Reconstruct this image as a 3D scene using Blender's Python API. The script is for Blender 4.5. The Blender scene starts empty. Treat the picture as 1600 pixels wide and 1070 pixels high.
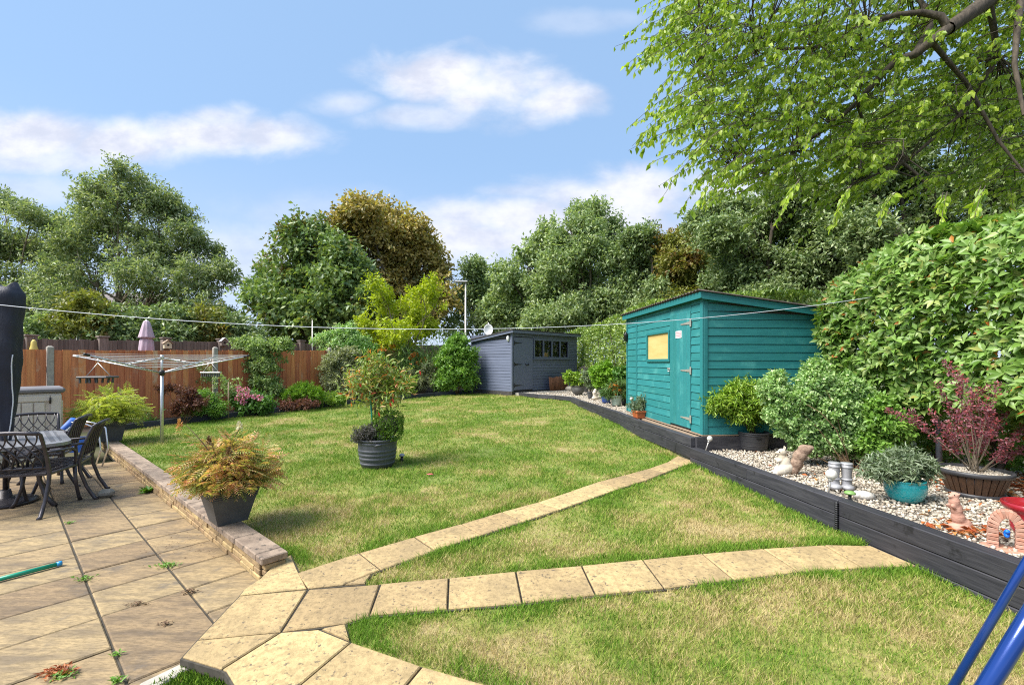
import bpy, math, random
import numpy as np
from mathutils import Vector, Matrix

SC = bpy.context.scene
COL = SC.collection
R = math.radians
random.seed(7)
RNG = np.random.default_rng(11)

# ------------------------------------------------------------------ camera
F, CX, HY, H = 705.0, 800.0, 566.5, 1.6          # focal length, centre and horizon in photograph pixels; eye height
cam_d = bpy.data.cameras.new('camera')
cam = bpy.data.objects.new('camera', cam_d)
COL.objects.link(cam)
cam.location = (0, 0, H)
cam.rotation_euler = (R(90), 0, 0)
cam_d.sensor_width = 36.0
cam_d.lens = 36.0 * F / 1600.0
cam_d.shift_y = (HY - 535.0) / 1600.0
cam_d.clip_start = 0.05
cam_d.clip_end = 1500.0
SC.camera = cam

# ------------------------------------------------------------------ node helper
def nd(nt, typ, ins=None, **props):
    n = nt.nodes.new(typ)
    for k, v in props.items():
        setattr(n, k, v)
    for k, v in (ins or {}).items():
        s = n.inputs[k]
        if hasattr(v, 'is_output'):
            nt.links.new(v, s)
        else:
            s.default_value = v
    return n
def mth(nt, op, a, b=0.0, c=None, clamp=False):
    ins = {0: a, 1: b}
    if c is not None:
        ins[2] = c
    return nd(nt, 'ShaderNodeMath', ins, operation=op, use_clamp=clamp).outputs[0]
def sstep(nt, x, lo, hi):
    return nd(nt, 'ShaderNodeMapRange', {'Value': x, 'From Min': lo, 'From Max': hi, 'To Min': 0.0, 'To Max': 1.0}, interpolation_type='SMOOTHSTEP').outputs[0]
def mixc(nt, f, a, b, mode='MIX'):
    n = nd(nt, 'ShaderNodeMix', data_type='RGBA', blend_type=mode)
    for k, v in ((0, f), (6, a), (7, b)):
        if hasattr(v, 'is_output'):
            nt.links.new(v, n.inputs[k])
        else:
            n.inputs[k].default_value = v if k == 0 else (tuple(v) + (1.0,))[:4]
    return n.outputs[2]

# ------------------------------------------------------------------ sky, sun, exposure
SUN_EL, SUN_AZ = 52.0, -112.0                      # azimuth clockwise from +Y (straight ahead)
SKY_STRENGTH = 0.088
w = bpy.data.worlds.new('World')
SC.world = w
w.use_nodes = True
nt = w.node_tree
nt.nodes.clear()
sky = nd(nt, 'ShaderNodeTexSky', sky_type='NISHITA', sun_disc=False, sun_elevation=R(SUN_EL), sun_rotation=R(SUN_AZ),
         air_density=1.0, dust_density=0.6, ozone_density=2.5, altitude=50.0)
tc = nd(nt, 'ShaderNodeTexCoord')
sep = nd(nt, 'ShaderNodeSeparateXYZ', {0: tc.outputs['Generated']})
X, Y, Z = sep.outputs
ys = mth(nt, 'MAXIMUM', Y, 0.02)
U = mth(nt, 'DIVIDE', X, ys)
V = mth(nt, 'DIVIDE', Z, ys)
uv = nd(nt, 'ShaderNodeCombineXYZ', {0: U, 1: mth(nt, 'MULTIPLY', V, 1.7), 2: 0.0}).outputs[0]
n1 = nd(nt, 'ShaderNodeTexNoise', {'Vector': uv, 'Scale': 5.5, 'Detail': 7.0, 'Roughness': 0.55, 'Distortion': 0.3}).outputs[0]
n2 = nd(nt, 'ShaderNodeTexNoise', {'Vector': uv, 'Scale': 2.2, 'Detail': 5.0, 'Roughness': 0.6}).outputs[0]
wob = mth(nt, 'ADD', mth(nt, 'MULTIPLY', mth(nt, 'SUBTRACT', n1, 0.5), 1.9), mth(nt, 'MULTIPLY', mth(nt, 'SUBTRACT', n2, 0.5), 0.7))
blobs = [(690, 122, 115, 46, 1.0), (770, 140, 115, 54, 1.0), (860, 160, 85, 36, 0.95), (650, 182, 110, 24, 0.6), (545, 162, 62, 22, 0.55),
         (60, 212, 150, 42, 0.95), (190, 222, 130, 40, 0.95), (320, 215, 130, 40, 0.95), (420, 215, 100, 34, 0.9), (340, 182, 60, 24, 0.75), (90, 245, 170, 30, 0.7),
         (1010, 300, 140, 42, 0.95), (930, 312, 120, 42, 0.9), (860, 345, 210, 46, 0.95), (740, 340, 110, 36, 0.85), (850, 300, 110, 14, 0.5), (1130, 300, 140, 50, 0.9),
         (900, 34, 80, 22, 0.25), (980, 28, 60, 18, 0.22), (710, 375, 260, 50, 0.92), (480, 330, 140, 40, 0.25), (360, 400, 200, 60, 0.45),
         (-150, 225, 180, 40, 0.9), (40, 300, 180, 30, 0.4)]
mask = None
for (bx, by, ba, bb, amp) in blobs:
    du = mth(nt, 'MULTIPLY', mth(nt, 'SUBTRACT', U, (bx - CX) / F), F / ba)
    dv = mth(nt, 'MULTIPLY', mth(nt, 'SUBTRACT', V, (HY - by) / F), F / bb)
    d = mth(nt, 'SQRT', mth(nt, 'ADD', mth(nt, 'MULTIPLY', du, du), mth(nt, 'MULTIPLY', dv, dv)))
    d = mth(nt, 'SUBTRACT', d, wob)
    m = mth(nt, 'MULTIPLY', mth(nt, 'SUBTRACT', 1.0, sstep(nt, d, 0.25, 1.3)), amp)
    mask = m if mask is None else mth(nt, 'MAXIMUM', mask, m)
front = sstep(nt, Y, 0.05, 0.2)
mask = mth(nt, 'MULTIPLY', mask, front)
# the same broken cloud cover over the rest of the sky
zz = mth(nt, 'ADD', mth(nt, 'MAXIMUM', Z, 0.0), 0.12)
pl = nd(nt, 'ShaderNodeCombineXYZ', {0: mth(nt, 'DIVIDE', X, zz), 1: mth(nt, 'DIVIDE', Y, zz), 2: 0.3}).outputs[0]
g = nd(nt, 'ShaderNodeTexNoise', {'Vector': pl, 'Scale': 0.75, 'Detail': 6.0, 'Roughness': 0.55}).outputs[0]
gen = mth(nt, 'MULTIPLY', sstep(nt, g, 0.5, 0.68), mth(nt, 'SUBTRACT', 1.0, sstep(nt, Y, 0.35, 0.6)))
mask = mth(nt, 'MAXIMUM', mask, mth(nt, 'MULTIPLY', gen, 0.9))
low = mth(nt, 'MULTIPLY', mth(nt, 'SUBTRACT', 1.0, sstep(nt, Z, 0.02, 0.42)), 0.62)
c_lit = nd(nt, 'ShaderNodeTexNoise', {'Vector': uv, 'Scale': 6.5, 'Detail': 5.0, 'Roughness': 0.6}).outputs[0]
cl = mixc(nt, sstep(nt, c_lit, 0.32, 0.62), (3.3, 3.5, 4.2), (4.6, 4.65, 5.0))
skyc = mixc(nt, 0.75, sky.outputs[0], (1.85, 2.9, 4.45))
skyc = mixc(nt, low, skyc, (3.45, 3.8, 4.7))
fin = mixc(nt, mask, skyc, cl)
bg = nd(nt, 'ShaderNodeBackground', {'Color': fin, 'Strength': SKY_STRENGTH})
nt.links.new(bg.outputs[0], nd(nt, 'ShaderNodeOutputWorld').inputs[0])

sl = bpy.data.lights.new('sun', 'SUN')
sl.energy = 3.4
sl.angle = R(36.0)
sl.color = (1.0, 0.95, 0.87)
so = bpy.data.objects.new('sun', sl)
COL.objects.link(so)
sv = Vector((math.sin(R(SUN_AZ)) * math.cos(R(SUN_EL)), math.cos(R(SUN_AZ)) * math.cos(R(SUN_EL)), math.sin(R(SUN_EL))))
so.rotation_euler = (-sv).to_track_quat('-Z', 'Y').to_euler()
so.location = sv * 60

vs = SC.view_settings
vs.view_transform = 'Standard'
vs.look = 'None'
vs.exposure = 1.35
vs.gamma = 1.0
vs.use_curve_mapping = False
SC.render.engine = 'CYCLES'
cy = SC.cycles
cy.use_denoising = False
cy.filter_width = 1.1
cy.use_adaptive_sampling = False
cy.denoiser = 'OPENIMAGEDENOISE'
cy.denoising_input_passes = 'RGB_ALBEDO_NORMAL'
cy.max_bounces = 6
cy.diffuse_bounces = 4
cy.glossy_bounces = 3
cy.transmission_bounces = 4
cy.transparent_max_bounces = 8
cy.caustics_reflective = cy.caustics_refractive = False
cy.sample_clamp_indirect = 6.0

# ------------------------------------------------------------------ placing things: photograph pixel -> place
def L(x, y):                                       # the lawn slopes gently up to the back and the right
    return 0.03 + 0.016 * x + 0.028 * y
def at(px, py, yy):                                # point at depth yy
    return Vector(((px - CX) / F * yy, yy, H - (py - HY) / F * yy))
def onz(px, py, z):                                # point on the level z
    return at(px, py, (H - z) * F / (py - HY))
def onL(px, py, dz=0.0):                           # point on the lawn
    dx, dy = (px - CX) / F, -(py - HY) / F
    t = (H - 0.03 - dz) / (0.016 * dx + 0.028 - dy)
    return Vector((dx * t, t, L(dx * t, t) + dz))

# ------------------------------------------------------------------ object helpers
def wmat(o):
    m = o.matrix_basis.copy()
    while o.parent is not None:
        o = o.parent
        m = o.matrix_basis @ m
    return m
def thing(name, label, cat, loc=(0, 0, 0), rz=0.0, group=None):
    o = bpy.data.objects.new(name, None)
    COL.objects.link(o)
    o.location = loc
    o.rotation_euler = (0, 0, rz)
    o.empty_display_size = 0.1
    return tag(o, label, cat, group)
def tag(o, label=None, cat=None, group=None, kind=None):
    for k, v in (('label', label), ('category', cat), ('group', group), ('kind', kind)):
        if v:
            o[k] = v
    return o
def link(name, me, parent=None, M=None, label=None):
    """object with mesh ME; M is its LOCAL matrix under parent"""
    o = bpy.data.objects.new(name, me)
    COL.objects.link(o)
    if parent is not None:
        o.parent = parent
    if M is not None:
        o.matrix_basis = M
    if label:
        o['label'] = label
    return o
def copy_tree(o, parent=None):
    c = o.copy()
    COL.objects.link(c)
    c.parent = parent
    for ch in list(o.children):
        copy_tree(ch, c)
    return c

def mesh_np(name, V, Fc, mat, smooth=False):
    """V (n,3), Fc (m,k) uniform faces"""
    me = bpy.data.meshes.new(name)
    V = np.ascontiguousarray(V, dtype=np.float32)
    Fc = np.ascontiguousarray(Fc, dtype=np.int32)
    m, k = Fc.shape
    me.vertices.add(len(V)); me.vertices.foreach_set('co', V.ravel())
    me.loops.add(m * k); me.loops.foreach_set('vertex_index', Fc.ravel())
    me.polygons.add(m)
    me.polygons.foreach_set('loop_start', np.arange(0, m * k, k, dtype=np.int32))
    me.polygons.foreach_set('loop_total', np.full(m, k, dtype=np.int32))
    if smooth:
        me.polygons.foreach_set('use_smooth', np.ones(m, dtype=bool))
    me.update(calc_edges=True)
    if mat:
        me.materials.append(mat)
    return me

class MB:
    """collects shapes for ONE mesh"""
    def __init__(s):
        s.v, s.f, s.sm = [], [], []
    def add(s, vs, fs, smooth=False):
        n = len(s.v)
        s.v += [tuple(p) for p in vs]
        s.f += [tuple(i + n for i in f) for f in fs]
        s.sm += [smooth] * len(fs)
        return s
    def box(s, c, size, M=None, ch=0.0):
        hx, hy, hz = size[0] / 2, size[1] / 2, size[2] / 2
        c = Vector(c)
        T = (lambda p: c + (M @ Vector(p))) if M is not None else (lambda p: c + Vector(p))
        if ch <= 0:
            vs = [T((x * hx, y * hy, z * hz)) for x in (-1, 1) for y in (-1, 1) for z in (-1, 1)]
            return s.add(vs, [(0, 1, 3, 2), (4, 6, 7, 5), (0, 4, 5, 1), (2, 3, 7, 6), (0, 2, 6, 4), (1, 5, 7, 3)])
        vs, idx = [], {}
        for x in (-1, 1):
            for y in (-1, 1):
                for z in (-1, 1):
                    for a in range(3):
                        p = [x * (hx - ch), y * (hy - ch), z * (hz - ch)]
                        p[a] = (x, y, z)[a] * (hx, hy, hz)[a]
                        idx[(x, y, z, a)] = len(vs)
                        vs.append(T(p))
        fs = []
        def q(ks):
            f = [idx[k] for k in ks]
            pts = [vs[i] for i in f]
            cen = sum(pts, Vector()) / len(pts)
            nrm = (pts[1] - pts[0]).cross(pts[2] - pts[0])
            fs.append(tuple(f) if nrm.dot(cen - c) > 0 else tuple(reversed(f)))
        for g in (-1, 1):
            q([(g, -1, -1, 0), (g, 1, -1, 0), (g, 1, 1, 0), (g, -1, 1, 0)])
            q([(-1, g, -1, 1), (1, g, -1, 1), (1, g, 1, 1), (-1, g, 1, 1)])
            q([(-1, -1, g, 2), (1, -1, g, 2), (1, 1, g, 2), (-1, 1, g, 2)])
            for k in (-1, 1):
                q([(g, k, -1, 0), (g, k, 1, 0), (g, k, 1, 1), (g, k, -1, 1)])
                q([(g, -1, k, 0), (g, 1, k, 0), (g, 1, k, 2), (g, -1, k, 2)])
                q([(-1, g, k, 1), (1, g, k, 1), (1, g, k, 2), (-1, g, k, 2)])
                for z in (-1, 1):
                    q([(g, k, z, 0), (g, k, z, 1), (g, k, z, 2)])
        return s.add(vs, fs)
    def hexa(s, p):
        """8 points: 4 bottom ring, 4 top ring"""
        return s.add(p, [(3, 2, 1, 0), (4, 5, 6, 7), (0, 1, 5, 4), (1, 2, 6, 5), (2, 3, 7, 6), (3, 0, 4, 7)])
    def prism(s, poly, zlo, zhi, ch=0.0):
        """poly of (x,y) ccw; zlo/zhi number or f(x,y)"""
        n = len(poly)
        zl = zlo if callable(zlo) else (lambda x, y: zlo)
        zh = zhi if callable(zhi) else (lambda x, y: zhi)
        vs = [(x, y, zl(x, y)) for x, y in poly]
        if ch > 0:
            ins = inset(poly, ch)
            vs += [(x, y, zh(x, y) - ch) for x, y in poly] + [(x, y, zh(x, y)) for x, y in ins]
            fs = [tuple(range(2 * n, 3 * n)), tuple(reversed(range(n)))]
            for i in range(n):
                j = (i + 1) % n
                fs += [(i, j, n + j, n + i), (n + i, n + j, 2 * n + j, 2 * n + i)]
        else:
            vs += [(x, y, zh(x, y)) for x, y in poly]
            fs = [tuple(range(n, 2 * n)), tuple(reversed(range(n)))] + [(i, (i + 1) % n, n + (i + 1) % n, n + i) for i in range(n)]
        return s.add(vs, fs)
    def tube(s, pts, rad, n=8, cap=True, flat=None):
        pts = [Vector(p) for p in pts]
        if not hasattr(rad, '__len__'):
            rad = [rad] * len(pts)
        up = None
        vs, fs = [], []
        for i, p in enumerate(pts):
            t = (pts[min(i + 1, len(pts) - 1)] - pts[max(i - 1, 0)])
            t = t.normalized() if t.length > 1e-9 else Vector((0, 0, 1))
            if up is None:
                up = Vector((0, 0, 1)) if abs(t.z) < 0.9 else Vector((1, 0, 0))
            a = up - t * up.dot(t)
            a = a.normalized() if a.length > 1e-6 else t.orthogonal().normalized()
            b = t.cross(a)
            up = a
            for k in range(n):
                th = 2 * math.pi * k / n
                ra = rad[i] * (flat if flat else 1.0)
                vs.append(p + a * (math.cos(th) * ra) + b * (math.sin(th) * rad[i]))
        for i in range(len(pts) - 1):
            for k in range(n):
                k2 = (k + 1) % n
                fs.append((i * n + k, i * n + k2, (i + 1) * n + k2, (i + 1) * n + k))
        if cap:
            fs += [tuple(reversed(range(n))), tuple(range((len(pts) - 1) * n, len(pts) * n))]
        return s.add(vs, fs, True)
    def lathe(s, prof, c=(0, 0, 0), n=24, sx=1.0, sy=1.0, closed=False):
        c = Vector(c)
        vs, fs = [], []
        for (r, z) in prof:
            for k in range(n):
                th = 2 * math.pi * k / n
                vs.append(c + Vector((math.cos(th) * r * sx, math.sin(th) * r * sy, z)))
        m = len(prof)
        for i in range(m - 1):
            for k in range(n):
                k2 = (k + 1) % n
                fs.append((i * n + k, i * n + k2, (i + 1) * n + k2, (i + 1) * n + k))
        fs += [tuple(reversed(range(n))), tuple(range((m - 1) * n, m * n))]
        return s.add(vs, fs, True)
    def ell(s, c, r, n=12, m=8, M=None):
        c = Vector(c)
        vs = []
        for i in range(m + 1):
            ph = -math.pi / 2 + math.pi * i / m
            for k in range(n):
                th = 2 * math.pi * k / n
                p = Vector((math.cos(ph) * math.cos(th) * r[0], math.cos(ph) * math.sin(th) * r[1], math.sin(ph) * r[2]))
                vs.append(c + (M @ p if M is not None else p))
        fs = []
        for i in range(m):
            for k in range(n):
                k2 = (k + 1) % n
                fs.append((i * n + k, i * n + k2, (i + 1) * n + k2, (i + 1) * n + k))
        return s.add(vs, fs, True)
    def mesh(s, name, mat):
        me = bpy.data.meshes.new(name)
        me.from_pydata([tuple(v) for v in s.v], [], s.f)
        me.polygons.foreach_set('use_smooth', s.sm)
        me.update()
        if mat:
            me.materials.append(mat)
        return me
    def build(s, name, mat, parent=None, world=True, label=None):
        """shapes given in world coordinates (world=True) or in the parent's own coordinates"""
        if parent is not None and world:
            inv = wmat(parent).inverted()
            s.v = [tuple(inv @ Vector(v)) for v in s.v]
        return link(name, s.mesh(name, mat), parent, None, label)

def inset(poly, d):
    out, n = [], len(poly)
    for i in range(n):
        p0, p1, p2 = Vector(poly[i - 1]), Vector(poly[i]), Vector(poly[(i + 1) % n])
        e1, e2 = (p1 - p0).normalized(), (p2 - p1).normalized()
        n1, n2_ = Vector((-e1.y, e1.x)), Vector((-e2.y, e2.x))
        b = (n1 + n2_) / max(1 + n1.dot(n2_), 0.35)
        out.append(tuple(p1 + b * d))
    return out
def ccw(poly):
    a = sum(poly[i][0] * poly[(i + 1) % len(poly)][1] - poly[(i + 1) % len(poly)][0] * poly[i][1] for i in range(len(poly)))
    return poly if a > 0 else list(reversed(poly))
def inpoly(P, poly):
    x, y = P[:, 0], P[:, 1]
    r = np.zeros(len(P), bool)
    n = len(poly)
    for i in range(n):
        x1, y1 = poly[i][0], poly[i][1]
        x2, y2 = poly[(i + 1) % n][0], poly[(i + 1) % n][1]
        if y1 == y2:
            continue
        c = (y1 > y) != (y2 > y)
        r ^= c & (x < (x2 - x1) * (y - y1) / (y2 - y1) + x1)
    return r
def rotz(a):
    return Matrix.Rotation(a, 4, 'Z')
def frame(o, ex, ey, ez=None):
    """4x4 with origin o and axes"""
    ex, ey = Vector(ex), Vector(ey)
    ez = Vector(ez) if ez is not None else ex.cross(ey)
    M = Matrix.Identity(4)
    for i, a in enumerate((ex, ey, ez)):
        for k in range(3):
            M[k][i] = a[k]
    M.translation = Vector(o)
    return M
def vnoise(x, y, seed=0):
    xi, yi = np.floor(x).astype(np.int64), np.floor(y).astype(np.int64)
    xf, yf = x - xi, y - yi
    def h(a, b):
        n = (a * 374761393 + b * 668265263 + seed * 974711) & 0x7fffffff
        n = ((n ^ (n >> 13)) * 1274126177) & 0x7fffffff
        return (n ^ (n >> 16)) % 65536 / 65535.0
    u, v = xf * xf * (3 - 2 * xf), yf * yf * (3 - 2 * yf)
    return (h(xi, yi) * (1 - u) + h(xi + 1, yi) * u) * (1 - v) + (h(xi, yi + 1) * (1 - u) + h(xi + 1, yi + 1) * u) * v
def fbm(x, y, seed=0, o=3):
    return sum(vnoise(x * 2 ** k, y * 2 ** k, seed + k) / 2 ** k for k in range(o)) / sum(1 / 2 ** k for k in range(o))

# ------------------------------------------------------------------ materials
MATS = {}
def pmat(name, c1, c2=None, scale=6.0, rough=0.7, bump=0.0, stretch=(1, 1, 1), rnd=0.0, metal=0.0, detail=5.0, c3=None, s3=1.2, t3=(0.5, 0.7), bscale=None, spec=0.5, coat=0.0, hue=0.0, lo=0.3, hi=0.7, grain=None):
    """one surface: two tones mixed by noise, an optional third in patches, per-object tone shift, relief"""
    m = bpy.data.materials.new(name)
    m.use_nodes = True
    t = m.node_tree
    b = t.nodes['Principled BSDF']
    tcn = nd(t, 'ShaderNodeTexCoord').outputs['Object']
    oi = nd(t, 'ShaderNodeObjectInfo').outputs['Random']
    off = nd(t, 'ShaderNodeVectorMath', {0: tcn, 1: nd(t, 'ShaderNodeCombineXYZ', {0: mth(t, 'MULTIPLY', oi, 37.0), 1: mth(t, 'MULTIPLY', oi, 11.0), 2: mth(t, 'MULTIPLY', oi, 5.0)}).outputs[0]}, operation='ADD').outputs[0]
    mp = nd(t, 'ShaderNodeMapping', {'Vector': off, 'Scale': stretch}).outputs[0]
    col = c1
    nz = nd(t, 'ShaderNodeTexNoise', {'Vector': mp, 'Scale': scale, 'Detail': detail, 'Roughness': 0.6}).outputs[0]
    if c2 is not None:
        col = mixc(t, sstep(t, nz, lo, hi), c1, c2)
    if c3 is not None:
        n3 = nd(t, 'ShaderNodeTexNoise', {'Vector': off, 'Scale': s3, 'Detail': 6.0, 'Roughness': 0.65}).outputs[0]
        col = mixc(t, sstep(t, n3, *t3), col, c3)
    if grain:
        ng = nd(t, 'ShaderNodeTexNoise', {'Vector': mp, 'Scale': grain[0], 'Detail': 4.0, 'Roughness': 0.75}).outputs[0]
        col = mixc(t, mth(t, 'MULTIPLY', sstep(t, ng, 0.42, 0.62), grain[1]), col, tuple(k * 0.35 for k in c1))
    if rnd or hue:
        hs = nd(t, 'ShaderNodeHueSaturation', {'Hue': mth(t, 'ADD', 0.5 - hue / 2, mth(t, 'MULTIPLY', oi, hue)), 'Saturation': 1.0, 'Value': mth(t, 'ADD', 1 - rnd, mth(t, 'MULTIPLY', oi, 2 * rnd)), 'Fac': 1.0})
        if hasattr(col, 'is_output'):
            t.links.new(col, hs.inputs['Color'])
        else:
            hs.inputs['Color'].default_value = tuple(col) + (1,)
        col = hs.outputs[0]
    if hasattr(col, 'is_output'):
        t.links.new(col, b.inputs['Base Color'])
    else:
        b.inputs['Base Color'].default_value = tuple(col) + (1,)
    b.inputs['Roughness'].default_value = rough
    b.inputs['Metallic'].default_value = metal
    b.inputs['Specular IOR Level'].default_value = spec
    b.inputs['Coat Weight'].default_value = coat
    if bump:
        bz = nz if bscale is None else nd(t, 'ShaderNodeTexNoise', {'Vector': mp, 'Scale': bscale, 'Detail': 6.0, 'Roughness': 0.65}).outputs[0]
        bn = nd(t, 'ShaderNodeBump', {'Height': bz, 'Strength': 0.9, 'Distance': bump})
        t.links.new(bn.outputs[0], b.inputs['Normal'])
    MATS[name] = m
    return m

def leafmat(name, cols, trans=0.3, rough=0.45, patch=None, ps=0.6, pt=(0.5, 0.7), spec=0.4, edge=None):
    """leaves: every leaf its own tone out of COLS; PATCH tints some sprays"""
    m = bpy.data.materials.new(name)
    m.use_nodes = True
    t = m.node_tree
    b = t.nodes['Principled BSDF']
    ge = nd(t, 'ShaderNodeNewGeometry')
    oi = nd(t, 'ShaderNodeObjectInfo').outputs['Random']
    rp = mth(t, 'FRACT', mth(t, 'ADD', ge.outputs['Random Per Island'], oi))
    cr = nd(t, 'ShaderNodeValToRGB', {0: rp})
    el = cr.color_ramp.elements
    while len(el) < len(cols):
        el.new(0.5)
    for i, c in enumerate(cols):
        p = c[3] if len(c) > 3 else i / max(len(cols) - 1, 1)
        el[i].position = p
        el[i].color = tuple(c[:3]) + (1,)
    col = cr.outputs[0]
    if patch is not None:
        pz = nd(t, 'ShaderNodeTexNoise', {'Vector': ge.outputs['Position'], 'Scale': ps, 'Detail': 3.0, 'Roughness': 0.6}).outputs[0]
        pz = mth(t, 'ADD', pz, mth(t, 'MULTIPLY', mth(t, 'SUBTRACT', rp, 0.5), 0.16))
        col = mixc(t, sstep(t, pz, *pt), col, patch)
    t.links.new(col, b.inputs['Base Color'])
    b.inputs['Roughness'].default_value = rough
    b.inputs['Specular IOR Level'].default_value = spec
    tr = nd(t, 'ShaderNodeBsdfTranslucent')
    t.links.new(mixc(t, 1.0, col, (1.6, 1.7, 0.75), 'MULTIPLY'), tr.inputs[0])
    mx = nd(t, 'ShaderNodeMixShader', {0: trans})
    t.links.new(b.outputs[0], mx.inputs[1])
    t.links.new(tr.outputs[0], mx.inputs[2])
    t.links.new(mx.outputs[0], t.nodes['Material Output'].inputs[0])
    MATS[name] = m
    return m

# ------------------------------------------------------------------ leaves
def tmpl(kind):
    if kind == 'far':      # folded rhombus
        return np.array([(0, 0, 0), (-.5, .45, .12), (0, 1, -.1), (.5, .45, .12)]), np.array([(0, 2, 1), (0, 3, 2)])
    if kind == 'tri':      # three leaflets on one stalk
        v, f = [], []
        for a, s in ((0, 1.0), (1.0, .8), (-1.0, .8)):
            c, n = math.cos(a), math.sin(a)
            k = len(v)
            for (x, y, z) in ((0, 0, 0), (-.28, .45, .08), (0, 1, -.18), (.28, .45, .08)):
                x, y = x * s, y * s
                v.append((c * x + n * y, -n * x + c * y, z * s))
            f += [(k, k + 2, k + 1), (k, k + 3, k + 2)]
        return np.array(v), np.array(f)
    if kind == 'near':     # midrib crease, drooping tip
        return (np.array([(0, 0, 0), (-.36, .28, .10), (0, .3, .02), (.36, .28, .10), (-.40, .62, .06), (0, .66, -.01), (.40, .62, .06), (0, 1, -.14)]),
                np.array([(0, 2, 1), (0, 3, 2), (1, 2, 5), (1, 5, 4), (2, 3, 6), (2, 6, 5), (4, 5, 7), (5, 6, 7)]))
    if kind == 'mid':      # 4 triangles
        return (np.array([(0, 0, 0), (-.45, .45, .12), (0, .5, 0), (.45, .45, .12), (0, 1, -.12)]), np.array([(0, 2, 1), (0, 3, 2), (1, 2, 4), (2, 3, 4)]))
    if kind == 'frond':    # pinnate frond: leaflets both sides of a stalk
        v, f = [], []
        for i in range(7):
            y = .12 + .8 * i / 6
            l = .34 * math.sin(math.pi * (.22 + .68 * i / 6))
            for sg in (-1, 1):
                k = len(v)
                z = -.22 * y * y
                v += [(0, y - .03, z), (sg * l * .55, y + .09, z + .03), (sg * l, y + .13, z - .05), (sg * l * .5, y - .01, z + .01)]
                f += [(k, k + 2, k + 1), (k, k + 3, k + 2)] if sg < 0 else [(k, k + 1, k + 2), (k, k + 2, k + 3)]
        return np.array(v), np.array(f)
    if kind == 'blade':
        return np.array([(-.5, 0, 0), (.5, 0, 0), (-.35, .5, .08), (.35, .5, .08), (0, 1, -.12)]), np.array([(0, 1, 3), (0, 3, 2), (2, 3, 4)])
def unit(a):
    return a / np.maximum(np.linalg.norm(a, axis=1, keepdims=True), 1e-9)
def leafbasis(nrm, axis):
    y = unit(axis)
    z = unit(nrm - y * np.sum(nrm * y, 1, keepdims=True))
    return np.cross(y, z), y, z
def leafmesh(name, mat, P, nrm, axis, size, wid, kind='far', parent=None, smooth=True):
    tv, tf = tmpl(kind)
    x, y, z = leafbasis(nrm, axis)
    s = size[:, None]
    V = (P[:, None, :] + tv[None, :, 0, None] * (x * s * wid)[:, None, :] + tv[None, :, 1, None] * (y * s)[:, None, :] + tv[None, :, 2, None] * (z * s)[:, None, :])
    n, k = len(P), len(tv)
    V = V.reshape(-1, 3)
    if parent is not None:
        inv = np.array(wmat(parent).inverted())
        V = V @ inv[:3, :3].T + inv[:3, 3]
    Fc = (tf[None] + (np.arange(n) * k)[:, None, None]).reshape(-1, 3)
    return link(name, mesh_np(name, V, Fc, mat, smooth), parent)
def leafsingles(name, mat, P, nrm, axis, size, wid, kind, parent):
    """single leaves that can be picked apart: one object each, sharing one mesh"""
    tv, tf = tmpl(kind)
    me = mesh_np(name, tv * np.array([wid, 1, 1]), tf, mat, True)
    x, y, z = leafbasis(nrm, axis)
    inv = wmat(parent).inverted()
    for i in range(len(P)):
        M = frame(P[i], Vector(x[i]) * size[i], Vector(y[i]) * size[i], Vector(z[i]) * size[i])
        link(name, me, parent, inv @ M)
def cloud(clumps, n, rng, shell=0.55, gap=0.0, gs=2.0, seed=1, power=0.75):
    """points in ellipsoid clumps (centre, radii), thicker near the surface; GAP opens holes"""
    c = np.array([list(k[0]) for k in clumps], float)
    r = np.array([list(k[1]) for k in clumps], float)
    wgt = (r[:, 0] * r[:, 2]) ** power
    idx = rng.choice(len(c), int(n * (1 + gap)), p=wgt / wgt.sum())
    d = unit(rng.normal(size=(len(idx), 3)))
    rad = shell + (1 - shell) * rng.random(len(idx))
    rad = np.where(rng.random(len(idx)) < 0.25, rng.random(len(idx)), rad) * np.clip(1 + 0.20 * rng.normal(size=len(idx)), 0.4, 1.7)
    P = c[idx] + d * r[idx] * rad[:, None]
    if gap:
        g = vnoise(P[:, 0] * gs + P[:, 2] * 0.7 * gs, P[:, 2] * gs + P[:, 1] * 0.6 * gs, seed)
        k = g > 0.5 * gap
        P, d = P[k], d[k]
    return P, d
def orient(d, n, rng, up=0.6, out=0.6, rnd=0.6, droop=0.3):
    nrm = unit(d * out + np.array([0, 0, up]) + rng.normal(size=(n, 3)) * rnd)
    axis = unit(d * 0.7 + rng.normal(size=(n, 3)) * 0.7 + np.array([0, 0, -droop]))
    return nrm, axis
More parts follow.
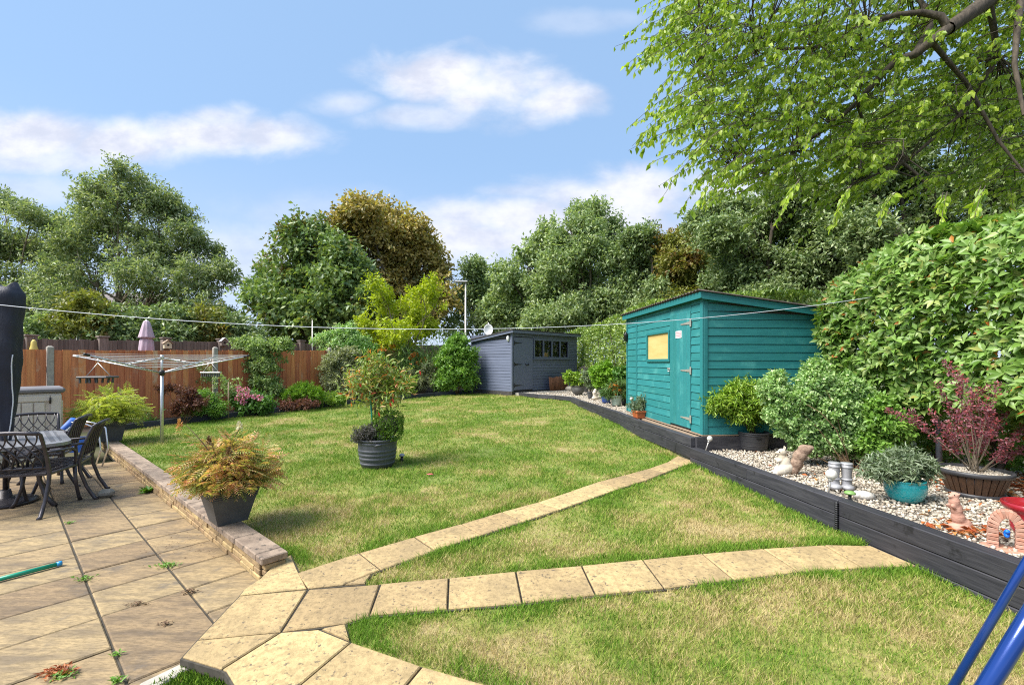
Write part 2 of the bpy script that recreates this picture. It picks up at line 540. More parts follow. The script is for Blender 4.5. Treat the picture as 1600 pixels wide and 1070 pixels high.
def crown(name, mat, clumps, n, size, wid=0.42, kind='far', parent=None, rng=RNG, shell=0.55, gap=0.35, gs=2.0, seed=1, up=0.5, out=0.6, rnd=0.6, droop=0.25, zmin=None, frag=3.6):
    # leaves sit on short outward sprays, not on balls
    per = 22 if frag else 1
    sl = frag * size
    ns = max(int(n * (1 + gap) / per), 8)
    c = np.array([list(k[0]) for k in clumps], float)
    r = np.array([list(k[1]) for k in clumps], float)
    wgt = (r[:, 0] * r[:, 2]) ** .85
    idx = rng.choice(len(c), ns, p=wgt / wgt.sum())
    d0 = unit(rng.normal(size=(ns, 3)))
    Q = c[idx] + d0 * r[idx] * (rng.random(ns) ** .42)[:, None] * rng.uniform(.75, 1.12, ns)[:, None]
    if gap:
        g = vnoise(Q[:, 0] * gs + Q[:, 2] * .7 * gs, Q[:, 2] * gs + Q[:, 1] * .6 * gs, seed) * .65 + .35 * vnoise(Q[:, 0] * gs * 2.7 + 9, Q[:, 2] * gs * 2.7 + Q[:, 1] * gs, seed + 3)
        k = g > .5 * gap
        Q, d0 = Q[k], d0[k]
    ctr = np.average(c, axis=0, weights=wgt)
    dg = unit(Q - ctr)
    sa_ = unit(d0 * .45 + dg * .55 + rng.normal(size=d0.shape) * .45 + np.array([0, 0, up * .55]))
    m = len(Q)
    ln = sl * rng.uniform(.5, 1.35, m)
    u = rng.random((m, per))
    jit = rng.normal(size=(m, per, 3)) * (ln[:, None] * .17 * (1.15 - .75 * u))[..., None]
    P = (Q[:, None] + sa_[:, None] * (ln[:, None] * u)[..., None] + jit).reshape(-1, 3)
    P[:, 2] -= (ln[:, None] * u * u * droop * .35).ravel()
    d = unit(jit.reshape(-1, 3) / np.maximum(sl * .1, 1e-6) + np.repeat(sa_, per, 0) * .8)
    if zmin is not None:
        k = P[:, 2] > zmin
        P, d = P[k], d[k]
    nrm, ax = orient(d, len(P), rng, up, out, rnd, droop)
    s = size * (0.7 + 0.6 * rng.random(len(P)))
    return leafmesh(name, mat, P, nrm, ax, s, wid, kind, parent)
def limb(mb, a, b, r0, r1, rng, bend=0.12, n=5, sides=6):
    a, b = Vector(a), Vector(b)
    d = (b - a).length
    o1 = Vector(rng.normal(size=3)) * d * bend
    pts = []
    for i in range(n + 1):
        t = i / n
        pts.append(a.lerp(b, t) + o1 * math.sin(math.pi * t) + Vector((0, 0, d * 0.06 * math.sin(math.pi * t))))
    mb.tube(pts, [r0 + (r1 - r0) * i / n for i in range(n + 1)], sides, False)
    return pts

# ================================================================== MATERIALS
M_slab = pmat('riven_slab', (.335, .238, .125), (.155, .114, .072), 5.0, .85, .006, (.6, 2.4, 1), .19, c3=(.12, .10, .08), s3=3.4, t3=(.53, .72), bscale=16, hue=.012, lo=.36, hi=.70, detail=10, grain=(34, .55))
M_path = pmat('pitted_slab', (.49, .355, .168), (.33, .24, .12), 3.2, .85, .005, rnd=.19, c3=(.13, .10, .065), s3=30, t3=(.57, .66), bscale=45, hue=.01, detail=9, grain=(26, .45))
M_mortar = pmat('mortar', (.075, .065, .05), (.04, .036, .028), 20, .95, .002)
M_brick = pmat('walling_stone', (.42, .29, .14), (.22, .155, .08), 9, .85, .006, (1, 1, 1), .25, c3=(.07, .06, .04), s3=7, t3=(.6, .72), bscale=30, hue=.02)
M_coping = pmat('coping', (.35, .265, .195), (.19, .14, .105), 8, .88, .006, rnd=.12, c3=(.07, .06, .05), s3=14, t3=(.56, .68), bscale=45)
M_gbase = pmat('gravel_base', (.40, .36, .30), (.22, .19, .16), 60, .95, .006)
M_soil = pmat('soil', (.055, .038, .025), (.11, .08, .055), 18, .95, .015)
M_ground = pmat('ground', (.07, .085, .03), (.10, .09, .05), 2, .95)
M_fence = pmat('fence_wood', (.72, .26, .105), (.47, .16, .065), 5, .8, .002, (7, 7, .6), .22, c3=(.60, .40, .26), s3=2.6, t3=(.55, .72), hue=.02)
M_fence_old = pmat('fence_wood_faded', (.48, .29, .16), (.30, .18, .10), 5, .85, .002, (7, 7, .8), .22, c3=(.33, .27, .20), s3=2.2, t3=(.52, .74), hue=.02)
M_darkfence = pmat('dark_fence', (.13, .095, .078), (.21, .165, .14), 5, .85, .002, (7, 7, .8), .28)
M_concrete = pmat('concrete', (.42, .39, .33), (.30, .27, .23), 14, .9, .002, rnd=.06)
M_sleeper = pmat('black_stained_wood', (.022, .022, .029), (.048, .047, .055), 3, .62, .003, (1.2, 14, 14), .25, c3=(.012, .012, .015), s3=5, t3=(.58, .68), bscale=6)
M_edging = pmat('navy_edging', (.018, .022, .042), (.032, .036, .058), 6, .6, .002, (1.2, 14, 14), .2)
M_teal = pmat('teal_paint', (.027, .218, .225), (.018, .172, .182), 3, .55, .0016, (1.0, 16, 16), .10, c3=(.06, .285, .28), s3=3.0, t3=(.50, .75), hue=.01)
M_tealtrim = pmat('teal_trim', (.022, .195, .205), (.016, .16, .17), 5, .5, .001, (1.0, 14, 14), .06)
M_grey = pmat('slate_blue_paint', (.135, .155, .225), (.108, .128, .19), 3, .55, .0014, (1.0, 14, 14), .07)
M_greytrim = pmat('slate_blue_trim', (.14, .16, .225), (.115, .135, .195), 5, .5, .001)
M_ply = pmat('yellow_ply', (.62, .47, .19), (.55, .39, .14), 3, .6, .0005, (1, 1, 4))
M_felt_gap = pmat('roof_felt_gap_shade', (.035, .033, .034), (.07, .064, .06), 14, .95, .003)
M_bitum = pmat('bitumen_sheet', (.05, .038, .033), (.095, .075, .065), 9, .9, .002)
M_rawwood = pmat('raw_wood', (.36, .27, .19), (.25, .18, .12), 5, .8, .001, (1, 10, 10), .1)
M_iron = pmat('black_iron', (.012, .012, .014), None, 8, .45)
M_galv = pmat('galvanised', (.62, .60, .56), (.5, .48, .45), 20, .42, metal=.6)
M_white = pmat('white_plastic', (.72, .72, .72), None, 8, .4)
M_pane = pmat('dark_glass', (.012, .014, .014), None, 8, .06, spec=.6)
M_alu = pmat('brushed_aluminium', (.60, .61, .62), (.5, .5, .52), 30, .35, metal=.75)
M_cord = pmat('grey_cord', (.55, .58, .58), None, 8, .6)
M_pvc = pmat('wire', (.62, .66, .72), None, 8, .45)
M_bark = pmat('bark', (.12, .095, .07), (.05, .04, .03), 9, .95, .01, (3, 3, .8))
M_bark2 = pmat('pale_bark', (.21, .165, .115), (.10, .08, .055), 9, .95, .006, (3, 3, .8))
M_stem = pmat('stem', (.16, .10, .05), (.09, .06, .03), 9, .9)

# ================================================================== GROUND AND SETTING
def gz(x, y):
    return min(max(L(x, y), -0.05), 0.62) - 0.26
mb = MB()
xs = [-900, -300, -120, -60] + [-40 + 2 * i for i in range(41)] + [60, 120, 300, 900]
ys_ = [-300, -60, -20] + [-10 + 2 * i for i in range(36)] + [80, 140, 300, 1200]
mb.add([(x, y, gz(x, y)) for y in ys_ for x in xs], [(j * len(xs) + i, j * len(xs) + i + 1, (j + 1) * len(xs) + i + 1, (j + 1) * len(xs) + i) for j in range(len(ys_) - 1) for i in range(len(xs) - 1)], True)
tag(mb.build('ground', M_ground), kind='structure')

WD, PD = Vector((-.751, .660, 0)), Vector((.660, .751, 0))      # along the low wall, and square to it
def ps(p, s, z=0.0):
    return Vector((PD.x * p + WD.x * s, PD.y * p + WD.y * s, z))

# ---- patio of riven slabs
mb = MB()
mb.prism([tuple(ps(a, b).xy) for a, b in ((-2.6, -1.0), (1.30, -1.0), (1.30, 9.6), (-2.6, 9.6))], -.08, -.012)
patio = tag(mb.build('patio', M_mortar), kind='structure')
cols_ = [(-2.28, -1.83), (-1.83, -1.38), (-1.38, -.93), (-.93, -.48), (-.48, -.03), (-.03, .425), (.425, .878), (.878, 1.285)]
rr = random.Random(3)
for ci, (p0, p1) in enumerate(cols_):
    s = {5: .21, 6: .23, 7: .225}.get(ci, .2)
    k = 0
    while s < 9.45:
        st = .45
        if ci == 6:
            dbl = k in (6, 12, 16)
        else:
            dbl = rr.random() < .22 and k not in (6, 7, 8, 9)
        st = .9 if dbl else .45
        if ci < 4 and s < 3:
            s += st; k += 2 if dbl else 1
            continue
        j = .006
        e = rr.uniform(-.002, .003)
        poly = [tuple(ps(a, b).xy) for a, b in ((p0 + j, s + j), (p1 - j, s + j), (p1 - j, s + st - j), (p0 + j, s + st - j))]
        c = sum((Vector(q) for q in poly), Vector((0, 0))) / 4
        m_ = MB().prism(ccw([tuple(Vector(q) - c) for q in poly]), -.04, .0, .007)
        o = link('paving_slab', m_.mesh('paving_slab', M_slab), patio, Matrix.Translation((c.x, c.y, e)) @ Matrix.Rotation(rr.uniform(-.004, .004), 4, 'X'))
        s += st
        k += 2 if dbl else 1

# ---- stone paths over the lawn
def PP(pts):
    return [onL(a, b, .008) for a, b in pts]
J1 = [((463, 896), (481, 920)), ((561, 864), (595, 890.5)), ((647.5, 839), (680, 860.5)), ((720.6, 819), (753, 836.5)), ((784, 800), (818, 815.5)),
      ((840, 785), (876, 796)), ((891, 768), (928, 778)), ((933, 753.5), (968, 764)), ((976, 742.5), (1010, 750.5)), ((1013, 732.5), (1040, 738.5)), ((1043, 722), (1069, 727.5)), ((1059, 712), (1090, 723))]
J2 = [((595, 912.5), (576.5, 962.5)), ((701.5, 903), (699.5, 952)), ((806, 892.5), (816.5, 943)), ((909, 884), (931, 930)), ((1004, 874.5), (1038, 919.5)),
      ((1097, 865), (1147, 906)), ((1192, 857), (1248, 893.5)), ((1287, 851.5), (1348, 887)), ((1360, 853), (1434, 885))]
polys = []
def quads(J):
    for i in range(len(J) - 1):
        a, b = J[i]
        c, d = J[i + 1]
        polys.append([a, c, d, b])
quads(J1[1:]); quads(J2)
polys += [[(463, 896), (561, 864), (595, 890.5), (536, 914), (481, 920)],
          [(536, 914.5), (582, 896), (571, 912)],
          [(381, 921), (405, 905), (425, 885), (455, 866), (467, 893), (481, 920), (373, 931)],
          [(482, 921), (594, 912.5), (577, 963), (541, 974), (439, 987.5)],
          [(373, 931), (481, 921), (439, 987.5), (307, 1000)],
          [(307, 1000), (439, 987.5), (345.6, 1046), (283, 1027)],
          [(439, 987.5), (499, 983), (549, 1003), (480, 1061), (400, 1128), (352, 1049), (345.6, 1046)],
          [(500, 982.5), (541, 974), (547, 1001.5)],
          [(549, 1003), (660, 1041), (590, 1125), (480, 1200), (400, 1128), (480, 1061)],
          [(660, 1041), (757, 1069), (850, 1100), (820, 1200), (590, 1125)]]
pw = []
base = MB()
for q in polys:
    w3 = PP(q)
    pw.append(ccw([(v.x, v.y) for v in w3]))
    base.prism(ccw(inset(pw[-1], -.004)), -.03, lambda x, y: L(x, y) + .002)
path = tag(base.build('garden_path', M_mortar), kind='structure')
for i, poly in enumerate(pw):
    c = Vector((sum(v[0] for v in poly) / len(poly), sum(v[1] for v in poly) / len(poly)))
    pl_ = inset(poly, .006)
    pl_ = [(v[0] - c.x, v[1] - c.y) for v in pl_]
    e = rr.uniform(0, .004)
    f1 = lambda x, y, c=c, e=e: L(x + c.x, y + c.y) + .012 + e - L(c.x, c.y)
    f0 = lambda x, y, f1=f1: f1(x, y) - .05
    link('paving_slab', MB().prism(pl_, f0, f1, .006).mesh('paving_slab', M_path), path, Matrix.Translation((c.x, c.y, L(c.x, c.y))))

# ---- low stone wall between patio and lawn
P_F, P_B = 1.262, 1.415
S0, S1 = 3.56, 11.55
o0 = ps(P_F, S0)
S0 = (onz(415, 907, .0)).dot(WD)
S1 = 11.45
wall = thing('garden_wall', 'low buff stone wall with flat coping between the patio and the lawn', 'wall', ps(P_F, S0))
core = MB()
core.prism([tuple(ps(a, b).xy) for a, b in ((P_F + .012, S0 + .01), (P_B - .01, S0 + .01), (P_B - .01, S1), (P_F + .012, S1))], -.05, .135)
core.build('mortar', M_mortar, wall)
for c in range(3):
    s = S0
    z0 = .003 + c * .047
    first = True
    while s < S1 - .05:
        ln = rr.uniform(.16, .34)
        if first and c == 1:
            ln = .12
        first = False
        ln = min(ln, S1 - s)
        d = rr.uniform(.0, .012)
        m_ = MB().box((0, 0, 0), (ln - .009, .09 + d, .041), None, .006)
        M_ = frame(ps(P_F + .045 - d / 2, s + ln / 2, z0 + .0205), WD, -PD)
        link('brick', m_.mesh('brick', M_brick), wall, wmat(wall).inverted() @ M_)
        s += ln
    M_ = frame(ps((P_F + P_B) / 2 + .003, S0 - .028 + rr.uniform(0, .008), z0 + .0205), PD, WD)
    link('brick', MB().box((0, 0, 0), (P_B - P_F - .01, .07, .041), None, .006).mesh('brick', M_brick), wall, wmat(wall).inverted() @ M_)
s = S0 - .07
while s < S1:
    ln = .45 if s > S0 else .12
    m_ = MB().box((0, 0, 0), (ln - .005, .185, .052), None, .007)
    M_ = frame(ps((P_F + P_B) / 2 - .004, s + ln / 2, .146 + .026 + rr.uniform(-.002, .002)), WD, -PD)
    link('coping_stone', m_.mesh('coping_stone', M_coping), wall, wmat(wall).inverted() @ M_)
    s += ln

# ---- timber edging round the lawn
EDGE = [(168, 677), (223, 668.5), (333, 656), (420, 646), (508, 636), (600, 626.5), (680, 619), (742, 614)]
edge_w = [onL(a, b) for a, b in EDGE]
def sleeper(parent, name, a, b, h, wd, z0, z1, side, mat, ch=.006):
    """one timber from a to b (lawn-side foot line), its body on SIDE (+1 left of a->b)"""
    a, b = Vector((a.x, a.y, 0)), Vector((b.x, b.y, 0))
    ex = (b - a).normalized()
    ey = Vector((-ex.y, ex.x, 0))
    ln = (b - a).length
    slope = (z1 - z0) / ln
    M_ = frame((a + b) / 2 + ey * side * wd / 2 + Vector((0, 0, (z0 + z1) / 2 + h / 2)), (ex + Vector((0, 0, slope))).normalized(), ey)
    return link(name, MB().box((0, 0, 0), (ln - .004, wd, h), None, ch).mesh(name, mat), parent, wmat(parent).inverted() @ M_)
edging = thing('timber_edging', 'long dark navy timber edging along the fence bed behind the lawn', 'edging', edge_w[0])
for a, b in zip(edge_w[:-1], edge_w[1:]):
    sleeper(edging, 'edging_board', a, b, .17, .05, L(a.x, a.y) - .04, L(b.x, b.y) - .04, 1, M_edging, .004)
E2T = [(802, 612, .585), (840, 616, .58), (868, 617.6, .58), (891, 619.8, .58), (905, 625.4, .575), (931.6, 633.4, .575), (965.6, 644, .575), (997, 656.6, .575), (1040, 670.5, .575), (1079, 683.5, .575)]
e2 = [edge_w[-1]] + [onz(a, b, z) for a, b, z in E2T]
corner_edge = e2[-1]
edge2 = thing('timber_edging', 'curved black timber edging in front of both sheds', 'edging', e2[0])
TOPZ = [.53, .585, .58, .58, .58, .575, .575, .575, .575, .575, .575]
for i in range(len(e2) - 1):
    a, b = e2[i], e2[i + 1]
    zl = min(L(a.x, a.y), L(b.x, b.y)) - .05
    ta, tb = TOPZ[i], TOPZ[i + 1]
    hh = .125
    sleeper(edge2, 'edging_board', a, b, hh, .09 if i > 3 else .05, ta - hh, tb - hh, 1, M_sleeper)
    if i > 3:
        sleeper(edge2, 'edging_board', a, b, .16, .088, ta - hh - .164, tb - hh - .164, 1, M_sleeper)

# ---- two-high sleeper wall beside the gravel bed
sa, sb, sc = onL(1078, 722.5), onL(1309, 830), onL(1600, 1000)
sc = sb + (sb - sa).normalized() * 3.1
swall = thing('sleeper_wall', 'black stained sleeper wall two timbers high beside the white gravel', 'wall', sa)
def zat(p):
    return L(p.x, p.y)
TOP = .445
for (a, b) in ((sa, sb), (sb, sc)):
    m1 = a.lerp(b, .62)
    sleeper(swall, 'sleeper', a, m1, .13, .11, TOP - .262, TOP - .262, 1, M_sleeper)
    sleeper(swall, 'sleeper', m1, b, .13, .11, TOP - .262, TOP - .262, 1, M_sleeper)
    m2 = a.lerp(b, .5 if a is sa else .72)
    sleeper(swall, 'sleeper', a, m2, .128, .115, TOP - .128, TOP - .128, 1, M_sleeper)
    sleeper(swall, 'sleeper', m2, b, .128, .115, TOP - .128, TOP - .128, 1, M_sleeper)
    sleeper(swall, 'sleeper', a, b, .13, .10, TOP - .395, TOP - .395, 1, M_sleeper)
d_ = (sb - sa).normalized()
mb = MB()
pz = sb - Vector((d_.y, -d_.x, 0)) * -.012
mb.tube([Vector((pz.x, pz.y, .17)) , Vector((pz.x, pz.y, .43))], .012, 6)
for k in range(14):
    mb.lathe([(.013, 0), (.017, .006), (.013, .012)], (pz.x, pz.y, .18 + k * .018), 8)
mb.build('steel_pin', M_iron, swall)

# ---- gravel bed behind it
SH_O = Vector((2.63, 6.2, .615))                    # near corner of the teal shed
SH_A, SH_B = Vector((-.082, .9966, 0)), Vector((.9966, .082, 0))
nrm_r = Vector((-d_.y, d_.x, 0))
bed_near = [(sa + nrm_r * .06), (sc + nrm_r * .06), (sc + nrm_r * 4.5), Vector((5.9, 5.0, 0)), Vector((5.6, 7.5, 0)), Vector((2.5, 6.6, 0))]
mb = MB()
mb.prism(ccw([(v.x, v.y) for v in bed_near]), .1, .385)
tag(mb.build('gravel_bed', M_gbase), kind='structure')
bed_far = [(v.x, v.y) for v in ((e2[i] + Vector((.05, .05, 0))) for i in range(1, len(e2)))] + [(5.5, 6.3), (5.0, 10), (4.0, 16), (3.4, 20), (1.2, 18.4), (-.6, 16.2)]
mb = MB()
mb.prism(ccw(bed_far), .2, .535)
tag(mb.build('gravel_bed', M_gbase), kind='structure')

M_gravel = leafmat('gravel', [(.54, .485, .40, 0), (.43, .37, .29, .25), (.62, .58, .51, .5), (.34, .28, .21, .7), (.57, .50, .40, .85), (.22, .18, .15, 1)], trans=0.0, rough=.85, spec=.2)
def stones(n, poly, z, smin, smax, rng, dens=None):
    x0, x1 = min(p[0] for p in poly), max(p[0] for p in poly)
    y0, y1 = min(p[1] for p in poly), max(p[1] for p in poly)
    P = np.stack([rng.uniform(x0, x1, n), rng.uniform(y0, y1, n)], 1)
    k = inpoly(P, poly) & (P[:, 0] / np.maximum(P[:, 1], .1) < 1.35)
    P = P[k]
    if dens is not None:
        P = P[rng.random(len(P)) < dens(P)]
    iv = np.array([(-1, -1, -1), (1, -1, -1), (1, 1, -1), (-1, 1, -1), (-.75, -.75, 1), (.75, -.75, 1), (.75, .75, 1), (-.75, .75, 1)]) * .72
    fc = np.array([(0, 2, 1), (0, 3, 2), (4, 5, 6), (4, 6, 7), (0, 1, 5), (0, 5, 4), (1, 2, 6), (1, 6, 5), (2, 3, 7), (2, 7, 6), (3, 0, 4), (3, 4, 7)])
    m = len(P)
    s = rng.uniform(smin, smax, m)
    q = unit(rng.normal(size=(m, 4)))
    a, b, c, d = q.T
    Rm = np.stack([np.stack([1 - 2 * (c * c + d * d), 2 * (b * c - a * d), 2 * (b * d + a * c)], 1), np.stack([2 * (b * c + a * d), 1 - 2 * (b * b + d * d), 2 * (c * d - a * b)], 1), np.stack([2 * (b * d - a * c), 2 * (c * d + a * b), 1 - 2 * (b * b + c * c)], 1)], 1)
    loc = iv[None] * (1 + .22 * rng.normal(size=(m, 8, 3))) * np.array([1.15, .9, .66])
    V = np.einsum('mij,mkj->mki', Rm, loc) * s[:, None, None] * .5
    V[:, :, 2] *= .8
    V[:, :, 0] += P[:, 0, None]
    V[:, :, 1] += P[:, 1, None]
    V[:, :, 2] += (z + rng.uniform(-.008, .022, m))[:, None]
    return V.reshape(-1, 3), (fc[None] + (np.arange(m) * 8)[:, None, None]).reshape(-1, 3)
rg = np.random.default_rng(5)
bn = [(v.x, v.y) for v in bed_near]
V_, F_ = stones(52000, ccw(bn), .392, .018, .038, rg, lambda P: np.clip(1.25 - .05 * P[:, 1], .3, 1))
tag(link('gravel', mesh_np('gravel', V_, F_, M_gravel)), kind='stuff')
V_, F_ = stones(12000, ccw(bed_far), .540, .025, .05, rg)
tag(link('gravel', mesh_np('gravel', V_, F_, M_gravel)), kind='stuff')

# ================================================================== LAWN
gr_col = {'g1': (.092, .21, .015), 'g2': (.215, .35, .038), 'dry': (.54, .42, .215)}
def grassmat(name, blades):
    m = bpy.data.materials.new(name)
    m.use_nodes = True
    t = m.node_tree
    b = t.nodes['Principled BSDF']
    ge = nd(t, 'ShaderNodeNewGeometry')
    pos = ge.outputs['Position']
    n1 = nd(t, 'ShaderNodeTexNoise', {'Vector': nd(t, 'ShaderNodeMapping', {'Vector': pos, 'Scale': (1, 1, 0)}).outputs[0], 'Scale': .8, 'Detail': 8.0, 'Roughness': .66}).outputs[0]
    n2 = nd(t, 'ShaderNodeTexNoise', {'Vector': nd(t, 'ShaderNodeMapping', {'Vector': pos, 'Scale': (1, 1, 0), 'Rotation': (0, 0, .5)}).outputs[0], 'Scale': 3.2, 'Detail': 6.0, 'Roughness': .7}).outputs[0]
    rp = ge.outputs['Random Per Island'] if blades else nd(t, 'ShaderNodeTexNoise', {'Vector': pos, 'Scale': 120.0, 'Detail': 2.0}).outputs[0]
    col = mixc(t, rp, gr_col['g1'], gr_col['g2'])
    yy_ = nd(t, 'ShaderNodeSeparateXYZ', {0: pos}).outputs[1]
    f = mth(t, 'ADD', mth(t, 'MULTIPLY', n1, .62), mth(t, 'MULTIPLY', n2, .38))
    f = mth(t, 'ADD', mth(t, 'MULTIPLY', mth(t, 'SUBTRACT', f, .5), 1.35), .5)
    f = mth(t, 'ADD', f, mth(t, 'MULTIPLY', mth(t, 'SUBTRACT', 1.0, sstep(t, yy_, 2.5, 6.5)), .085))
    f = mth(t, 'SUBTRACT', f, .05)
    if blades:
        f = mth(t, 'ADD', f, mth(t, 'MULTIPLY', mth(t, 'SUBTRACT', rp, .5), .22))
    # near ground is drier, with greener growth along the path edges
    if blades:
        at_ = nd(t, 'ShaderNodeAttribute', attribute_name='lush').outputs['Fac']
        f = mth(t, 'SUBTRACT', f, mth(t, 'MULTIPLY', at_, .25))
    col = mixc(t, sstep(t, f, .38, .54), col, (.33, .38, .07))
    col = mixc(t, mth(t, 'MULTIPLY', sstep(t, f, .49, .62), .9), col, gr_col['dry'])
    if not blades:
        col = mixc(t, .55, col, (.16, .13, .06))
    t.links.new(col, b.inputs['Base Color'])
    b.inputs['Roughness'].default_value = .7
    b.inputs['Specular IOR Level'].default_value = .25
    if blades:
        tr = nd(t, 'ShaderNodeBsdfTranslucent')
        t.links.new(col, tr.inputs[0])
        mx = nd(t, 'ShaderNodeMixShader', {0: .3})
        t.links.new(b.outputs[0], mx.inputs[1]); t.links.new(tr.outputs[0], mx.inputs[2])
        t.links.new(mx.outputs[0], t.nodes['Material Output'].inputs[0])
    return m
M_lawn, M_blade = grassmat('turf', False), grassmat('grass_blades', True)
wall_back = [ps(P_B + .0, S0 - .05), ps(P_B + .0, S1)]
lawn_poly = [(v.x, v.y) for v in [onL(463, 896), wall_back[0], wall_back[1]] + edge_w + e2[1:] + [sa, sb, sc, Vector((2.9, -.6, 0)), Vector((.4, -.6, 0)), onL(850, 1110), onL(757, 1069), onL(660, 1041), onL(549, 1003), onL(541, 974), onL(571, 912), onL(536, 914)]]
lawn_poly = ccw(lawn_poly)
lp = [(v.x, v.y) for v in [ps(P_F + .03, S0), ps(P_F + .03, S1)] + [q + Vector((-.1, .1, 0)) for q in edge_w] + [q + Vector((.04, .06, 0)) for q in e2[1:]] + [sa + nrm_r * .05, sc + nrm_r * .05, Vector((2.9, -.8, 0)), Vector((.3, -.8, 0)), onL(640, 1300), onL(480, 990), onL(470, 930)]]
mb = MB()
mb.add([(x, y, L(x, y) - .010) for x, y in lp], [tuple(range(len(lp)))])
lawn = tag(mb.build('lawn', M_lawn), kind='structure')

def blades(n_cells, poly, holes, rng, patch=False):
    """short mown blades, denser near the eye"""
    out = []
    bands = [(1.3, 2.6, 17000), (2.6, 3.6, 14000), (3.6, 5, 8500), (5, 7, 4800), (7, 10, 2600), (10, 14, 1300), (14, 18.5, 800)]
    for d0, d1, dens in bands:
        x0, x1 = -1.15 * d1, 1.2 * d1
        n = int((x1 - x0) * (d1 - d0) * dens)
        P = np.stack([rng.uniform(x0, x1, n), rng.uniform(d0, d1, n)], 1)
        P = P[inpoly(P, poly)]
        for h in holes:
            P = P[~inpoly(P, h)]
        out.append((P, d0))
    return out
holes = [inset(p, -.008) for p in pw]
def segdist(P, A, B):
    A, B = np.array(A[:2]), np.array(B[:2])
    t = np.clip(((P - A) @ (B - A)) / ((B - A) @ (B - A)), 0, 1)
    return np.linalg.norm(P - (A + t[:, None] * (B - A)), axis=1)
edges_ = []
for q in pw:
    for i in range(len(q)):
        edges_.append((q[i], q[(i + 1) % len(q)]))
rg = np.random.default_rng(21)
allV, lush_ = [], []
for P, d0 in blades(0, lawn_poly, holes, rg):
    n = len(P)
    dm = np.full(n, 9.0)
    for A, B in edges_:
        dm = np.minimum(dm, segdist(P, A, B))
    ds = np.minimum(np.minimum(segdist(P, sa, sb), segdist(P, sb, sc)), segdist(P, wall_back[0], wall_back[1]))
    tuft = fbm(P[:, 0] * 3.1, P[:, 1] * 3.1, 3)
    big = fbm(P[:, 0] * .9, P[:, 1] * .9, 9)
    lush = np.clip(1.1 - dm / .16, 0, 1) * np.clip((fbm(P[:, 0] * 2.2, P[:, 1] * 2.2, 17) - .40) * 6, .0, 1.1) * np.clip(1.5 - P[:, 1] * .12, .3, 1) + np.clip(.9 - ds / .12, 0, 1) * (.4 + .6 * (tuft > .5))
    lush = np.clip(lush, 0, 1)
    keep = rg.random(n) < np.clip(.45 + 1.5 * (tuft - .25) + lush, .40, 1)
    P, lush, tuft = P[keep], lush[keep], tuft[keep]
    n = len(P)
    h = rg.uniform(.012, .03, n) * (.6 + 1.0 * tuft) * (1 + 0.6 * lush) * (1 + .02 * d0)
    wdt = (.0024 + .0008 * d0) * rg.uniform(.7, 1.3, n)
    az = rg.uniform(0, 2 * np.pi, n)
    lean = rg.uniform(.2, 1.3, n) * h
    la = rg.uniform(0, 2 * np.pi, n)
    z = L(P[:, 0], P[:, 1])
    V = np.zeros((n, 3, 3))
    for k, sg in ((0, -1), (1, 1)):
        V[:, k, 0] = P[:, 0] + sg * wdt * np.cos(az) * .7
        V[:, k, 1] = P[:, 1] + sg * wdt * np.sin(az) * .7
        V[:, k, 2] = z - .003
    V[:, 2, 0] = P[:, 0] + lean * np.cos(la)
    V[:, 2, 1] = P[:, 1] + lean * np.sin(la)
    V[:, 2, 2] = z + h
    allV.append(V.reshape(-1, 3)); lush_.append(np.repeat(lush, 3))
V_ = np.concatenate(allV)
me = mesh_np('grass', V_, np.arange(len(V_)).reshape(-1, 3), M_blade)
at_ = me.attributes.new('lush', 'FLOAT', 'POINT')
at_.data.foreach_set('value', np.concatenate(lush_).astype(np.float32))
tag(link('grass', me), kind='stuff')

# ---- corner of rough grass with its concrete kerb at the foot of the picture
kp = [onz(a, b, 0) for a, b in ((318, 1036), (346, 1047), (392, 1072), (470, 1160), (200, 1160), (225, 1086))]
tag(MB().prism(ccw([(v.x, v.y) for v in kp]), -.03, .012).build('grass_verge', M_lawn), kind='structure')
kq = [onz(a, b, 0) for a, b in ((218, 1078), (305, 1035), (314, 1041), (240, 1088))]
kerb = thing('kerb', 'narrow weathered concrete kerb at the edge of the small grass corner', 'kerb', kq[0])
MB().prism(ccw([(v.x, v.y) for v in kq]), -.05, .035, .006).build('kerb_stone', M_concrete, kerb)
P = np.stack([rg.uniform(-2.3, -1.2, 30000), rg.uniform(1.6, 2.6, 30000)], 1)
P = P[inpoly(P, ccw([(v.x, v.y) for v in kp]))]
n = len(P)
nrm = unit(rg.normal(size=(n, 3)) + [0, 0, .4])
ax = unit(rg.normal(size=(n, 3)) * .5 + [0, 0, 1.0])
go = leafmesh('grass', M_blade, np.c_[P, np.full(n, .01)], nrm, ax, rg.uniform(.02, .05, n), .10, 'far')
a_ = go.data.attributes.new('lush', 'FLOAT', 'POINT')
a_.data.foreach_set('value', np.full(len(go.data.vertices), .8, dtype=np.float32))
tag(go, kind='stuff')

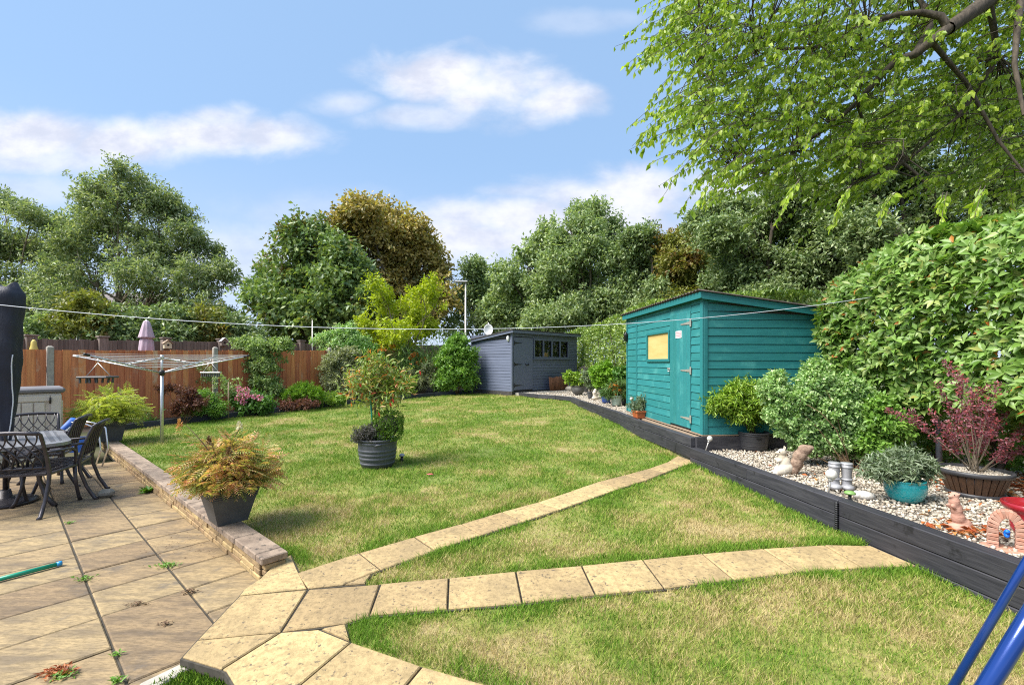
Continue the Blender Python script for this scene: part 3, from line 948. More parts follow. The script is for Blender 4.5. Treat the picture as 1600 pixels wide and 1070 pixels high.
# ================================================================== FENCES
def wedge(w, h, t0, t1):
    """feather-edge board: thick on one side"""
    return MB().hexa([(-w / 2, 0, 0), (w / 2, 0, 0), (w / 2, t1, 0), (-w / 2, t0, 0), (-w / 2, 0, h), (w / 2, 0, h), (w / 2, t1, h), (-w / 2, t0, h)])
FA, FB = Vector((-9.42, 9.2, 0)), Vector((-3.04, 19.5, 0))
fd = (FB - FA).normalized()
fn = Vector((fd.y, -fd.x, 0))                         # towards the garden
def fz(s):
    return .10 + .024 * s
def ftop(s):
    return 1.855 + .0215 * s
fence = thing('garden_fence', 'red brown closeboard fence with concrete posts along the far side of the lawn', 'fence', FA + Vector((0, 0, .1)))
finv = wmat(fence).inverted()
rr = random.Random(5)
posts = [-3.2, 0, 3.1, 6.55, 9.75, 12.9]
for s in posts[1:]:
    p = FA + fd * s
    h = ftop(s) - fz(s) + .06
    m_ = MB().box((0, 0, h / 2), (.105, .105, h), None, .012)
    m_.hexa([(-.05, -.05, h), (.05, -.05, h), (.05, .05, h), (-.05, .05, h), (-.02, -.02, h + .03), (.02, -.02, h + .03), (.02, .02, h + .03), (-.02, .02, h + .03)])
    link('post', m_.mesh('post', M_concrete), fence, finv @ frame(p + Vector((0, 0, fz(s))), fd, -fn))
bw = wedge(.142, 1.0, -.022, -.009)
me1, me2 = bw.mesh('board', M_fence), wedge(.142, 1.0, -.022, -.009).mesh('board', M_fence_old)
for a, b in zip(posts[:-1], posts[1:]):
    s = a + .06
    while s < b - .12:
        st = .128
        h = ftop(a if a > -1 else 0) - fz(s) + rr.uniform(-.012, .012) - .02
        if a > -1:
            h = ftop(s) - fz(s) - .03 + rr.uniform(-.01, .008)
        M_ = frame(FA + fd * (s + st / 2) + Vector((0, 0, fz(s) + .03)), fd, -fn)
        link('board', me1 if a < 6.5 else me2, fence, finv @ M_ @ Matrix.Diagonal((1, 1, h, 1)) @ Matrix.Rotation(rr.uniform(-.006, .006), 4, 'Y'))
        s += st
    for zr in (.35, 1.4):
        c = (FA + fd * (a + b) / 2)
        link('rail', MB().box((0, 0, 0), (b - a - .1, .04, .07)).mesh('rail', M_fence), fence, finv @ frame(c - fn * .03 + Vector((0, 0, fz((a + b) / 2) + zr)), (fd + Vector((0, 0, .022))).normalized(), -fn))

# neighbour's darker fence beyond the lane
NA, NB = FA - fn * 2.6 - fd * 4.5, FA - fn * 2.6 + fd * 15.5
def ntop(s):
    return 2.06 + .0225 * s
nf = thing('neighbour_fence', 'dark brown weathered board fence showing above the red brown one', 'fence', NA)
ninv = wmat(nf).inverted()
mb1 = wedge(.105, 1.0, -.02, -.008).mesh('board', M_darkfence)
s = 0
nposts = []
def nfs(px):                                         # position along this fence that shows at px
    r = (px - CX) / F
    return (r * NA.y - NA.x) / (fd.x - r * fd.y)
for px in (-40, 48, 160, 258, 345, 437, 470, 560, 705):
    nposts.append(nfs(px))
while s < 20:
    if all(abs(s - q) > .1 for q in nposts):
        h = ntop(s) - .2 + rr.uniform(-.015, .015)
        link('board', mb1, nf, ninv @ frame(NA + fd * s + Vector((0, 0, .2)), fd, -fn) @ Matrix.Diagonal((1, 1, h, 1)))
    s += .096
for q in nposts:
    h = ntop(q) + .06
    m_ = MB().box((0, 0, h / 2), (.19, .19, h), None, .01).box((0, 0, h + .02), (.24, .24, .04), None, .008)
    link('post', m_.mesh('post', M_darkfence), nf, ninv @ frame(NA + fd * q + fn * .03, fd, -fn))
M_cream = pmat('cream_paint', (.62, .55, .38), None, 5, .6)
M_yel = pmat('lantern_yellow', (.62, .50, .12), None, 5, .5)
M_hole = pmat('dark_hole', (.01, .01, .01), None, 5, .9)
def birdhouse(px, col, label, dz):
    q = nfs(px)
    p = NA + fd * q + fn * .19 + Vector((0, 0, ntop(q) - dz))
    t = thing('bird_box', label, 'bird box', p, math.atan2(fd.y, fd.x), 'bird boxes on the dark fence posts')
    MB().hexa([(-.09, -.05, 0), (.09, -.05, 0), (.09, .05, 0), (-.09, .05, 0), (-.09, -.05, .14), (.09, -.05, .14), (.09, .05, .14), (-.09, .05, .14)]).add(
        [(-.09, -.05, .14), (.09, -.05, .14), (0, -.05, .23), (-.09, .05, .14), (.09, .05, .14), (0, .05, .23)], [(0, 1, 2), (3, 5, 4)]).build('body', col, t, False)
    rf = MB()
    for sg in (-1, 1):
        rf.box((sg * .062, -.01, .195), (.165, .15, .014), Matrix.Rotation(sg * .785, 3, 'Y'))
    rf.build('roof', M_rawwood if col is M_cream else M_white, t, False)
    MB().lathe([(.028, 0), (.028, .006)], (0, 0, 0), 12).build('hole', M_hole, t, False).matrix_basis = Matrix.Translation((0, -.056, .1)) @ Matrix.Rotation(R(90), 4, 'X')
birdhouse(257, M_cream, 'cream bird box with pale wooden gable right of the closed lilac parasol', .22)
birdhouse(345, M_darkfence, 'dark bird box with a white outlined gable on the dark fence post', .13)
birdhouse(702, M_cream, 'small pale bird box on the dark fence behind the golden tree', .2)
q = nfs(49)
ln = thing('lantern', 'small yellow bell shaped lantern hanging on the dark fence post at far left', 'lantern', NA + fd * q + fn * .2 + Vector((0, 0, ntop(q) - .28)))
MB().lathe([(.02, .26), (.05, .2), (.055, .12), (.075, .04), (.085, 0), (.06, 0)][::-1], (0, 0, 0), 14).build('shade', M_yel, ln, False)
MB().tube([(0, 0, .25), (0, 0, .31)], .008).build('hook', M_iron, ln, False)

# lilac parasol between the fences
pp = at(229, 546, 11.4)
M_lilac = pmat('lilac_canvas', (.50, .39, .46), (.42, .32, .39), 5, .85, .004, (6, 6, 1))
par = thing('closed_parasol', 'closed lilac parasol with a two tier canopy behind the red brown fence', 'parasol', (pp.x, pp.y, .2))
pm = MB()
def pleat(mb, prof, c, n=32, amp=.10, lobes=8):
    vs, fs = [], []
    for (r_, z) in prof:
        for k in range(n):
            th = 2 * math.pi * k / n
            rr_ = r_ * (1 + amp * math.cos(lobes * th))
            vs.append((c[0] + math.cos(th) * rr_, c[1] + math.sin(th) * rr_, c[2] + z))
    for i in range(len(prof) - 1):
        for k in range(n):
            k2 = (k + 1) % n
            fs.append((i * n + k, i * n + k2, (i + 1) * n + k2, (i + 1) * n + k))
    mb.add(vs, fs + [tuple(range((len(prof) - 1) * n, len(prof) * n)), tuple(reversed(range(n)))], True)
pleat(pm, [(.155, 1.5), (.148, 1.75), (.13, 1.95), (.09, 2.05)], (0, 0, 0))
pleat(pm, [(.165, 2.02), (.15, 2.06), (.10, 2.28), (.06, 2.44), (.03, 2.46)], (0, 0, 0))
pm.build('canopy', M_lilac, par, False)
MB().tube([(0, 0, 0), (0, 0, 2.49)], .018).build('pole', M_alu, par, False)

# soil of the fence bed
mb = MB()
poly = [(v.x, v.y) for v in edge_w] + [(e2[2].x - 1.2, e2[2].y + 1.6)] + [((FA + fd * s).x, (FA + fd * s).y) for s in (12.4, 9, 6, 3, 0, -1.5)]
mb.add([(x, y, L(x, y) + .07) for x, y in ccw(poly)], [tuple(range(len(poly)))])
tag(mb.build('soil_bed', M_soil), kind='structure')

# ================================================================== SHEDS
def cladding(parent, O, ax, nout, zones, pitch, mat, name='cladding_board', thick=.016, inv=None, skip=None, roof=None, rr=random.Random(9)):
    """zones: (u0,u1,z0,z1) on the wall plane through O along ax; each board an object. roof(u): wall height there (boards cut to the slope)"""
    for (u0, u1, z0, z1) in zones:
        z = z0
        while z < z1 - .01:
            h = min(pitch, z1 - z)
            ln = u1 - u0 - .003
            t0, t1 = thick, thick * .45
            ho = h - .005
            z_a = z_b = ho
            if roof is not None:
                z_a, z_b = min(ho, roof(u0) - z), min(ho, roof(u1) - z)
                if z_a <= .004 and z_b <= .004:
                    break
                if z_a < .004 or z_b < .004:        # board runs out under the slope
                    k = (max(z_a, 0)) / max(z_a - z_b, 1e-6) if z_a > z_b else 1
                    ln = max(ln * k, .02)
                    z_b = .003
            e = rr.uniform(0, .0015)
            m_ = MB().hexa([(-.5 * (u1 - u0) + .0015, 0, 0), (-.5 * (u1 - u0) + ln, 0, 0), (-.5 * (u1 - u0) + ln, -t0 - e, 0), (-.5 * (u1 - u0) + .0015, -t0 - e, 0),
                            (-.5 * (u1 - u0) + .0015, 0, z_a), (-.5 * (u1 - u0) + ln, 0, z_b), (-.5 * (u1 - u0) + ln, -t1 - e, z_b), (-.5 * (u1 - u0) + .0015, -t1 - e, z_a)])
            m_.f = [tuple(reversed(f)) for f in m_.f]
            M_ = frame(O + ax * (u0 + u1) / 2 + Vector((0, 0, z)), ax, -nout, (0, 0, 1))
            link(name, m_.mesh(name, mat), parent, inv @ M_)
            z += h
def panelbox(mb, O, ax, nout, u0, u1, z0, z1, t, off=0.0, ch=.003):
    """box standing on the wall plane, T thick, from OFF outwards"""
    c = O + ax * (u0 + u1) / 2 + nout * (off + t / 2) + Vector((0, 0, (z0 + z1) / 2))
    mb.box(c, (u1 - u0, t, z1 - z0), frame((0, 0, 0), ax, -nout).to_3x3(), ch)
    return mb

# ---- teal shed
TL, TW, TH, TH2 = 3.07, 2.15, 1.93, 1.66
ts = thing('garden_shed', 'teal painted wooden shed with boarded yellow window and plank door', 'shed', SH_O)
ti = wmat(ts).inverted()
nL, nR = -SH_B, -SH_A                                 # outward normals: door wall (left) and end wall (towards us)
OA = SH_O.copy()
# core behind the boards; its dark colour puts shadow lines into the gaps
c2 = MB()
def shp(u, v, z):
    return SH_O + SH_A * u + SH_B * v + Vector((0, 0, z))
c2.hexa([shp(.004, .004, 0), shp(TL, .004, 0), shp(TL, TW, 0), shp(.004, TW, 0), shp(.004, .004, TH - .01), shp(TL, .004, TH - .01), shp(TL, TW, TH2 - .01), shp(.004, TW, TH2 - .01)])
c2.build('wall', M_felt_gap, ts)
D0, D1 = .33, 1.02                                    # door
W0, W1, WZ0, WZ1 = 1.07, 1.95, 1.017, 1.469             # window
pt = .113
cladding(ts, SH_O, SH_A, nL, [(.05, D0, .0, TH - .02), (D0, D1, 1.735, TH - .02), (D1, 2.50, 0, WZ0), (D1, W0, WZ0, WZ1), (W1, 2.50, WZ0, WZ1), (D1, 2.50, WZ1, TH - .02), (2.55, TL - .03, 0, TH - .02)], pt, M_teal, inv=ti)
cladding(ts, SH_O, SH_B, nR, [(.05, TW - .02, 0, TH)], pt, M_teal, inv=ti, roof=lambda v: TH + (TH2 - TH) * v / TW - .03)
cladding(ts, shp(TL, 0, 0), SH_B, SH_A, [(.05, TW - .02, 0, TH2)], .2, M_teal, inv=ti)
for (O_, ax, nn, u0, u1) in ((SH_O, SH_A, nL, -.022, .05), (SH_O, SH_A, nL, 2.50, 2.55), (SH_O, SH_A, nL, TL - .03, TL + .02), (SH_O, SH_B, nR, .003, .05), (SH_O, SH_B, nR, TW - .02, TW + .02)):
    h = TH - .02 if ax is SH_A or u0 < .1 else TH2 - .03
    mb = panelbox(MB(), O_, ax, nn, u0, u1, -.005, h, .026, .0)
    mb.build('corner_batten', M_tealtrim, ts)
# plank door
door = thing('door', None, None, shp(D1, 0, 0))
door.parent = ts
door.matrix_basis = ti @ Matrix.Translation(shp(D1, 0, 0))
x = D0 + .004
for i in range(6):
    wd = (D1 - D0 - .008) / 6
    panelbox(MB(), SH_O, SH_A, nL, x + .003, x + wd - .003, .03, 1.735 - .0, .018, .006, .004).build('plank', M_teal, door)
    x += wd
for i, z in enumerate((.17, .87, 1.56)):
    m_ = MB()
    n_ = nL * .028
    def hp(u, dz):
        return shp(u, 0, z + dz) + nL * .027
    pts = [hp(D0 + .01, -.022), hp(D0 + .01, .022), hp(D0 + .30, .007), hp(D0 + .30, -.007)]
    m_.hexa(pts + [p + nL * .004 for p in pts])
    pts = [hp(D0 - .035, -.055), hp(D0 - .035, .055), hp(D0 + .005, .055), hp(D0 + .005, -.055)]
    m_.hexa(pts + [p + nL * .006 for p in pts])
    m_.build('hinge', M_galv, door)
m_ = panelbox(MB(), SH_O, SH_A, nL, D1 - .02, D1 + .075, .87, .90, .008, .026)
m_.lathe([(.022, 0), (.022, .016)], shp(D1 + .01, 0, .84) + nL * .035, 10)
m_.build('padlock', M_galv, door)
sg = panelbox(MB(), SH_O, SH_A, nL, .60, .80, 1.36, 1.47, .003, .026, 0).build('sign', M_white, ts)
M_redink = pmat('red_ink', (.50, .20, .24), None, 8, .6)
for k in range(3):
    z = 1.445 - k * .026
    u = .615
    m_ = MB()
    while u < .785:
        l_ = rr.uniform(.012, .03)
        panelbox(m_, SH_O, SH_A, nL, u, min(u + l_, .787), z - .007, z + .006, .0012, .0295, 0)
        u += l_ + .007
    m_.build('lettering', M_redink, sg)
win = panelbox(MB(), SH_O, SH_A, nL, W0, W1, WZ0 + .03, WZ1, .006, .004, 0).build('window_board', M_ply, ts)
fr = MB()
for (a, b, c, d) in ((W0 - .045, W0, WZ0 - .02, WZ1 + .04), (W1, W1 + .045, WZ0 - .02, WZ1 + .04), (W0, W1, WZ1, WZ1 + .04), (W0, W1, WZ0 - .02, WZ0 + .03)):
    panelbox(fr, SH_O, SH_A, nL, a, b, c, d, .032, .003)
fr.build('window_frame', M_tealtrim, ts)
# fascias and corrugated roof
ov = .09
def rz(v):
    return TH + (TH2 - TH) * v / TW
mb = MB()
p = [shp(-.10, -ov, rz(-ov) - .08), shp(TL + .08, -ov, rz(-ov) - .08), shp(TL + .08, -ov + .02, rz(-ov) - .08), shp(-.10, -ov + .02, rz(-ov) - .08)]
mb.hexa(p + [q + Vector((0, 0, .085)) for q in p])
mb.build('fascia', M_tealtrim, ts)
mb = MB()
p = [shp(-.10, -ov + .021, rz(-ov) - .09), shp(-.10, TW + .06, rz(TW + .06) - .09), shp(-.08, TW + .06, rz(TW + .06) - .09), shp(-.08, -ov + .021, rz(-ov) - .09)]
mb.hexa(p + [q + Vector((0, 0, .095)) for q in p])
mb.build('fascia', M_tealtrim, ts)
vs, fs = [], []
nu, nv = 130, 8
for i in range(nu + 1):
    u = -.13 + (TL + .26) * i / nu
    zz_ = .014 * math.sin(2 * math.pi * u / .095)
    for j in range(nv + 1):
        v = -ov - .03 + (TW + ov + .12) * j / nv
        vs.append(shp(u, v, rz(v) + .022 + zz_))
n0 = len(vs)
vs += [q + Vector((0, 0, .006)) for q in vs]
for i in range(nu):
    for j in range(nv):
        a = i * (nv + 1) + j
        fs += [(a, a + 1, a + nv + 2, a + nv + 1), (n0 + a, n0 + a + nv + 1, n0 + a + nv + 2, n0 + a + 1)]
for i in range(nu):
    a = i * (nv + 1)
    fs.append((a, a + nv + 1, n0 + a + nv + 1, n0 + a))
    a += nv
    fs.append((a + nv + 1, a, n0 + a, n0 + a + nv + 1))
for j in range(nv):
    fs.append((j + 1, j, n0 + j, n0 + j + 1))
    a = nu * (nv + 1) + j
    fs.append((a, a + 1, n0 + a + 1, n0 + a))
mb = MB().add(vs, fs, True)
mb.build('roof', M_bitum, ts)
# dark plinth and timber ledge
mb = MB()
mb.prism(ccw([tuple(shp(a, b, 0).xy) for a, b in ((.05, .05), (TL, .05), (TL, TW), (.05, TW))]), .2, SH_O.z - .022)
mb.build('plinth', M_felt_gap, ts)
mb = MB()
mb.prism(ccw([tuple(shp(a, b, 0).xy) for a, b in ((-.03, -.03), (TL, -.03), (TL, TW), (-.03, TW))]), SH_O.z - .02, SH_O.z - .004)
mb.build('floor_board', M_rawwood, ts)
lanternp = shp(TL - .02, -.05, 1.52)
sp = thing('wall_lantern', 'small black lantern on the far left corner of the teal shed', 'lantern', lanternp)
MB().lathe([(.02, -.1), (.035, -.09), (.045, .02), (.05, .03), (.02, .07), (.006, .1)], (0, 0, 0), 8).build('body', M_iron, sp, False)
MB().box((.03, 0, .08), (.07, .012, .012)).build('bracket', M_iron, sp, False)

# dark timber kerb and ledge under the shed's end
pl = thing('timber_plinth', 'dark timber plinth under the end of the teal shed', 'plinth', shp(0, 0, -.25))
mb = MB()
q = [shp(-.06, -.12, 0), shp(-.06, TW + .2, 0), shp(-.005, TW + .2, 0), shp(-.005, -.12, 0)]
mb.prism(ccw([tuple(v.xy) for v in q]), .2, SH_O.z - .028)
mb.build('timber', M_sleeper, pl)
mb = MB()
ld = [shp(-.005, -.028, 0), shp(TL - .1, -.028, 0)] + [Vector((v.x + .09, v.y, 0)) for v in e2[-4:]]
mb.prism(ccw([(v.x, v.y) for v in (shp(0, -.032, 0), shp(TL - .2, -.032, 0), shp(TL - .2, -.085, 0), shp(0, -.085, 0))]), 
    .5, SH_O.z - .034)
mb.build('ledge', M_rawwood, pl)

# ---- slate blue shed
GO = Vector((0.0, 15.5, .61))
GD, GE = Vector((.70, .713, 0)).normalized(), Vector((-.713, .70, 0)).normalized()
GL, GW, GH, GH2 = 3.72, 2.15, 2.06, 1.80
gs_ = thing('garden_shed', 'slate blue wooden shed with a four pane window at the end of the lawn', 'shed', GO)
gi = wmat(gs_).inverted()
nF, nS = -GE, -GD                                     # door wall and the side wall outward normals
def gp(d, e, z):
    return GO + GD * d + GE * e + Vector((0, 0, z))
w0, w1, wz0, wz1 = 1.14, 3.10, 1.20, 1.80
liner = MB()
for (a, b, c, d) in ((0, w0, 0, GH - .02), (w1, GL, 0, GH - .02), (w0, w1, 0, wz0), (w0, w1, wz1, GH - .02)):
    q = [gp(a, .005, c), gp(b, .005, c), gp(b, .03, c), gp(a, .03, c)]
    liner.hexa(q + [v + Vector((0, 0, d - c)) for v in q])
for (a, b, c, d) in ((.005, .03, .03, GW), (GL - .03, GL, .03, GW), (.03, GL - .03, GW - .03, GW)):
    q = [gp(a, c, 0), gp(b, c, 0), gp(b, d, 0), gp(a, d, 0)]
    liner.hexa(q + [v + Vector((0, 0, (GH - .02) if c < .1 else GH2 - .02)) for v in q[:2]] + [v + Vector((0, 0, GH2 - .02)) for v in q[2:]])
liner.build('wall', M_felt_gap, gs_)  # liner coloured dark to put shadow into the gaps between boards
cladding(gs_, GO, GD, nF, [(1.05, w0 - .06, 0, GH), (w0 - .06, w1 + .06, 0, wz0 - .06), (w0 - .06, w1 + .06, wz1 + .05, GH), (w1 + .06, GL, 0, GH), (.05, 1.05, 1.90, GH)], .1, M_grey, inv=gi)
cladding(gs_, gp(0, GW, 0), -GE, nS, [(.0, GW - .05, 0, GH)], .1, M_grey, inv=gi, roof=lambda u: GH2 + (GH - GH2) * u / GW - .02)
mb = panelbox(MB(), GO, GD, nF, -.02, .05, 0, GH, .026)
mb.build('corner_batten', M_greytrim, gs_)
mb = panelbox(MB(), GO, GE, nS, .0, .05, 0, GH, .026)
mb.build('corner_batten', M_greytrim, gs_)
gd = panelbox(MB(), GO, GD, nF, .07, 1.03, .04, 1.87, .03, .006).build('door', M_grey, gs_)
for z in (.2, .93, 1.67):
    m_ = MB()
    f = lambda u, dz: gp(u, 0, z + dz) + nF * .037
    pts = [f(.10, -.03), f(.48, -.006), f(.48, .006), f(.10, .03)]
    m_.hexa(pts + [v + nF * .006 for v in pts])
    pts = [f(.07, -.07), f(.105, -.07), f(.105, .07), f(.07, .07)]
    m_.hexa(pts + [v + nF * .008 for v in pts])
    m_.build('hinge', M_iron, gd)
m_ = MB().tube([gp(.63, 0, .95) + nF * .04, gp(.65, 0, .91) + nF * .07, gp(.78, 0, .91) + nF * .07, gp(.80, 0, .95) + nF * .04], .016, 6)
m_.build('handle', M_iron, gd)
wf = MB()
for (a, b, c, d) in ((w0 - .05, w0, wz0 - .05, wz1 + .05), (w1, w1 + .05, wz0 - .05, wz1 + .05), (w0, w1, wz1, wz1 + .05), (w0, w1, wz0 - .05, wz0)):
    panelbox(wf, GO, GD, nF, a, b, c, d, .05, .0)
for k in (1, 2, 3):
    u = w0 + (w1 - w0) * k / 4
    panelbox(wf, GO, GD, nF, u - .03, u + .03, wz0, wz1, .045, .0)
panelbox(wf, GO, GD, nF, w0 - .09, w1 + .09, wz0 - .09, wz0 - .052, .07, .0)
wf = wf.build('window', M_greytrim, gs_)
M_gl = bpy.data.materials.new('window_glass')
M_gl.use_nodes = True
t_ = M_gl.node_tree
t_.nodes.remove(t_.nodes['Principled BSDF'])
mx_ = nd(t_, 'ShaderNodeMixShader', {0: .05})
t_.links.new(nd(t_, 'ShaderNodeBsdfTransparent', {0: (.75, .8, .78, 1)}).outputs[0], mx_.inputs[1])
t_.links.new(nd(t_, 'ShaderNodeBsdfGlossy', {0: (.8, .85, .85, 1), 'Roughness': .03}).outputs[0], mx_.inputs[2])
t_.links.new(mx_.outputs[0], t_.nodes['Material Output'].inputs[0])
for k in range(4):
    u = w0 + (w1 - w0) * k / 4
    q = [gp(u + .02, 0, wz0) - nF * .004, gp(u + (w1 - w0) / 4 - .02, 0, wz0) - nF * .004]
    MB().add([q[0], q[1], q[1] + Vector((0, 0, wz1 - wz0)), q[0] + Vector((0, 0, wz1 - wz0))], [(0, 1, 2, 3)]).build('pane', M_gl, wf)
M_dk = pmat('interior_shade', (.02, .018, .016), None, 5, .9)  # near-black panel added behind the glass; its colour stands for the unlit interior
MB().hexa([gp(.05, .4, .1), gp(GL - .05, .4, .1), gp(GL - .05, .42, .1), gp(.05, .42, .1)] + [gp(.05, .4, 1.9), gp(GL - .05, .4, 1.9), gp(GL - .05, .42, 1.9), gp(.05, .42, 1.9)]).build('dark_recess_panel', M_dk, gs_)
MB().hexa([gp(w0 - .1, .03, 1.17), gp(w1 + .1, .03, 1.17), gp(w1 + .1, .22, 1.17), gp(w0 - .1, .22, 1.17)] + [gp(w0 - .1, .03, 1.2), gp(w1 + .1, .03, 1.2), gp(w1 + .1, .22, 1.2), gp(w0 - .1, .22, 1.2)]).build('shelf', M_rawwood, gs_)
M_or = pmat('orange_box', (.60, .24, .05), (.45, .30, .12), 20, .6)
ob = thing('box', 'small orange box on the shelf inside the slate blue shed window', 'box', gp(w0 + .72, .1, 1.2))
MB().box((0, 0, .08), (.2, .1, .16), frame((0, 0, 0), GD, GE).to_3x3(), .004).build('carton', M_or, ob, False)
# roof
mb = MB()
def grz(e):
    return GH + (GH2 - GH) * e / GW
q = [gp(-.14, -.16, grz(-.16) + .02), gp(GL + .1, -.16, grz(-.16) + .02), gp(GL + .1, GW + .12, grz(GW + .12) + .02), gp(-.14, GW + .12, grz(GW + .12) + .02)]
mb.hexa(q + [v + Vector((0, 0, .035)) for v in q])
mb.build('roof', M_felt_gap, gs_)
mb = MB()
q = [gp(-.12, -.15, grz(-.15) - .07), gp(GL + .08, -.15, grz(-.15) - .07), gp(GL + .08, -.125, grz(-.15) - .07), gp(-.12, -.125, grz(-.15) - .07)]
mb.hexa(q + [v + Vector((0, 0, .088)) for v in q])
mb.build('fascia', M_greytrim, gs_)
mb = MB()
q = [gp(-.12, -.124, grz(-.12) - .06), gp(-.12, GW + .1, grz(GW + .1) - .06), gp(-.095, GW + .1, grz(GW + .1) - .06), gp(-.095, -.124, grz(-.12) - .06)]
mb.hexa([q[0], q[3], q[2], q[1]] + [v + Vector((0, 0, .078)) for v in (q[0], q[3], q[2], q[1])])
mb.build('fascia', M_greytrim, gs_)
MB().prism(ccw([tuple(gp(a, b, 0).xy) for a, b in ((-.02, -.02), (GL, -.02), (GL, GW), (-.02, GW))]), .2, GO.z - .002).build('plinth', M_felt_gap, gs_)
MB().prism(ccw([tuple(gp(a, b, 0).xy) for a, b in ((.12, -.60), (2.4, -.70), (2.4, -.03), (.12, -.03))]), .45, GO.z - .05, .006).build('step', M_concrete, gs_)
lt = thing('wall_light', 'round white bulkhead light on the side of the slate blue shed', 'wall light', gp(-.03, .16, 1.83))
MB().ell((0, 0, 0), (.06, .06, .11)).build('shade', M_white, lt, False)
MB().box((.03, .02, 0), (.05, .05, .1)).build('bracket', M_white, lt, False)
dd = gp(.1, 1.3, grz(1.3) + .05)
dish = thing('satellite_dish', 'small white satellite dish standing on the slate blue shed roof', 'satellite dish', dd)
MB().tube([(0, 0, 0), (0, 0, .5)], .02).build('mast', M_galv, dish, False)
MB().lathe([(.03, 0), (.13, .03), (.17, .08), (.165, .085), (.12, .04), (.03, .015)], (0, 0, 0), 18, 1, 1.25).build('dish', M_white, dish, False).matrix_basis = Matrix.Translation((0, -.02, .22)) @ Matrix.Rotation(R(80), 4, 'X')

# ================================================================== HOUSE AND POLES FAR BEHIND
M_render = pmat('cream_render', (.50, .45, .36), (.42, .37, .29), 2, .85)
M_tiles = pmat('grey_roof', (.13, .11, .11), (.20, .17, .16), 14, .85, .01, (1, 6, 6))
hs = thing('house', 'cream rendered house half hidden behind the trees at left', 'house', (-31.5, 33, .3))
MB().box((0, 3.5, 2.2), (9.5, 7, 4.8)).build('wall', M_render, hs, False)
MB().add([(-5.2, -.5, 4.55), (5.2, -.5, 4.55), (5.2, 7.5, 4.55), (-5.2, 7.5, 4.55), (-3.6, 3.5, 6.9), (3.6, 3.5, 6.9)], [(0, 1, 5, 4), (1, 2, 5), (2, 3, 4, 5), (3, 0, 4), (3, 2, 1, 0)]).build('roof', M_tiles, hs, False)
for x in (-2.9, -.3, 2.4):
    for z in (3.3,):
        f = MB()
        for (a, b, c, d) in ((-.65, -.58, -.6, .6), (.58, .65, -.6, .6), (-.03, .03, -.6, .6), (-.65, .65, .6, .67), (-.65, .65, -.67, -.6)):
            f.box((x + (a + b) / 2, -.03, z + (c + d) / 2), (b - a, .08, d - c))
        fo = f.build('window', M_white, hs, False)
        MB().box((x, -.012, z), (1.2, .02, 1.2)).build('pane', M_pane, fo, False)
def mast(px, ytop, yy, r, label, head):
    p = at(px, ytop, yy)
    t = thing('lamp_post' if head else 'mast', label, 'lamp post' if head else 'mast', (p.x, p.y, .3))
    MB().tube([(0, 0, 0), (0, 0, 1.2), (0, 0, p.z - .3)], [r * 1.6, r * 1.2, r * .8], 8).build('pole', M_galv, t, False)
    if head:
        MB().box((-.25, 0, p.z - .3), (.75, .22, .1), None, .03).build('lamp_head', M_galv, t, False)
mast(727.5, 440, 26, .055, 'thin grey street lamp post rising behind the slate blue shed', True)
mast(538, 366, 23.0, .05, 'tall white mast standing in front of the brown chestnut tree', False)
mast(488, 500, 17, .02, 'short thin bare pole behind the fence near the sycamore', False)

# ================================================================== PATIO FURNITURE
M_cast = pmat('cast_aluminium', (.040, .036, .042), (.065, .058, .066), 30, .38, .0006, metal=.35, spec=.6)
M_tabletop = pmat('table_top_metal', (.26, .26, .28), (.33, .33, .35), 30, .36, .0006, metal=.4)
M_navy = pmat('navy_cover', (.010, .012, .024), (.018, .021, .038), 4, .62, .02, (3, 3, .9), bscale=3.2)
M_zip = pmat('white_zip', (.7, .7, .72), None, 5, .5)
M_blue = pmat('blue_fabric', (.02, .12, .50), (.015, .09, .40), 8, .55, .003)
M_chrome = pmat('chrome', (.75, .75, .77), None, 8, .2, metal=.9)
M_beige = pmat('beige_resin', (.64, .57, .48), (.58, .51, .43), 4, .6, .001, (1, 1, 10))
M_lid = pmat('grey_resin', (.19, .18, .19), (.16, .155, .165), 5, .5)

TC = Vector((-5.75, 5.12, 0))
tb = thing('patio_table', 'dark cast metal garden table with a slotted lattice top', 'table', TC, math.atan2(WD.y, WD.x))
HL, HW = .70, .50                                     # half length (along the wall direction), half width
def rrect(hl, hw, r, n=5):
    out = []
    for cx, cy_, a0 in ((hl - r, hw - r, 0), (-hl + r, hw - r, 90), (-hl + r, -hw + r, 180), (hl - r, -hw + r, 270)):
        out += [(cx + r * math.cos(R(a0 + 90 * i / n)), cy_ + r * math.sin(R(a0 + 90 * i / n))) for i in range(n + 1)]
    return out
o_, i_ = rrect(HL, HW, .2), rrect(HL - .07, HW - .07, .14)
mb = MB()
n = len(o_)
vs = [(x, y, .72) for x, y in o_] + [(x, y, .725) for x, y in i_] + [(x, y, .685) for x, y in o_] + [(x, y, .70) for x, y in i_]
fs = []
for k in range(n):
    j = (k + 1) % n
    fs += [(k, j, n + j, n + k), (2 * n + j, 2 * n + k, 3 * n + k, 3 * n + j), (2 * n + k, 2 * n + j, j, k), (n + k, n + j, 3 * n + j, 3 * n + k)]
mb.add(vs, fs)
mb.build('table_rim', M_tabletop, tb, False)
k = 0
x = -HL + .10
while x < HL - .06:
    link('slat', MB().box((x, 0, .712), (.034, 2 * HW - .13, .014)).mesh('slat', M_tabletop), tb)
    x += .062
y = -HW + .11
while y < HW - .06:
    link('slat', MB().box((0, y, .716), (2 * HL - .13, .03, .010)).mesh('slat', M_tabletop), tb)
    y += .075
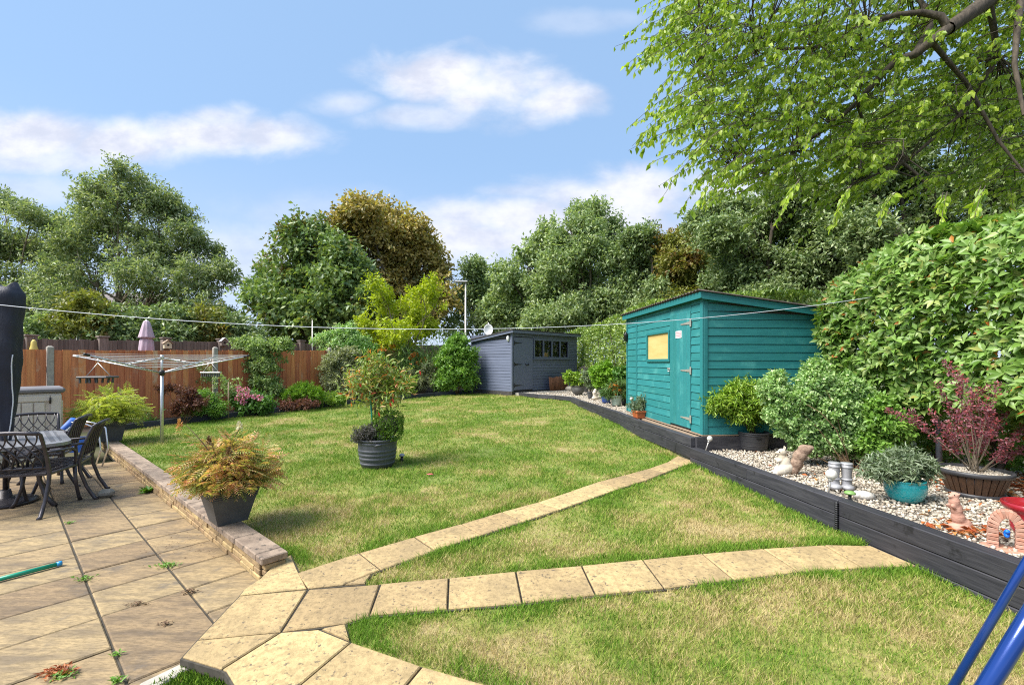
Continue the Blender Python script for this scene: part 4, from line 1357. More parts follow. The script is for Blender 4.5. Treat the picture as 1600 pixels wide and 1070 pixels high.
for sx in (-1, 1):
    for sy in (-1, 1):
        MB().tube([(sx * .40, sy * .26, .70), (sx * .42, sy * .28, .5), (sx * .38, sy * .25, .3), (sx * .44, sy * .30, .1), (sx * .52, sy * .37, .0)], [.026, .024, .022, .022, .026], 8).build('leg', M_cast, tb, False)
MB().tube([(-.4, -.26, .45), (0, 0, .40), (.4, .26, .45)], .014, 6).tube([(-.4, .26, .45), (0, 0, .402), (.4, -.26, .45)], .014, 6).build('stretcher', M_cast, tb, False)

def make_chair(label):
    t = thing('garden_chair', label, 'chair', group='cast metal chairs round the patio table')
    m = MB()                                          # seat frame with its grid
    m.box((-.245, 0, .43), (.035, .48, .028), None, .006).box((.245, 0, .43), (.035, .48, .028), None, .006)
    m.box((0, .225, .425), (.455, .035, .03), None, .006).box((0, -.225, .43), (.455, .035, .03), None, .006)
    m.build('seat_frame', M_cast, t, False)
    for k in range(7):
        MB().box((0, -.18 + k * .06, .432), (.456, .026, .012)).build('slat', M_cast, t, False)
    for k in range(4):
        MB().box((-.165 + k * .11, 0, .437), (.05, .418, .010)).build('slat', M_cast, t, False)
    def bk(z):                                        # lean of the back
        u = (z - .43) / .45
        return -.235 - .06 * u - .075 * u * u
    for sx in (-1, 1):
        MB().tube([(sx * .25, -.40, .0), (sx * .25, -.37, .02), (sx * .25, -.30, .16), (sx * .25, -.245, .34), (sx * .25, -.235, .45), (sx * .247, bk(.6), .6), (sx * .245, bk(.75), .75), (sx * .245, bk(.86), .86), (sx * .243, bk(.88) - .035, .885)],
                  [.022, .019, .018, .019, .02, .018, .017, .016, .014], 8).build('leg', M_cast, t, False)
        MB().tube([(sx * .24, .32, .0), (sx * .24, .29, .05), (sx * .24, .24, .2), (sx * .24, .21, .42)], [.022, .017, .017, .02], 8).build('leg', M_cast, t, False)
        MB().tube([(sx * .255, bk(.66), .665), (sx * .285, -.10, .655), (sx * .29, .06, .645), (sx * .28, .15, .60), (sx * .26, .19, .50), (sx * .25, .19, .44)], [.013, .015, .016, .015, .013, .012], 8).build('armrest', M_cast, t, False)
    m = MB()
    pts = [(x, bk(.87) - .03 - .02 * math.cos(x * 6), .875 + .018 * math.cos(x * 6.4)) for x in (-.245, -.16, -.08, 0, .08, .16, .245)]
    m.tube(pts, .02, 8)
    m.build('top_rail', M_cast, t, False)
    MB().tube([(x, bk(.5), .50) for x in (-.245, 0, .245)], .015, 6).build('lower_rail', M_cast, t, False)
    for k in range(6):                                # crossing curved bars of the back
        for sg in (-1, 1):
            pts = []
            for i in range(9):
                z = .50 + .38 * i / 8
                x0 = -.21 + k * .084
                x = x0 + sg * .085 * math.sin((i / 8 - .5) * math.pi * 1.15)
                x = max(-.24, min(.24, x))
                pts.append((x, bk(z) + sg * .004, z))
            MB().tube(pts, .0105, 6, True, .55).build('back_bar', M_cast, t, False)
    return t
ch0 = make_chair('cast metal chair nearest the camera with its lattice back turned to us')
def put_chair(o, foot, face, lx):
    """rear right (lx=1) or left foot placed at FOOT, facing direction FACE"""
    a = math.atan2(face[1], face[0]) - math.pi / 2
    off = rotz(a) @ Vector((.25 * lx, -.40, 0))
    o.location = (foot.x - off.x, foot.y - off.y, 0)
    o.rotation_euler = (0, 0, a)
f0 = onz(60, 812, 0)
put_chair(ch0, f0, (-.30, .95), 1)
c1 = copy_tree(ch0)
c1['label'] = 'cast metal chair nearest the garden wall with a stone at its foot'
put_chair(c1, onz(153, 779, 0), (-.86, -.50), -1)
c2_ = copy_tree(ch0)
c2_['label'] = 'cast metal chair on the long side of the table nearer the blue lounger'
put_chair(c2_, onz(143, 765, 0) + Vector((-.30, .16, 0)), (-.86, -.50), -1)
c3_ = copy_tree(ch0)
c3_['label'] = 'cast metal chair in front of the beige storage box behind the table'
c3_.location = (-6.33, 5.98, 0)
c3_.rotation_euler = (0, 0, math.atan2(-.66, .751) - math.pi / 2)

# covered parasol through the middle of the table
cp_ = thing('covered_parasol', 'tall closed parasol in a dark navy cover with a white zip', 'parasol', TC)
def cover(zz_):
    return np.interp(zz_, [.72, .85, 1.2, 1.6, 2.0, 2.25, 2.38, 2.47], [.05, .072, .10, .125, .14, .155, .16, .09])
n, m = 40, 46
vs, fs = [], []
for i in range(m + 1):
    z = .72 + (2.47 - .72) * i / m
    for k in range(n):
        th = 2 * math.pi * k / n
        r_ = float(cover(z)) * (1 + .05 * math.sin(5 * th + z * 2) + .05 * math.sin(3 * th - z * 5) + .03 * math.sin(z * 23 + 2 * th))
        dz = (.05 * math.sin(th * 2 + 1) if i == m else 0)
        vs.append((math.cos(th) * r_, math.sin(th) * r_, z + dz))
for i in range(m):
    for k in range(n):
        fs.append((i * n + k, i * n + (k + 1) % n, (i + 1) * n + (k + 1) % n, (i + 1) * n + k))
fs.append(tuple(range(m * n, m * n + n)))
MB().add(vs, fs, True).build('cover', M_navy, cp_, False)
th = -.25
pts = []
for i in range(24):
    z = .74 + .95 * i / 23
    a = th + .10 * math.sin(z * 7)
    r_ = float(cover(z)) * (1 + .05 * math.sin(5 * a + z * 2) + .05 * math.sin(3 * a - z * 5) + .03 * math.sin(z * 23 + 2 * a)) + .003
    pts.append((math.cos(a) * r_, math.sin(a) * r_, z))
MB().tube(pts, .006, 6).build('zip', M_zip, cp_, False)
MB().tube([(0, 0, .05), (0, 0, 2.4)], .022, 10).build('pole', M_cast, cp_, False)
MB().lathe([(.27, 0), (.27, .03), (.22, .055), (.06, .075), (.045, .16), (.03, .16)], (0, 0, 0), 28).build('base', M_cast, cp_, False)

# storage box
BO = onz(97, 701, 0)
BO = Vector((-1.0, 1, 0)) * 7.55
BO = at(97, 600, 7.55); BO.z = 0
sb_ = thing('storage_box', 'beige resin garden storage box with a grey lid against the fence', 'storage box', BO, math.atan2(PD.y, PD.x))
BW, BD, BH = 1.35, .78, 1.10                          # x runs along its front, to the left of the corner
MB().box((-BW / 2, BD / 2, BH / 2), (BW - .02, BD - .02, BH), None, .01).build('body', M_beige, sb_, False)
for i in range(8):
    x = -.26 - i * .135
    MB().box((x, -.002, .52), (.122, .03, .86), None, .008).build('panel', M_beige, sb_, False)
MB().box((-.07, -.004, .54), (.13, .04, 1.06), None, .01).build('corner_post', M_beige, sb_, False)
for i in range(4):
    MB().box((.0, .12 + i * .18, .52), (.03, .165, .9), None, .008).build('panel', M_beige, sb_, False)
MB().box((-.69, -.004, 1.015), (1.1, .034, .10), None, .008).build('panel', M_beige, sb_, False)
MB().box((-BW / 2, BD / 2, BH + .045), (BW + .08, BD + .08, .09), None, .028).build('lid', M_lid, sb_, False)
MB().tube([(-.14, -.03, .93), (-.14, -.05, 1.03)], .012).build('hinge', M_iron, sb_, False)
MB().box((-1.02, -.03, 1.04), (.12, .03, .03), None, .006).build('handle', M_iron, sb_, False)

# folded blue lounger
fl = thing('folded_lounger', 'folded garden lounger with a blue padded roll and chrome tubes behind the chairs', 'lounger', (-6.66, 6.72, 0), .2)
ra, rb = Vector((-.16, .0, .42)), Vector((.13, .0, .74))
MB().tube([ra, rb], .062, 14).build('headrest', M_blue, fl, False)
MB().hexa([(-.05, .05, .25), (.3, .05, .25), (.3, .07, .25), (-.05, .07, .25), (-.02, .10, .48), (.34, .10, .48), (.34, .12, .48), (-.02, .12, .48)]).build('fabric', M_blue, fl, False)
for dy in (-.06, .1):
    MB().tube([(.12, dy, .72), (.30, dy + .02, .68), (.44, dy + .04, .60), (.5, dy, .3), (.42, dy, .02)], .011, 8).tube([(-.3, dy, .02), (-.1, dy, .4), (.1, dy + .02, .66)], .011, 8).build('frame', M_chrome, fl, False)

# stone at the chair's foot and the green pole
rk = onz(166, 776, 0)
M_stone = pmat('weathered_stone', (.26, .24, .20), (.16, .15, .13), 14, .9, .006, c3=(.35, .36, .10), s3=9, t3=(.62, .7))
mb = MB().box((0, 0, .045), (.15, .11, .09), rotz(.5).to_3x3(), .03)
tag(link('stone', mb.mesh('stone', M_stone), None, Matrix.Translation(rk)), 'small weathered grey stone beside the foot of the chair by the wall', 'stone')
M_greenpole = pmat('green_plastic', (.012, .30, .17), (.01, .24, .15), 10, .35)
M_bluecap = pmat('blue_cap', (.03, .30, .62), None, 5, .35)
a, b = onz(97, 879, .022), onz(-30, 912, .022)
gp_ = thing('plastic_pole', 'green plastic pole with a blue end lying on the patio', 'pole', a)
MB().tube([a.lerp(b, .07), b], .0165, 12).build('tube', M_greenpole, gp_)
MB().tube([a, a.lerp(b, .075)], .0185, 12).build('end_cap', M_bluecap, gp_)

# ================================================================== ROTARY WASHING LINE
rp = onL(253, 692)
ra_ = thing('rotary_airer', 'silver four arm rotary washing line standing in the lawn', 'washing line', rp)
MB().tube([(0, 0, -.05), (0, 0, 1.27)], .026, 12).build('mast', M_alu, ra_, False)
MB().tube([(0, 0, 1.2), (0, 0, 1.56)], .02, 12).build('mast_top', M_alu, ra_, False)
MB().lathe([(.03, 1.21), (.045, 1.23), (.045, 1.29), (.03, 1.31)], (0, 0, 0), 12).build('hub', M_iron, ra_, False)
MB().lathe([(.03, 1.5), (.032, 1.56), (.02, 1.58)], (0, 0, 0), 12).build('top_cap', M_alu, ra_, False)
RA, ZT = 1.5, 1.56
tips = []
for k in range(4):
    a = R(90 * k + 2)
    d = Vector((math.cos(a), math.sin(a), 0))
    t_ = d * RA + Vector((0, 0, ZT))
    tips.append(d)
    MB().tube([d * .04 + Vector((0, 0, 1.265)), t_], .0135, 8).build('arm', M_alu, ra_, False)
    MB().tube([Vector((0, 0, 1.53)), d * .75 + Vector((0, 0, 1.265 + (ZT - 1.265) * .5))], .008, 6).build('strut', M_alu, ra_, False)
    MB().tube([t_ - d * .05 - Vector((0, 0, .01)), t_ + d * .035 + Vector((0, 0, .01))], .019, 8).build('end_cap', M_iron if k != 2 else M_white, ra_, False)
mb = MB()
for j in range(8):
    rad = .45 + j * .148
    zr = 1.265 + (ZT - 1.265) * (rad / RA) + .02
    for k in range(4):
        p, q = tips[k] * rad, tips[(k + 1) % 4] * rad
        mid = (p + q) / 2 + Vector((0, 0, -.012))
        mb.tube([p + Vector((0, 0, zr)), mid + Vector((0, 0, zr)), q + Vector((0, 0, zr))], .0026, 4, False)
mb.build('line', M_cord, ra_, False)
M_dkplastic = pmat('dark_grey_plastic', (.05, .055, .06), (.08, .08, .085), 8, .5)
def hanger(top, wd, label, ang, col, rnd):
    t = thing('peg_hanger', label, 'peg hanger', top, ang, 'peg hangers on the rotary line')
    MB().tube([(0, 0, 0), (0, 0, -.06)], .006, 6).tube([(0, 0, -.06), (-wd * .38, 0, -.26)], .006, 6).tube([(0, 0, -.06), (wd * .42, 0, -.26)], .006, 6).build('hook', M_galv, t, False)
    MB().box((0, 0, -.275), (wd, .26 if rnd else .05, .028), None, .008).build('frame', col, t, False)
    for k in range(9):
        MB().box((-wd * .44 + k * wd * .11, rr.uniform(-.1, .1) if rnd else 0, -.325), (.02, .028, .075), Matrix.Rotation(rr.uniform(-.2, .2), 3, 'Y'), .003).build('peg', M_dkplastic, t, False)
hanger(rp + tips[3] * 1.28 + Vector((-.02, 0, 1.50)), .42, 'dark peg hanger on the left arm of the rotary washing line', .1, M_dkplastic, True)
hanger(rp + tips[1] * 1.30 + Vector((.05, 0, 1.51)), .44, 'thin grey peg hanger on the right arm of the rotary washing line', -.1, M_galv, False)

# ================================================================== LONG CLOTHES LINE AND ITS POST
A_, B_ = at(-120, 463, 3.9), at(1462, 447, 5.35)
pts = []
for i in range(41):
    t = i / 40
    p = A_.lerp(B_, t)
    p.z -= .50 * 4 * t * (1 - t) * .78
    pts.append(p)
cl_ = thing('clothes_line', 'long pale washing line sagging across the garden to the hedge', 'washing line', A_)
MB().tube(pts, .0032, 6).build('wire', M_pvc, cl_)
M_bluegrey = pmat('blue_grey_post', (.17, .21, .27), (.13, .16, .20), 10, .5)
pb = onz(1467, 733, .40)
pt_ = thing('line_post', 'slim blue grey metal post in front of the hedge behind the purple shrub', 'post', pb)
MB().tube([(0, 0, -.05), (0, 0, .75), (0, 0, B_.z - pb.z + .05)], .03, 12).build('pole', M_bluegrey, pt_, False)
MB().lathe([(.034, B_.z - pb.z + .04), (.03, B_.z - pb.z + .07), (.01, B_.z - pb.z + .075)], (0, 0, 0), 12).build('cap', M_iron, pt_, False)

# ================================================================== SWING FRAME
M_swing = pmat('blue_metallic_paint', (.006, .045, .24), (.005, .036, .20), 6, .22, coat=.6, spec=.6, metal=.35)
sw = thing('swing_frame', 'shiny blue tubular swing frame legs at the lower right corner', 'swing frame', (1.5, 1.3, .1))
def sleg(p0, p1, r_, z0, z1):
    d = (p1 - p0)
    f = lambda z: p0 + d * ((z - p0.z) / d.z)
    return f(z0), f(z1)
a0, a1 = sleg(at(1489, 1072, 1.76), at(1600, 884, 1.76), .022, .08, 1.95)
b0, b1 = sleg(at(1542, 1072, .95), at(1602, 975, .95), .022, .06, 1.95)
MB().tube([a0, a1], .0145, 16).build('leg', M_swing, sw)
MB().tube([b0, b1], .017, 16).build('leg', M_swing, sw)
MB().tube([a1, b1], .024, 14).build('top_bar', M_swing, sw)
for q in (a1, b1):
    MB().tube([q, Vector((q.x + .75, q.y + .1, .12))], .0225, 14).build('leg', M_swing, sw)

# ================================================================== POTS AND ORNAMENTS
M_dkpot = pmat('dark_grey_pot', (.060, .063, .068), (.08, .083, .088), 12, .55, .0012)
M_barrelpot = pmat('slate_plastic_barrel', (.060, .065, .080), (.085, .09, .105), 5, .5, .001, (14, 14, 1))
M_blackpot = pmat('black_plastic', (.040, .040, .045), (.055, .055, .060), 6, .45)
M_tealpot = pmat('turquoise_glaze', (.010, .30, .33), (.02, .36, .38), 4, .16, .0012, c3=(.10, .28, .24), s3=7, t3=(.62, .72), coat=.6)
M_oak = pmat('brown_barrel', (.085, .042, .022), (.045, .024, .015), 5, .5, .002, (16, 16, 1.2))
M_red = pmat('red_glazed_plastic', (.30, .012, .022), (.24, .010, .018), 4, .25, coat=.5)
M_terra = pmat('terracotta', (.52, .13, .04), (.45, .11, .035), 8, .6)
M_bluepot = pmat('blue_glaze', (.015, .07, .32), (.01, .05, .25), 6, .2, coat=.5)
M_mint = pmat('mint_glaze', (.42, .52, .42), (.36, .47, .38), 6, .35)
M_greybowl = pmat('grey_bowl', (.09, .09, .085), (.13, .13, .12), 10, .7)
M_compost = pmat('compost', (.035, .025, .018), (.07, .05, .035), 30, .95, .01)
M_steelball = pmat('crackle_glass', (.75, .73, .68), (.55, .52, .47), 60, .2, .002, spec=.7)
M_silver = pmat('silver_paint', (.42, .42, .44), (.30, .30, .32), 12, .45, .001, metal=.3)

def potprof(r0, r1, h, lip=.02, t=.012, bulge=0.0):
    pr = []
    for i in range(7):
        u = i / 6
        pr.append((r0 + (r1 - r0) * u + bulge * math.sin(math.pi * u), h * u * .92))
    pr += [(r1 + lip, h * .92), (r1 + lip, h), (r1 + lip - t, h), (r1 - t, h * .9), (r1 - t, h * .82)]
    return pr
def roundpot(t, r0, r1, h, mat, lip=.015, bulge=0.0, bands=(), n=28, soil=True):
    o = MB().lathe(potprof(r0, r1, h, lip, .012, bulge), (0, 0, 0), n).build('pot', mat, t, False)
    for (u, w_, e) in bands:
        r_ = r0 + (r1 - r0) * u / .92 + e
        MB().lathe([(r_ - .006, h * u - w_ * 1.2), (r_, h * u - w_), (r_ + .004 * w_, h * u + w_), (r_ - .006, h * u + w_ * 1.2)], (0, 0, 0), n).build('band', mat, t, False)
    if soil:
        MB().lathe([(r1 - .014, h * .83), (r1 * .6, h * .86), (.01, h * .87)], (0, 0, 0), n).build('compost', M_compost, t, False)
    return o
def squarepot(t, w0_, w1_, h, mat):
    def ring(hw, z):
        return [(-hw, -hw, z), (hw, -hw, z), (hw, hw, z), (-hw, hw, z)]
    lv = [(w0_ / 2, 0), (w0_ / 2 + (w1_ - w0_) / 2 * .70, h * .70)]
    for k in range(4):
        u = .72 + k * .06
        lv += [(w0_ / 2 + (w1_ - w0_) / 2 * u + .005, h * u), (w0_ / 2 + (w1_ - w0_) / 2 * (u + .035) + .005, h * (u + .035)), (w0_ / 2 + (w1_ - w0_) / 2 * (u + .045), h * (u + .045))]
    lv += [(w1_ / 2 + .004, h * .97), (w1_ / 2 + .004, h), (w1_ / 2 - .02, h), (w1_ / 2 - .03, h * .9)]
    vs = []
    for hw, z in lv:
        vs += ring(hw, z)
    fs = [(3, 2, 1, 0)]
    for i in range(len(lv) - 1):
        for k in range(4):
            fs.append((i * 4 + k, i * 4 + (k + 1) % 4, (i + 1) * 4 + (k + 1) % 4, (i + 1) * 4 + k))
    n_ = len(lv) * 4
    fs.append((n_ - 4, n_ - 3, n_ - 2, n_ - 1))
    MB().add(vs, fs).build('pot', mat, t, False)
    MB().box((0, 0, h * .86), (w1_ - .07, w1_ - .07, .02)).build('compost', M_compost, t, False)

# statues grown from overlapping forms into one skin
def statue(name, label, cat, loc, rz_, parts, mat, vox=.006, scale=1.0):
    mb = MB()
    for (c, r_, rot) in parts:
        M_ = None
        if rot:
            M_ = Matrix.Rotation(R(rot[1]), 3, rot[0])
        mb.ell(c, r_, 14, 10, M_)
    o = mb.build(name, mat)
    o.matrix_basis = Matrix.Translation(loc) @ rotz(rz_) @ Matrix.Diagonal((scale, scale, scale, 1))
    m = o.modifiers.new('skin', 'REMESH')
    m.mode = 'VOXEL'
    m.voxel_size = vox
    m.use_smooth_shade = True
    s = o.modifiers.new('soft', 'SMOOTH')
    s.iterations = 3
    s.factor = .6
    return tag(o, label, cat)
M_sqbody = pmat('cream_stone', (.62, .57, .48), (.46, .39, .29), 8, .75, .003, c3=(.30, .22, .14), s3=5, t3=(.58, .72), bscale=60)
M_sqtail = pmat('brown_stone', (.34, .24, .17), (.16, .10, .07), 34, .85, .012)
M_pink = pmat('pink_stone', (.52, .30, .22), (.42, .22, .16), 20, .8, .006, (1, 1, 2.5), c3=(.60, .50, .38), s3=4.5, t3=(.55, .66))
sqp = onz(1228, 741, .40)
sq = thing('squirrel_statue', 'cream stone squirrel statue with a big brown tail on the white gravel', 'statue', sqp, -.35)
body = statue('body', None, None, (0, 0, 0), 0, [((0, 0, .07), (.075, .065, .07), None), ((-.01, 0, .125), (.058, .052, .075), None), ((-.035, 0, .235), (.045, .04, .042), ('Y', 15)), ((-.078, 0, .226), (.026, .024, .02), None), ((-.01, .028, .285), (.010, .008, .022), None), ((-.01, -.028, .285), (.010, .008, .022), None),
    ((-.035, 0, .18), (.04, .038, .05), None), ((-.062, .03, .15), (.04, .016, .016), ('Y', -25)), ((-.062, -.03, .15), (.04, .016, .016), ('Y', -25)), ((-.095, 0, .158), (.018, .03, .018), None), ((-.05, .05, .045), (.055, .028, .045), None), ((-.05, -.05, .045), (.055, .028, .045), None),
    ((-.095, .045, .016), (.045, .022, .016), None), ((-.095, -.045, .016), (.045, .022, .016), None)], M_sqbody, .007)
body.parent = sq
tail = statue('tail', None, None, (0, 0, 0), 0, [((.07, 0, .05), (.045, .04, .05), None), ((.095, 0, .12), (.05, .042, .075), ('Y', 8)), ((.12, 0, .20), (.055, .044, .075), ('Y', 18)), ((.155, 0, .265), (.055, .04, .05), ('Y', 40)), ((.19, 0, .285), (.035, .03, .03), None)], M_sqtail, .007)
tail.parent = sq
tail.matrix_basis = Matrix.Translation((-.02, 0, 0)) @ Matrix.Diagonal((1.25, 1.3, 1.05, 1))
M_eye = pmat('painted_eye', (.03, .025, .02), None, 5, .4)
for sy in (-1, 1):
    MB().ell((-.066, sy * .034, .245), (.006, .004, .007), 8, 6).build('eye', M_eye, sq, False)
mk = onz(1497, 828, .40)
me_ = thing('animal_statue', 'pink and cream stone meerkat like statue standing upright on the gravel', 'statue', mk, .1)
b_ = statue('body', None, None, (0, 0, 0), 0, [((.02, 0, .025), (.085, .06, .028), None), ((.04, 0, .05), (.06, .05, .04), ('Y', 25)), ((.0, 0, .09), (.042, .04, .055), ('Y', -10)), ((-.012, 0, .15), (.036, .035, .06), ('Y', -10)), ((-.03, 0, .205), (.034, .032, .045), ('Y', -8)), ((-.028, 0, .25), (.028, .027, .026), None), ((-.055, 0, .245), (.022, .015, .013), ('Y', -12)),
    ((-.018, .026, .268), (.008, .005, .010), None), ((-.018, -.026, .268), (.008, .005, .010), None), ((-.055, .016, .17), (.03, .010, .012), ('Y', 35)), ((-.055, -.016, .17), (.03, .010, .012), ('Y', 35)), ((-.05, .03, .02), (.035, .016, .014), None), ((-.05, -.03, .02), (.035, .016, .014), None), ((.11, .02, .02), (.06, .015, .014), ('Z', 15))], M_pink, .006)
b_.parent = me_
for sy in (-1, 1):
    MB().ell((-.05, sy * .018, .258), (.004, .003, .004), 8, 6).build('eye', M_eye, me_, False)
# wellington boots
wb = onz(1314, 764, .40)
wt = thing('boot_planter', 'pair of silver painted wellington boot ornaments on the gravel', 'ornament', wb, .25)
for dx, dy in ((-.045, .03), (.045, -.02)):
    m_ = MB().tube([(dx, dy, .0), (dx, dy, .05), (dx, dy, .12), (dx, dy, .20), (dx, dy, .245)], [.042, .044, .040, .046, .048], 14)
    m_.ell((dx - .03, dy - .035, .03), (.055, .058, .032), 14, 8)
    bo = m_.build('boot', M_silver, wt, False)
    for z in (.09, .205, .235):
        MB().lathe([(.047, z), (.051, z + .005), (.051, z + .013), (.047, z + .018)], (dx, dy, 0), 14).build('band', M_silver, bo, False)
    MB().lathe([(.042, .2451), (.03, .244), (.001, .243)], (dx, dy, .001), 14).build('opening', M_hole, bo, False)
# arched brick ornament with a blue bird
ap = onz(1573, 858, .40)
ag = thing('arch_ornament', 'small terracotta brick arch ornament holding a blue bird beside the red pot', 'ornament', ap, -.75)
M_tbrick = pmat('pink_brick', (.38, .16, .10), (.46, .27, .20), 12, .85, .002, rnd=.18)
for k in range(15):
    th = math.pi * k / 14
    c = Vector((-math.cos(th) * .062, 0, .12 + math.sin(th) * .11))
    MB().box(c, (.05, .07, .021), Matrix.Rotation(th + math.pi / 2 if False else -(math.pi - th), 3, 'Y'), .003).build('brick', M_tbrick, ag, False)
for sx in (-1, 1):
    for k in range(5):
        MB().box((sx * .062, 0, .016 + k * .0235), (.052, .072, .021), None, .003).build('brick', M_tbrick, ag, False)
MB().lathe([(.125, -.012), (.125, .006), (.115, .012)], (0, 0, 0), 20, 1, .6).build('base', M_tbrick, ag, False)
M_bird = pmat('bright_blue', (.01, .16, .72), None, 5, .4)
bd = MB().ell((0, 0, .10), (.016, .032, .018), 12, 8, Matrix.Rotation(.5, 3, 'X')).ell((0, -.026, .122), (.014, .014, .014), 12, 8)
bd.add([(-.008, .025, .095), (.008, .025, .095), (.012, .06, .07), (-.012, .06, .07)], [(0, 1, 2, 3)]).add([(-.004, -.039, .122), (.004, -.039, .122), (0, -.05, .12)], [(0, 1, 2)])
bd.build('bird', M_bird, ag, False)
MB().tube([(-.05, 0, .078), (.05, 0, .078)], .004, 6).build('perch', M_rawwood, ag, False)
# white stone, mushroom light, crackle-ball lights, path lights
ws = onz(1350, 779, .40)
M_wstone = pmat('white_stone', (.68, .66, .62), (.55, .52, .47), 10, .8, .008, bscale=18)
o = MB().ell((0, 0, .03), (.085, .045, .04), 14, 9, rotz(-.3).to_3x3()).ell((-.05, .01, .035), (.04, .035, .036)).build('stone', M_wstone)
o.location = ws
tag(o, 'long rounded white stone lying on the gravel beside the green mushroom light', 'stone')
mp_ = onz(1328, 783, .40)
ml = thing('mushroom_light', 'small green capped mushroom light beside the white stone', 'garden light', mp_)
M_gcap = pmat('green_cap', (.16, .30, .08), (.22, .36, .12), 10, .4)
MB().lathe([(.012, -.03), (.013, .06)], (0, 0, 0), 10).build('stem', M_iron, ml, False)
MB().lathe([(.014, .06), (.042, .065), (.045, .075), (.03, .088), (.004, .093)], (0, 0, 0), 16).build('cap', M_gcap, ml, False)
def ball(px0, py0, px1, py1, z, r_, label, yy):
    a, b = at(px0, py0, yy), at(px1, py1, yy)
    t = thing('ball_light', label, 'garden light', b, 0, 'crackle glass ball lights on stakes')
    MB().tube([b - (a - b) * .3, a], .007, 8).build('stake', M_galv, t)
    MB().ell(a, (r_, r_, r_), 16, 10).build('globe', M_steelball, t)
    MB().tube([a - (a - b).normalized() * (r_ + .012), a - (a - b).normalized() * (r_ * .75)], r_ * .45, 10).build('collar', M_galv, t)
ball(1109, 685, 1103, 702, .42, .036, 'glass ball light on a leaning stake at the near corner of the teal shed', 6.05)
ball(1299, 741, 1295, 768, .4, .047, 'glass ball light on a stake in front of the silver boots', 4.05)
ball(987, 623, 993, 640, .6, .036, 'glass ball light on a stake behind the terracotta planter', 8.5)
def pathlight(p, label, h=.10):
    t = thing('path_light', label, 'garden light', p, 0, 'small black path lights in the lawn')
    MB().lathe([(.010, -.03), (.022, 0), (.024, .01), (.02, h * .7)], (0, 0, 0), 12).build('stem', M_iron, t, False)
    MB().lathe([(.02, h * .7), (.04, h * .75), (.042, h * .82), (.03, h), (.004, h * 1.08)], (0, 0, 0), 14).build('cap', M_silver, t, False)
pathlight(onL(628, 721), 'small black path light just right of the barrel planter on the lawn', .11)
pathlight(onL(933, 645), 'small black path light against the curved edging near the slate blue shed', .13)
pathlight(onL(995, 676), 'small black path light by the edging in front of the terracotta planter', .13)
disc = onL(672, 741, .012)
tag(MB().lathe([(.03, 0), (.045, .006), (.03, .01), (.004, .011)], disc, 14, 1, .7).build('plastic_disc', pmat('pink_plastic', (.65, .10, .12), None, 5, .5)), 'small flat pink disc lying on the lawn right of the barrel planter', 'toy')

# ================================================================== LEAF MATERIALS
LM_ash = leafmat('ash_leaf', [(0.122, 0.181, 0.093), (0.205, 0.275, 0.127), (0.304, 0.363, 0.171), (0.407, 0.436, 0.256)], .28, .42)
LM_syc = leafmat('sycamore_leaf', [(0.101, 0.175, 0.067), (0.176, 0.263, 0.088), (0.294, 0.363, 0.100)], .25, .40, patch=(.16, .12, .03), ps=.55, pt=(.58, .72))
LM_chest = leafmat('chestnut_leaf', [(0.265, 0.212, 0.074), (0.420, 0.329, 0.108), (0.527, 0.403, 0.124), (0.234, 0.289, 0.098)], .25, .5, patch=(.085, .10, .03), ps=.35, pt=(.5, .68))
LM_gold = leafmat('golden_leaf', [(0.299, 0.368, 0.014), (0.414, 0.471, 0.023), (0.230, 0.322, 0.016), (0.483, 0.506, 0.034)], .35, .45)
LM_dark = leafmat('dark_leaf', [(0.108, 0.173, 0.079), (0.175, 0.254, 0.099), (0.266, 0.337, 0.144), (0.337, 0.404, 0.200)], .22, .38)
LM_mid = leafmat('mid_leaf', [(0.148, 0.226, 0.101), (0.228, 0.316, 0.137), (0.327, 0.408, 0.177), (0.407, 0.468, 0.260)], .28, .42)
LM_yell = leafmat('autumn_leaf', [(0.186, 0.205, 0.043), (0.254, 0.254, 0.051), (0.137, 0.186, 0.047)], .28, .45, patch=(.19, .11, .025), ps=.4, pt=(.52, .68))
LM_cherry = leafmat('cherry_leaf', [(0.148, 0.245, 0.030), (0.232, 0.347, 0.038), (0.339, 0.447, 0.052), (0.435, 0.529, 0.077)], .42, .40)
LM_phot = leafmat('photinia_leaf', [(0.087, 0.176, 0.027, 0), (0.143, 0.260, 0.043, .25), (0.202, 0.338, 0.071, .5), (0.258, 0.382, 0.114, .8), (0.304, 0.353, 0.095, .975), (0.414, 0.196, 0.038, .985), (0.460, 0.137, 0.028, 1)], .25, .38, spec=.4)
LM_laur = leafmat('laurel_leaf', [(0.078, 0.147, 0.031), (0.147, 0.233, 0.045), (0.241, 0.345, 0.062), (0.345, 0.431, 0.103)], .22, .30, spec=.55)
LM_photpot = leafmat('young_photinia_leaf', [(.14, .23, .04, 0), (.22, .32, .065, .35), (.32, .38, .11, .7), (.42, .34, .11, .85), (.54, .25, .06, .94), (.58, .13, .05, 1)], .25, .36)
LM_box = leafmat('box_leaf', [(.055, .135, .010), (.10, .20, .014), (.15, .26, .022)], .2, .4)
LM_heath = leafmat('heather_leaf', [(.055, .06, .05), (.10, .095, .085), (.16, .14, .14), (.04, .05, .035)], .15, .6)
LM_pier = leafmat('pieris_leaf', [(0.115, 0.223, 0.024), (0.189, 0.324, 0.032), (0.270, 0.405, 0.049), (0.351, 0.459, 0.068)], .25, .36)
LM_berb = leafmat('variegated_leaf', [(0.139, 0.271, 0.072), (0.231, 0.393, 0.121), (0.389, 0.544, 0.225), (0.592, 0.700, 0.386)], .25, .42)
LM_bgreen = leafmat('bright_leaf', [(0.094, 0.208, 0.032), (0.161, 0.308, 0.046), (0.254, 0.400, 0.079)], .25, .42)
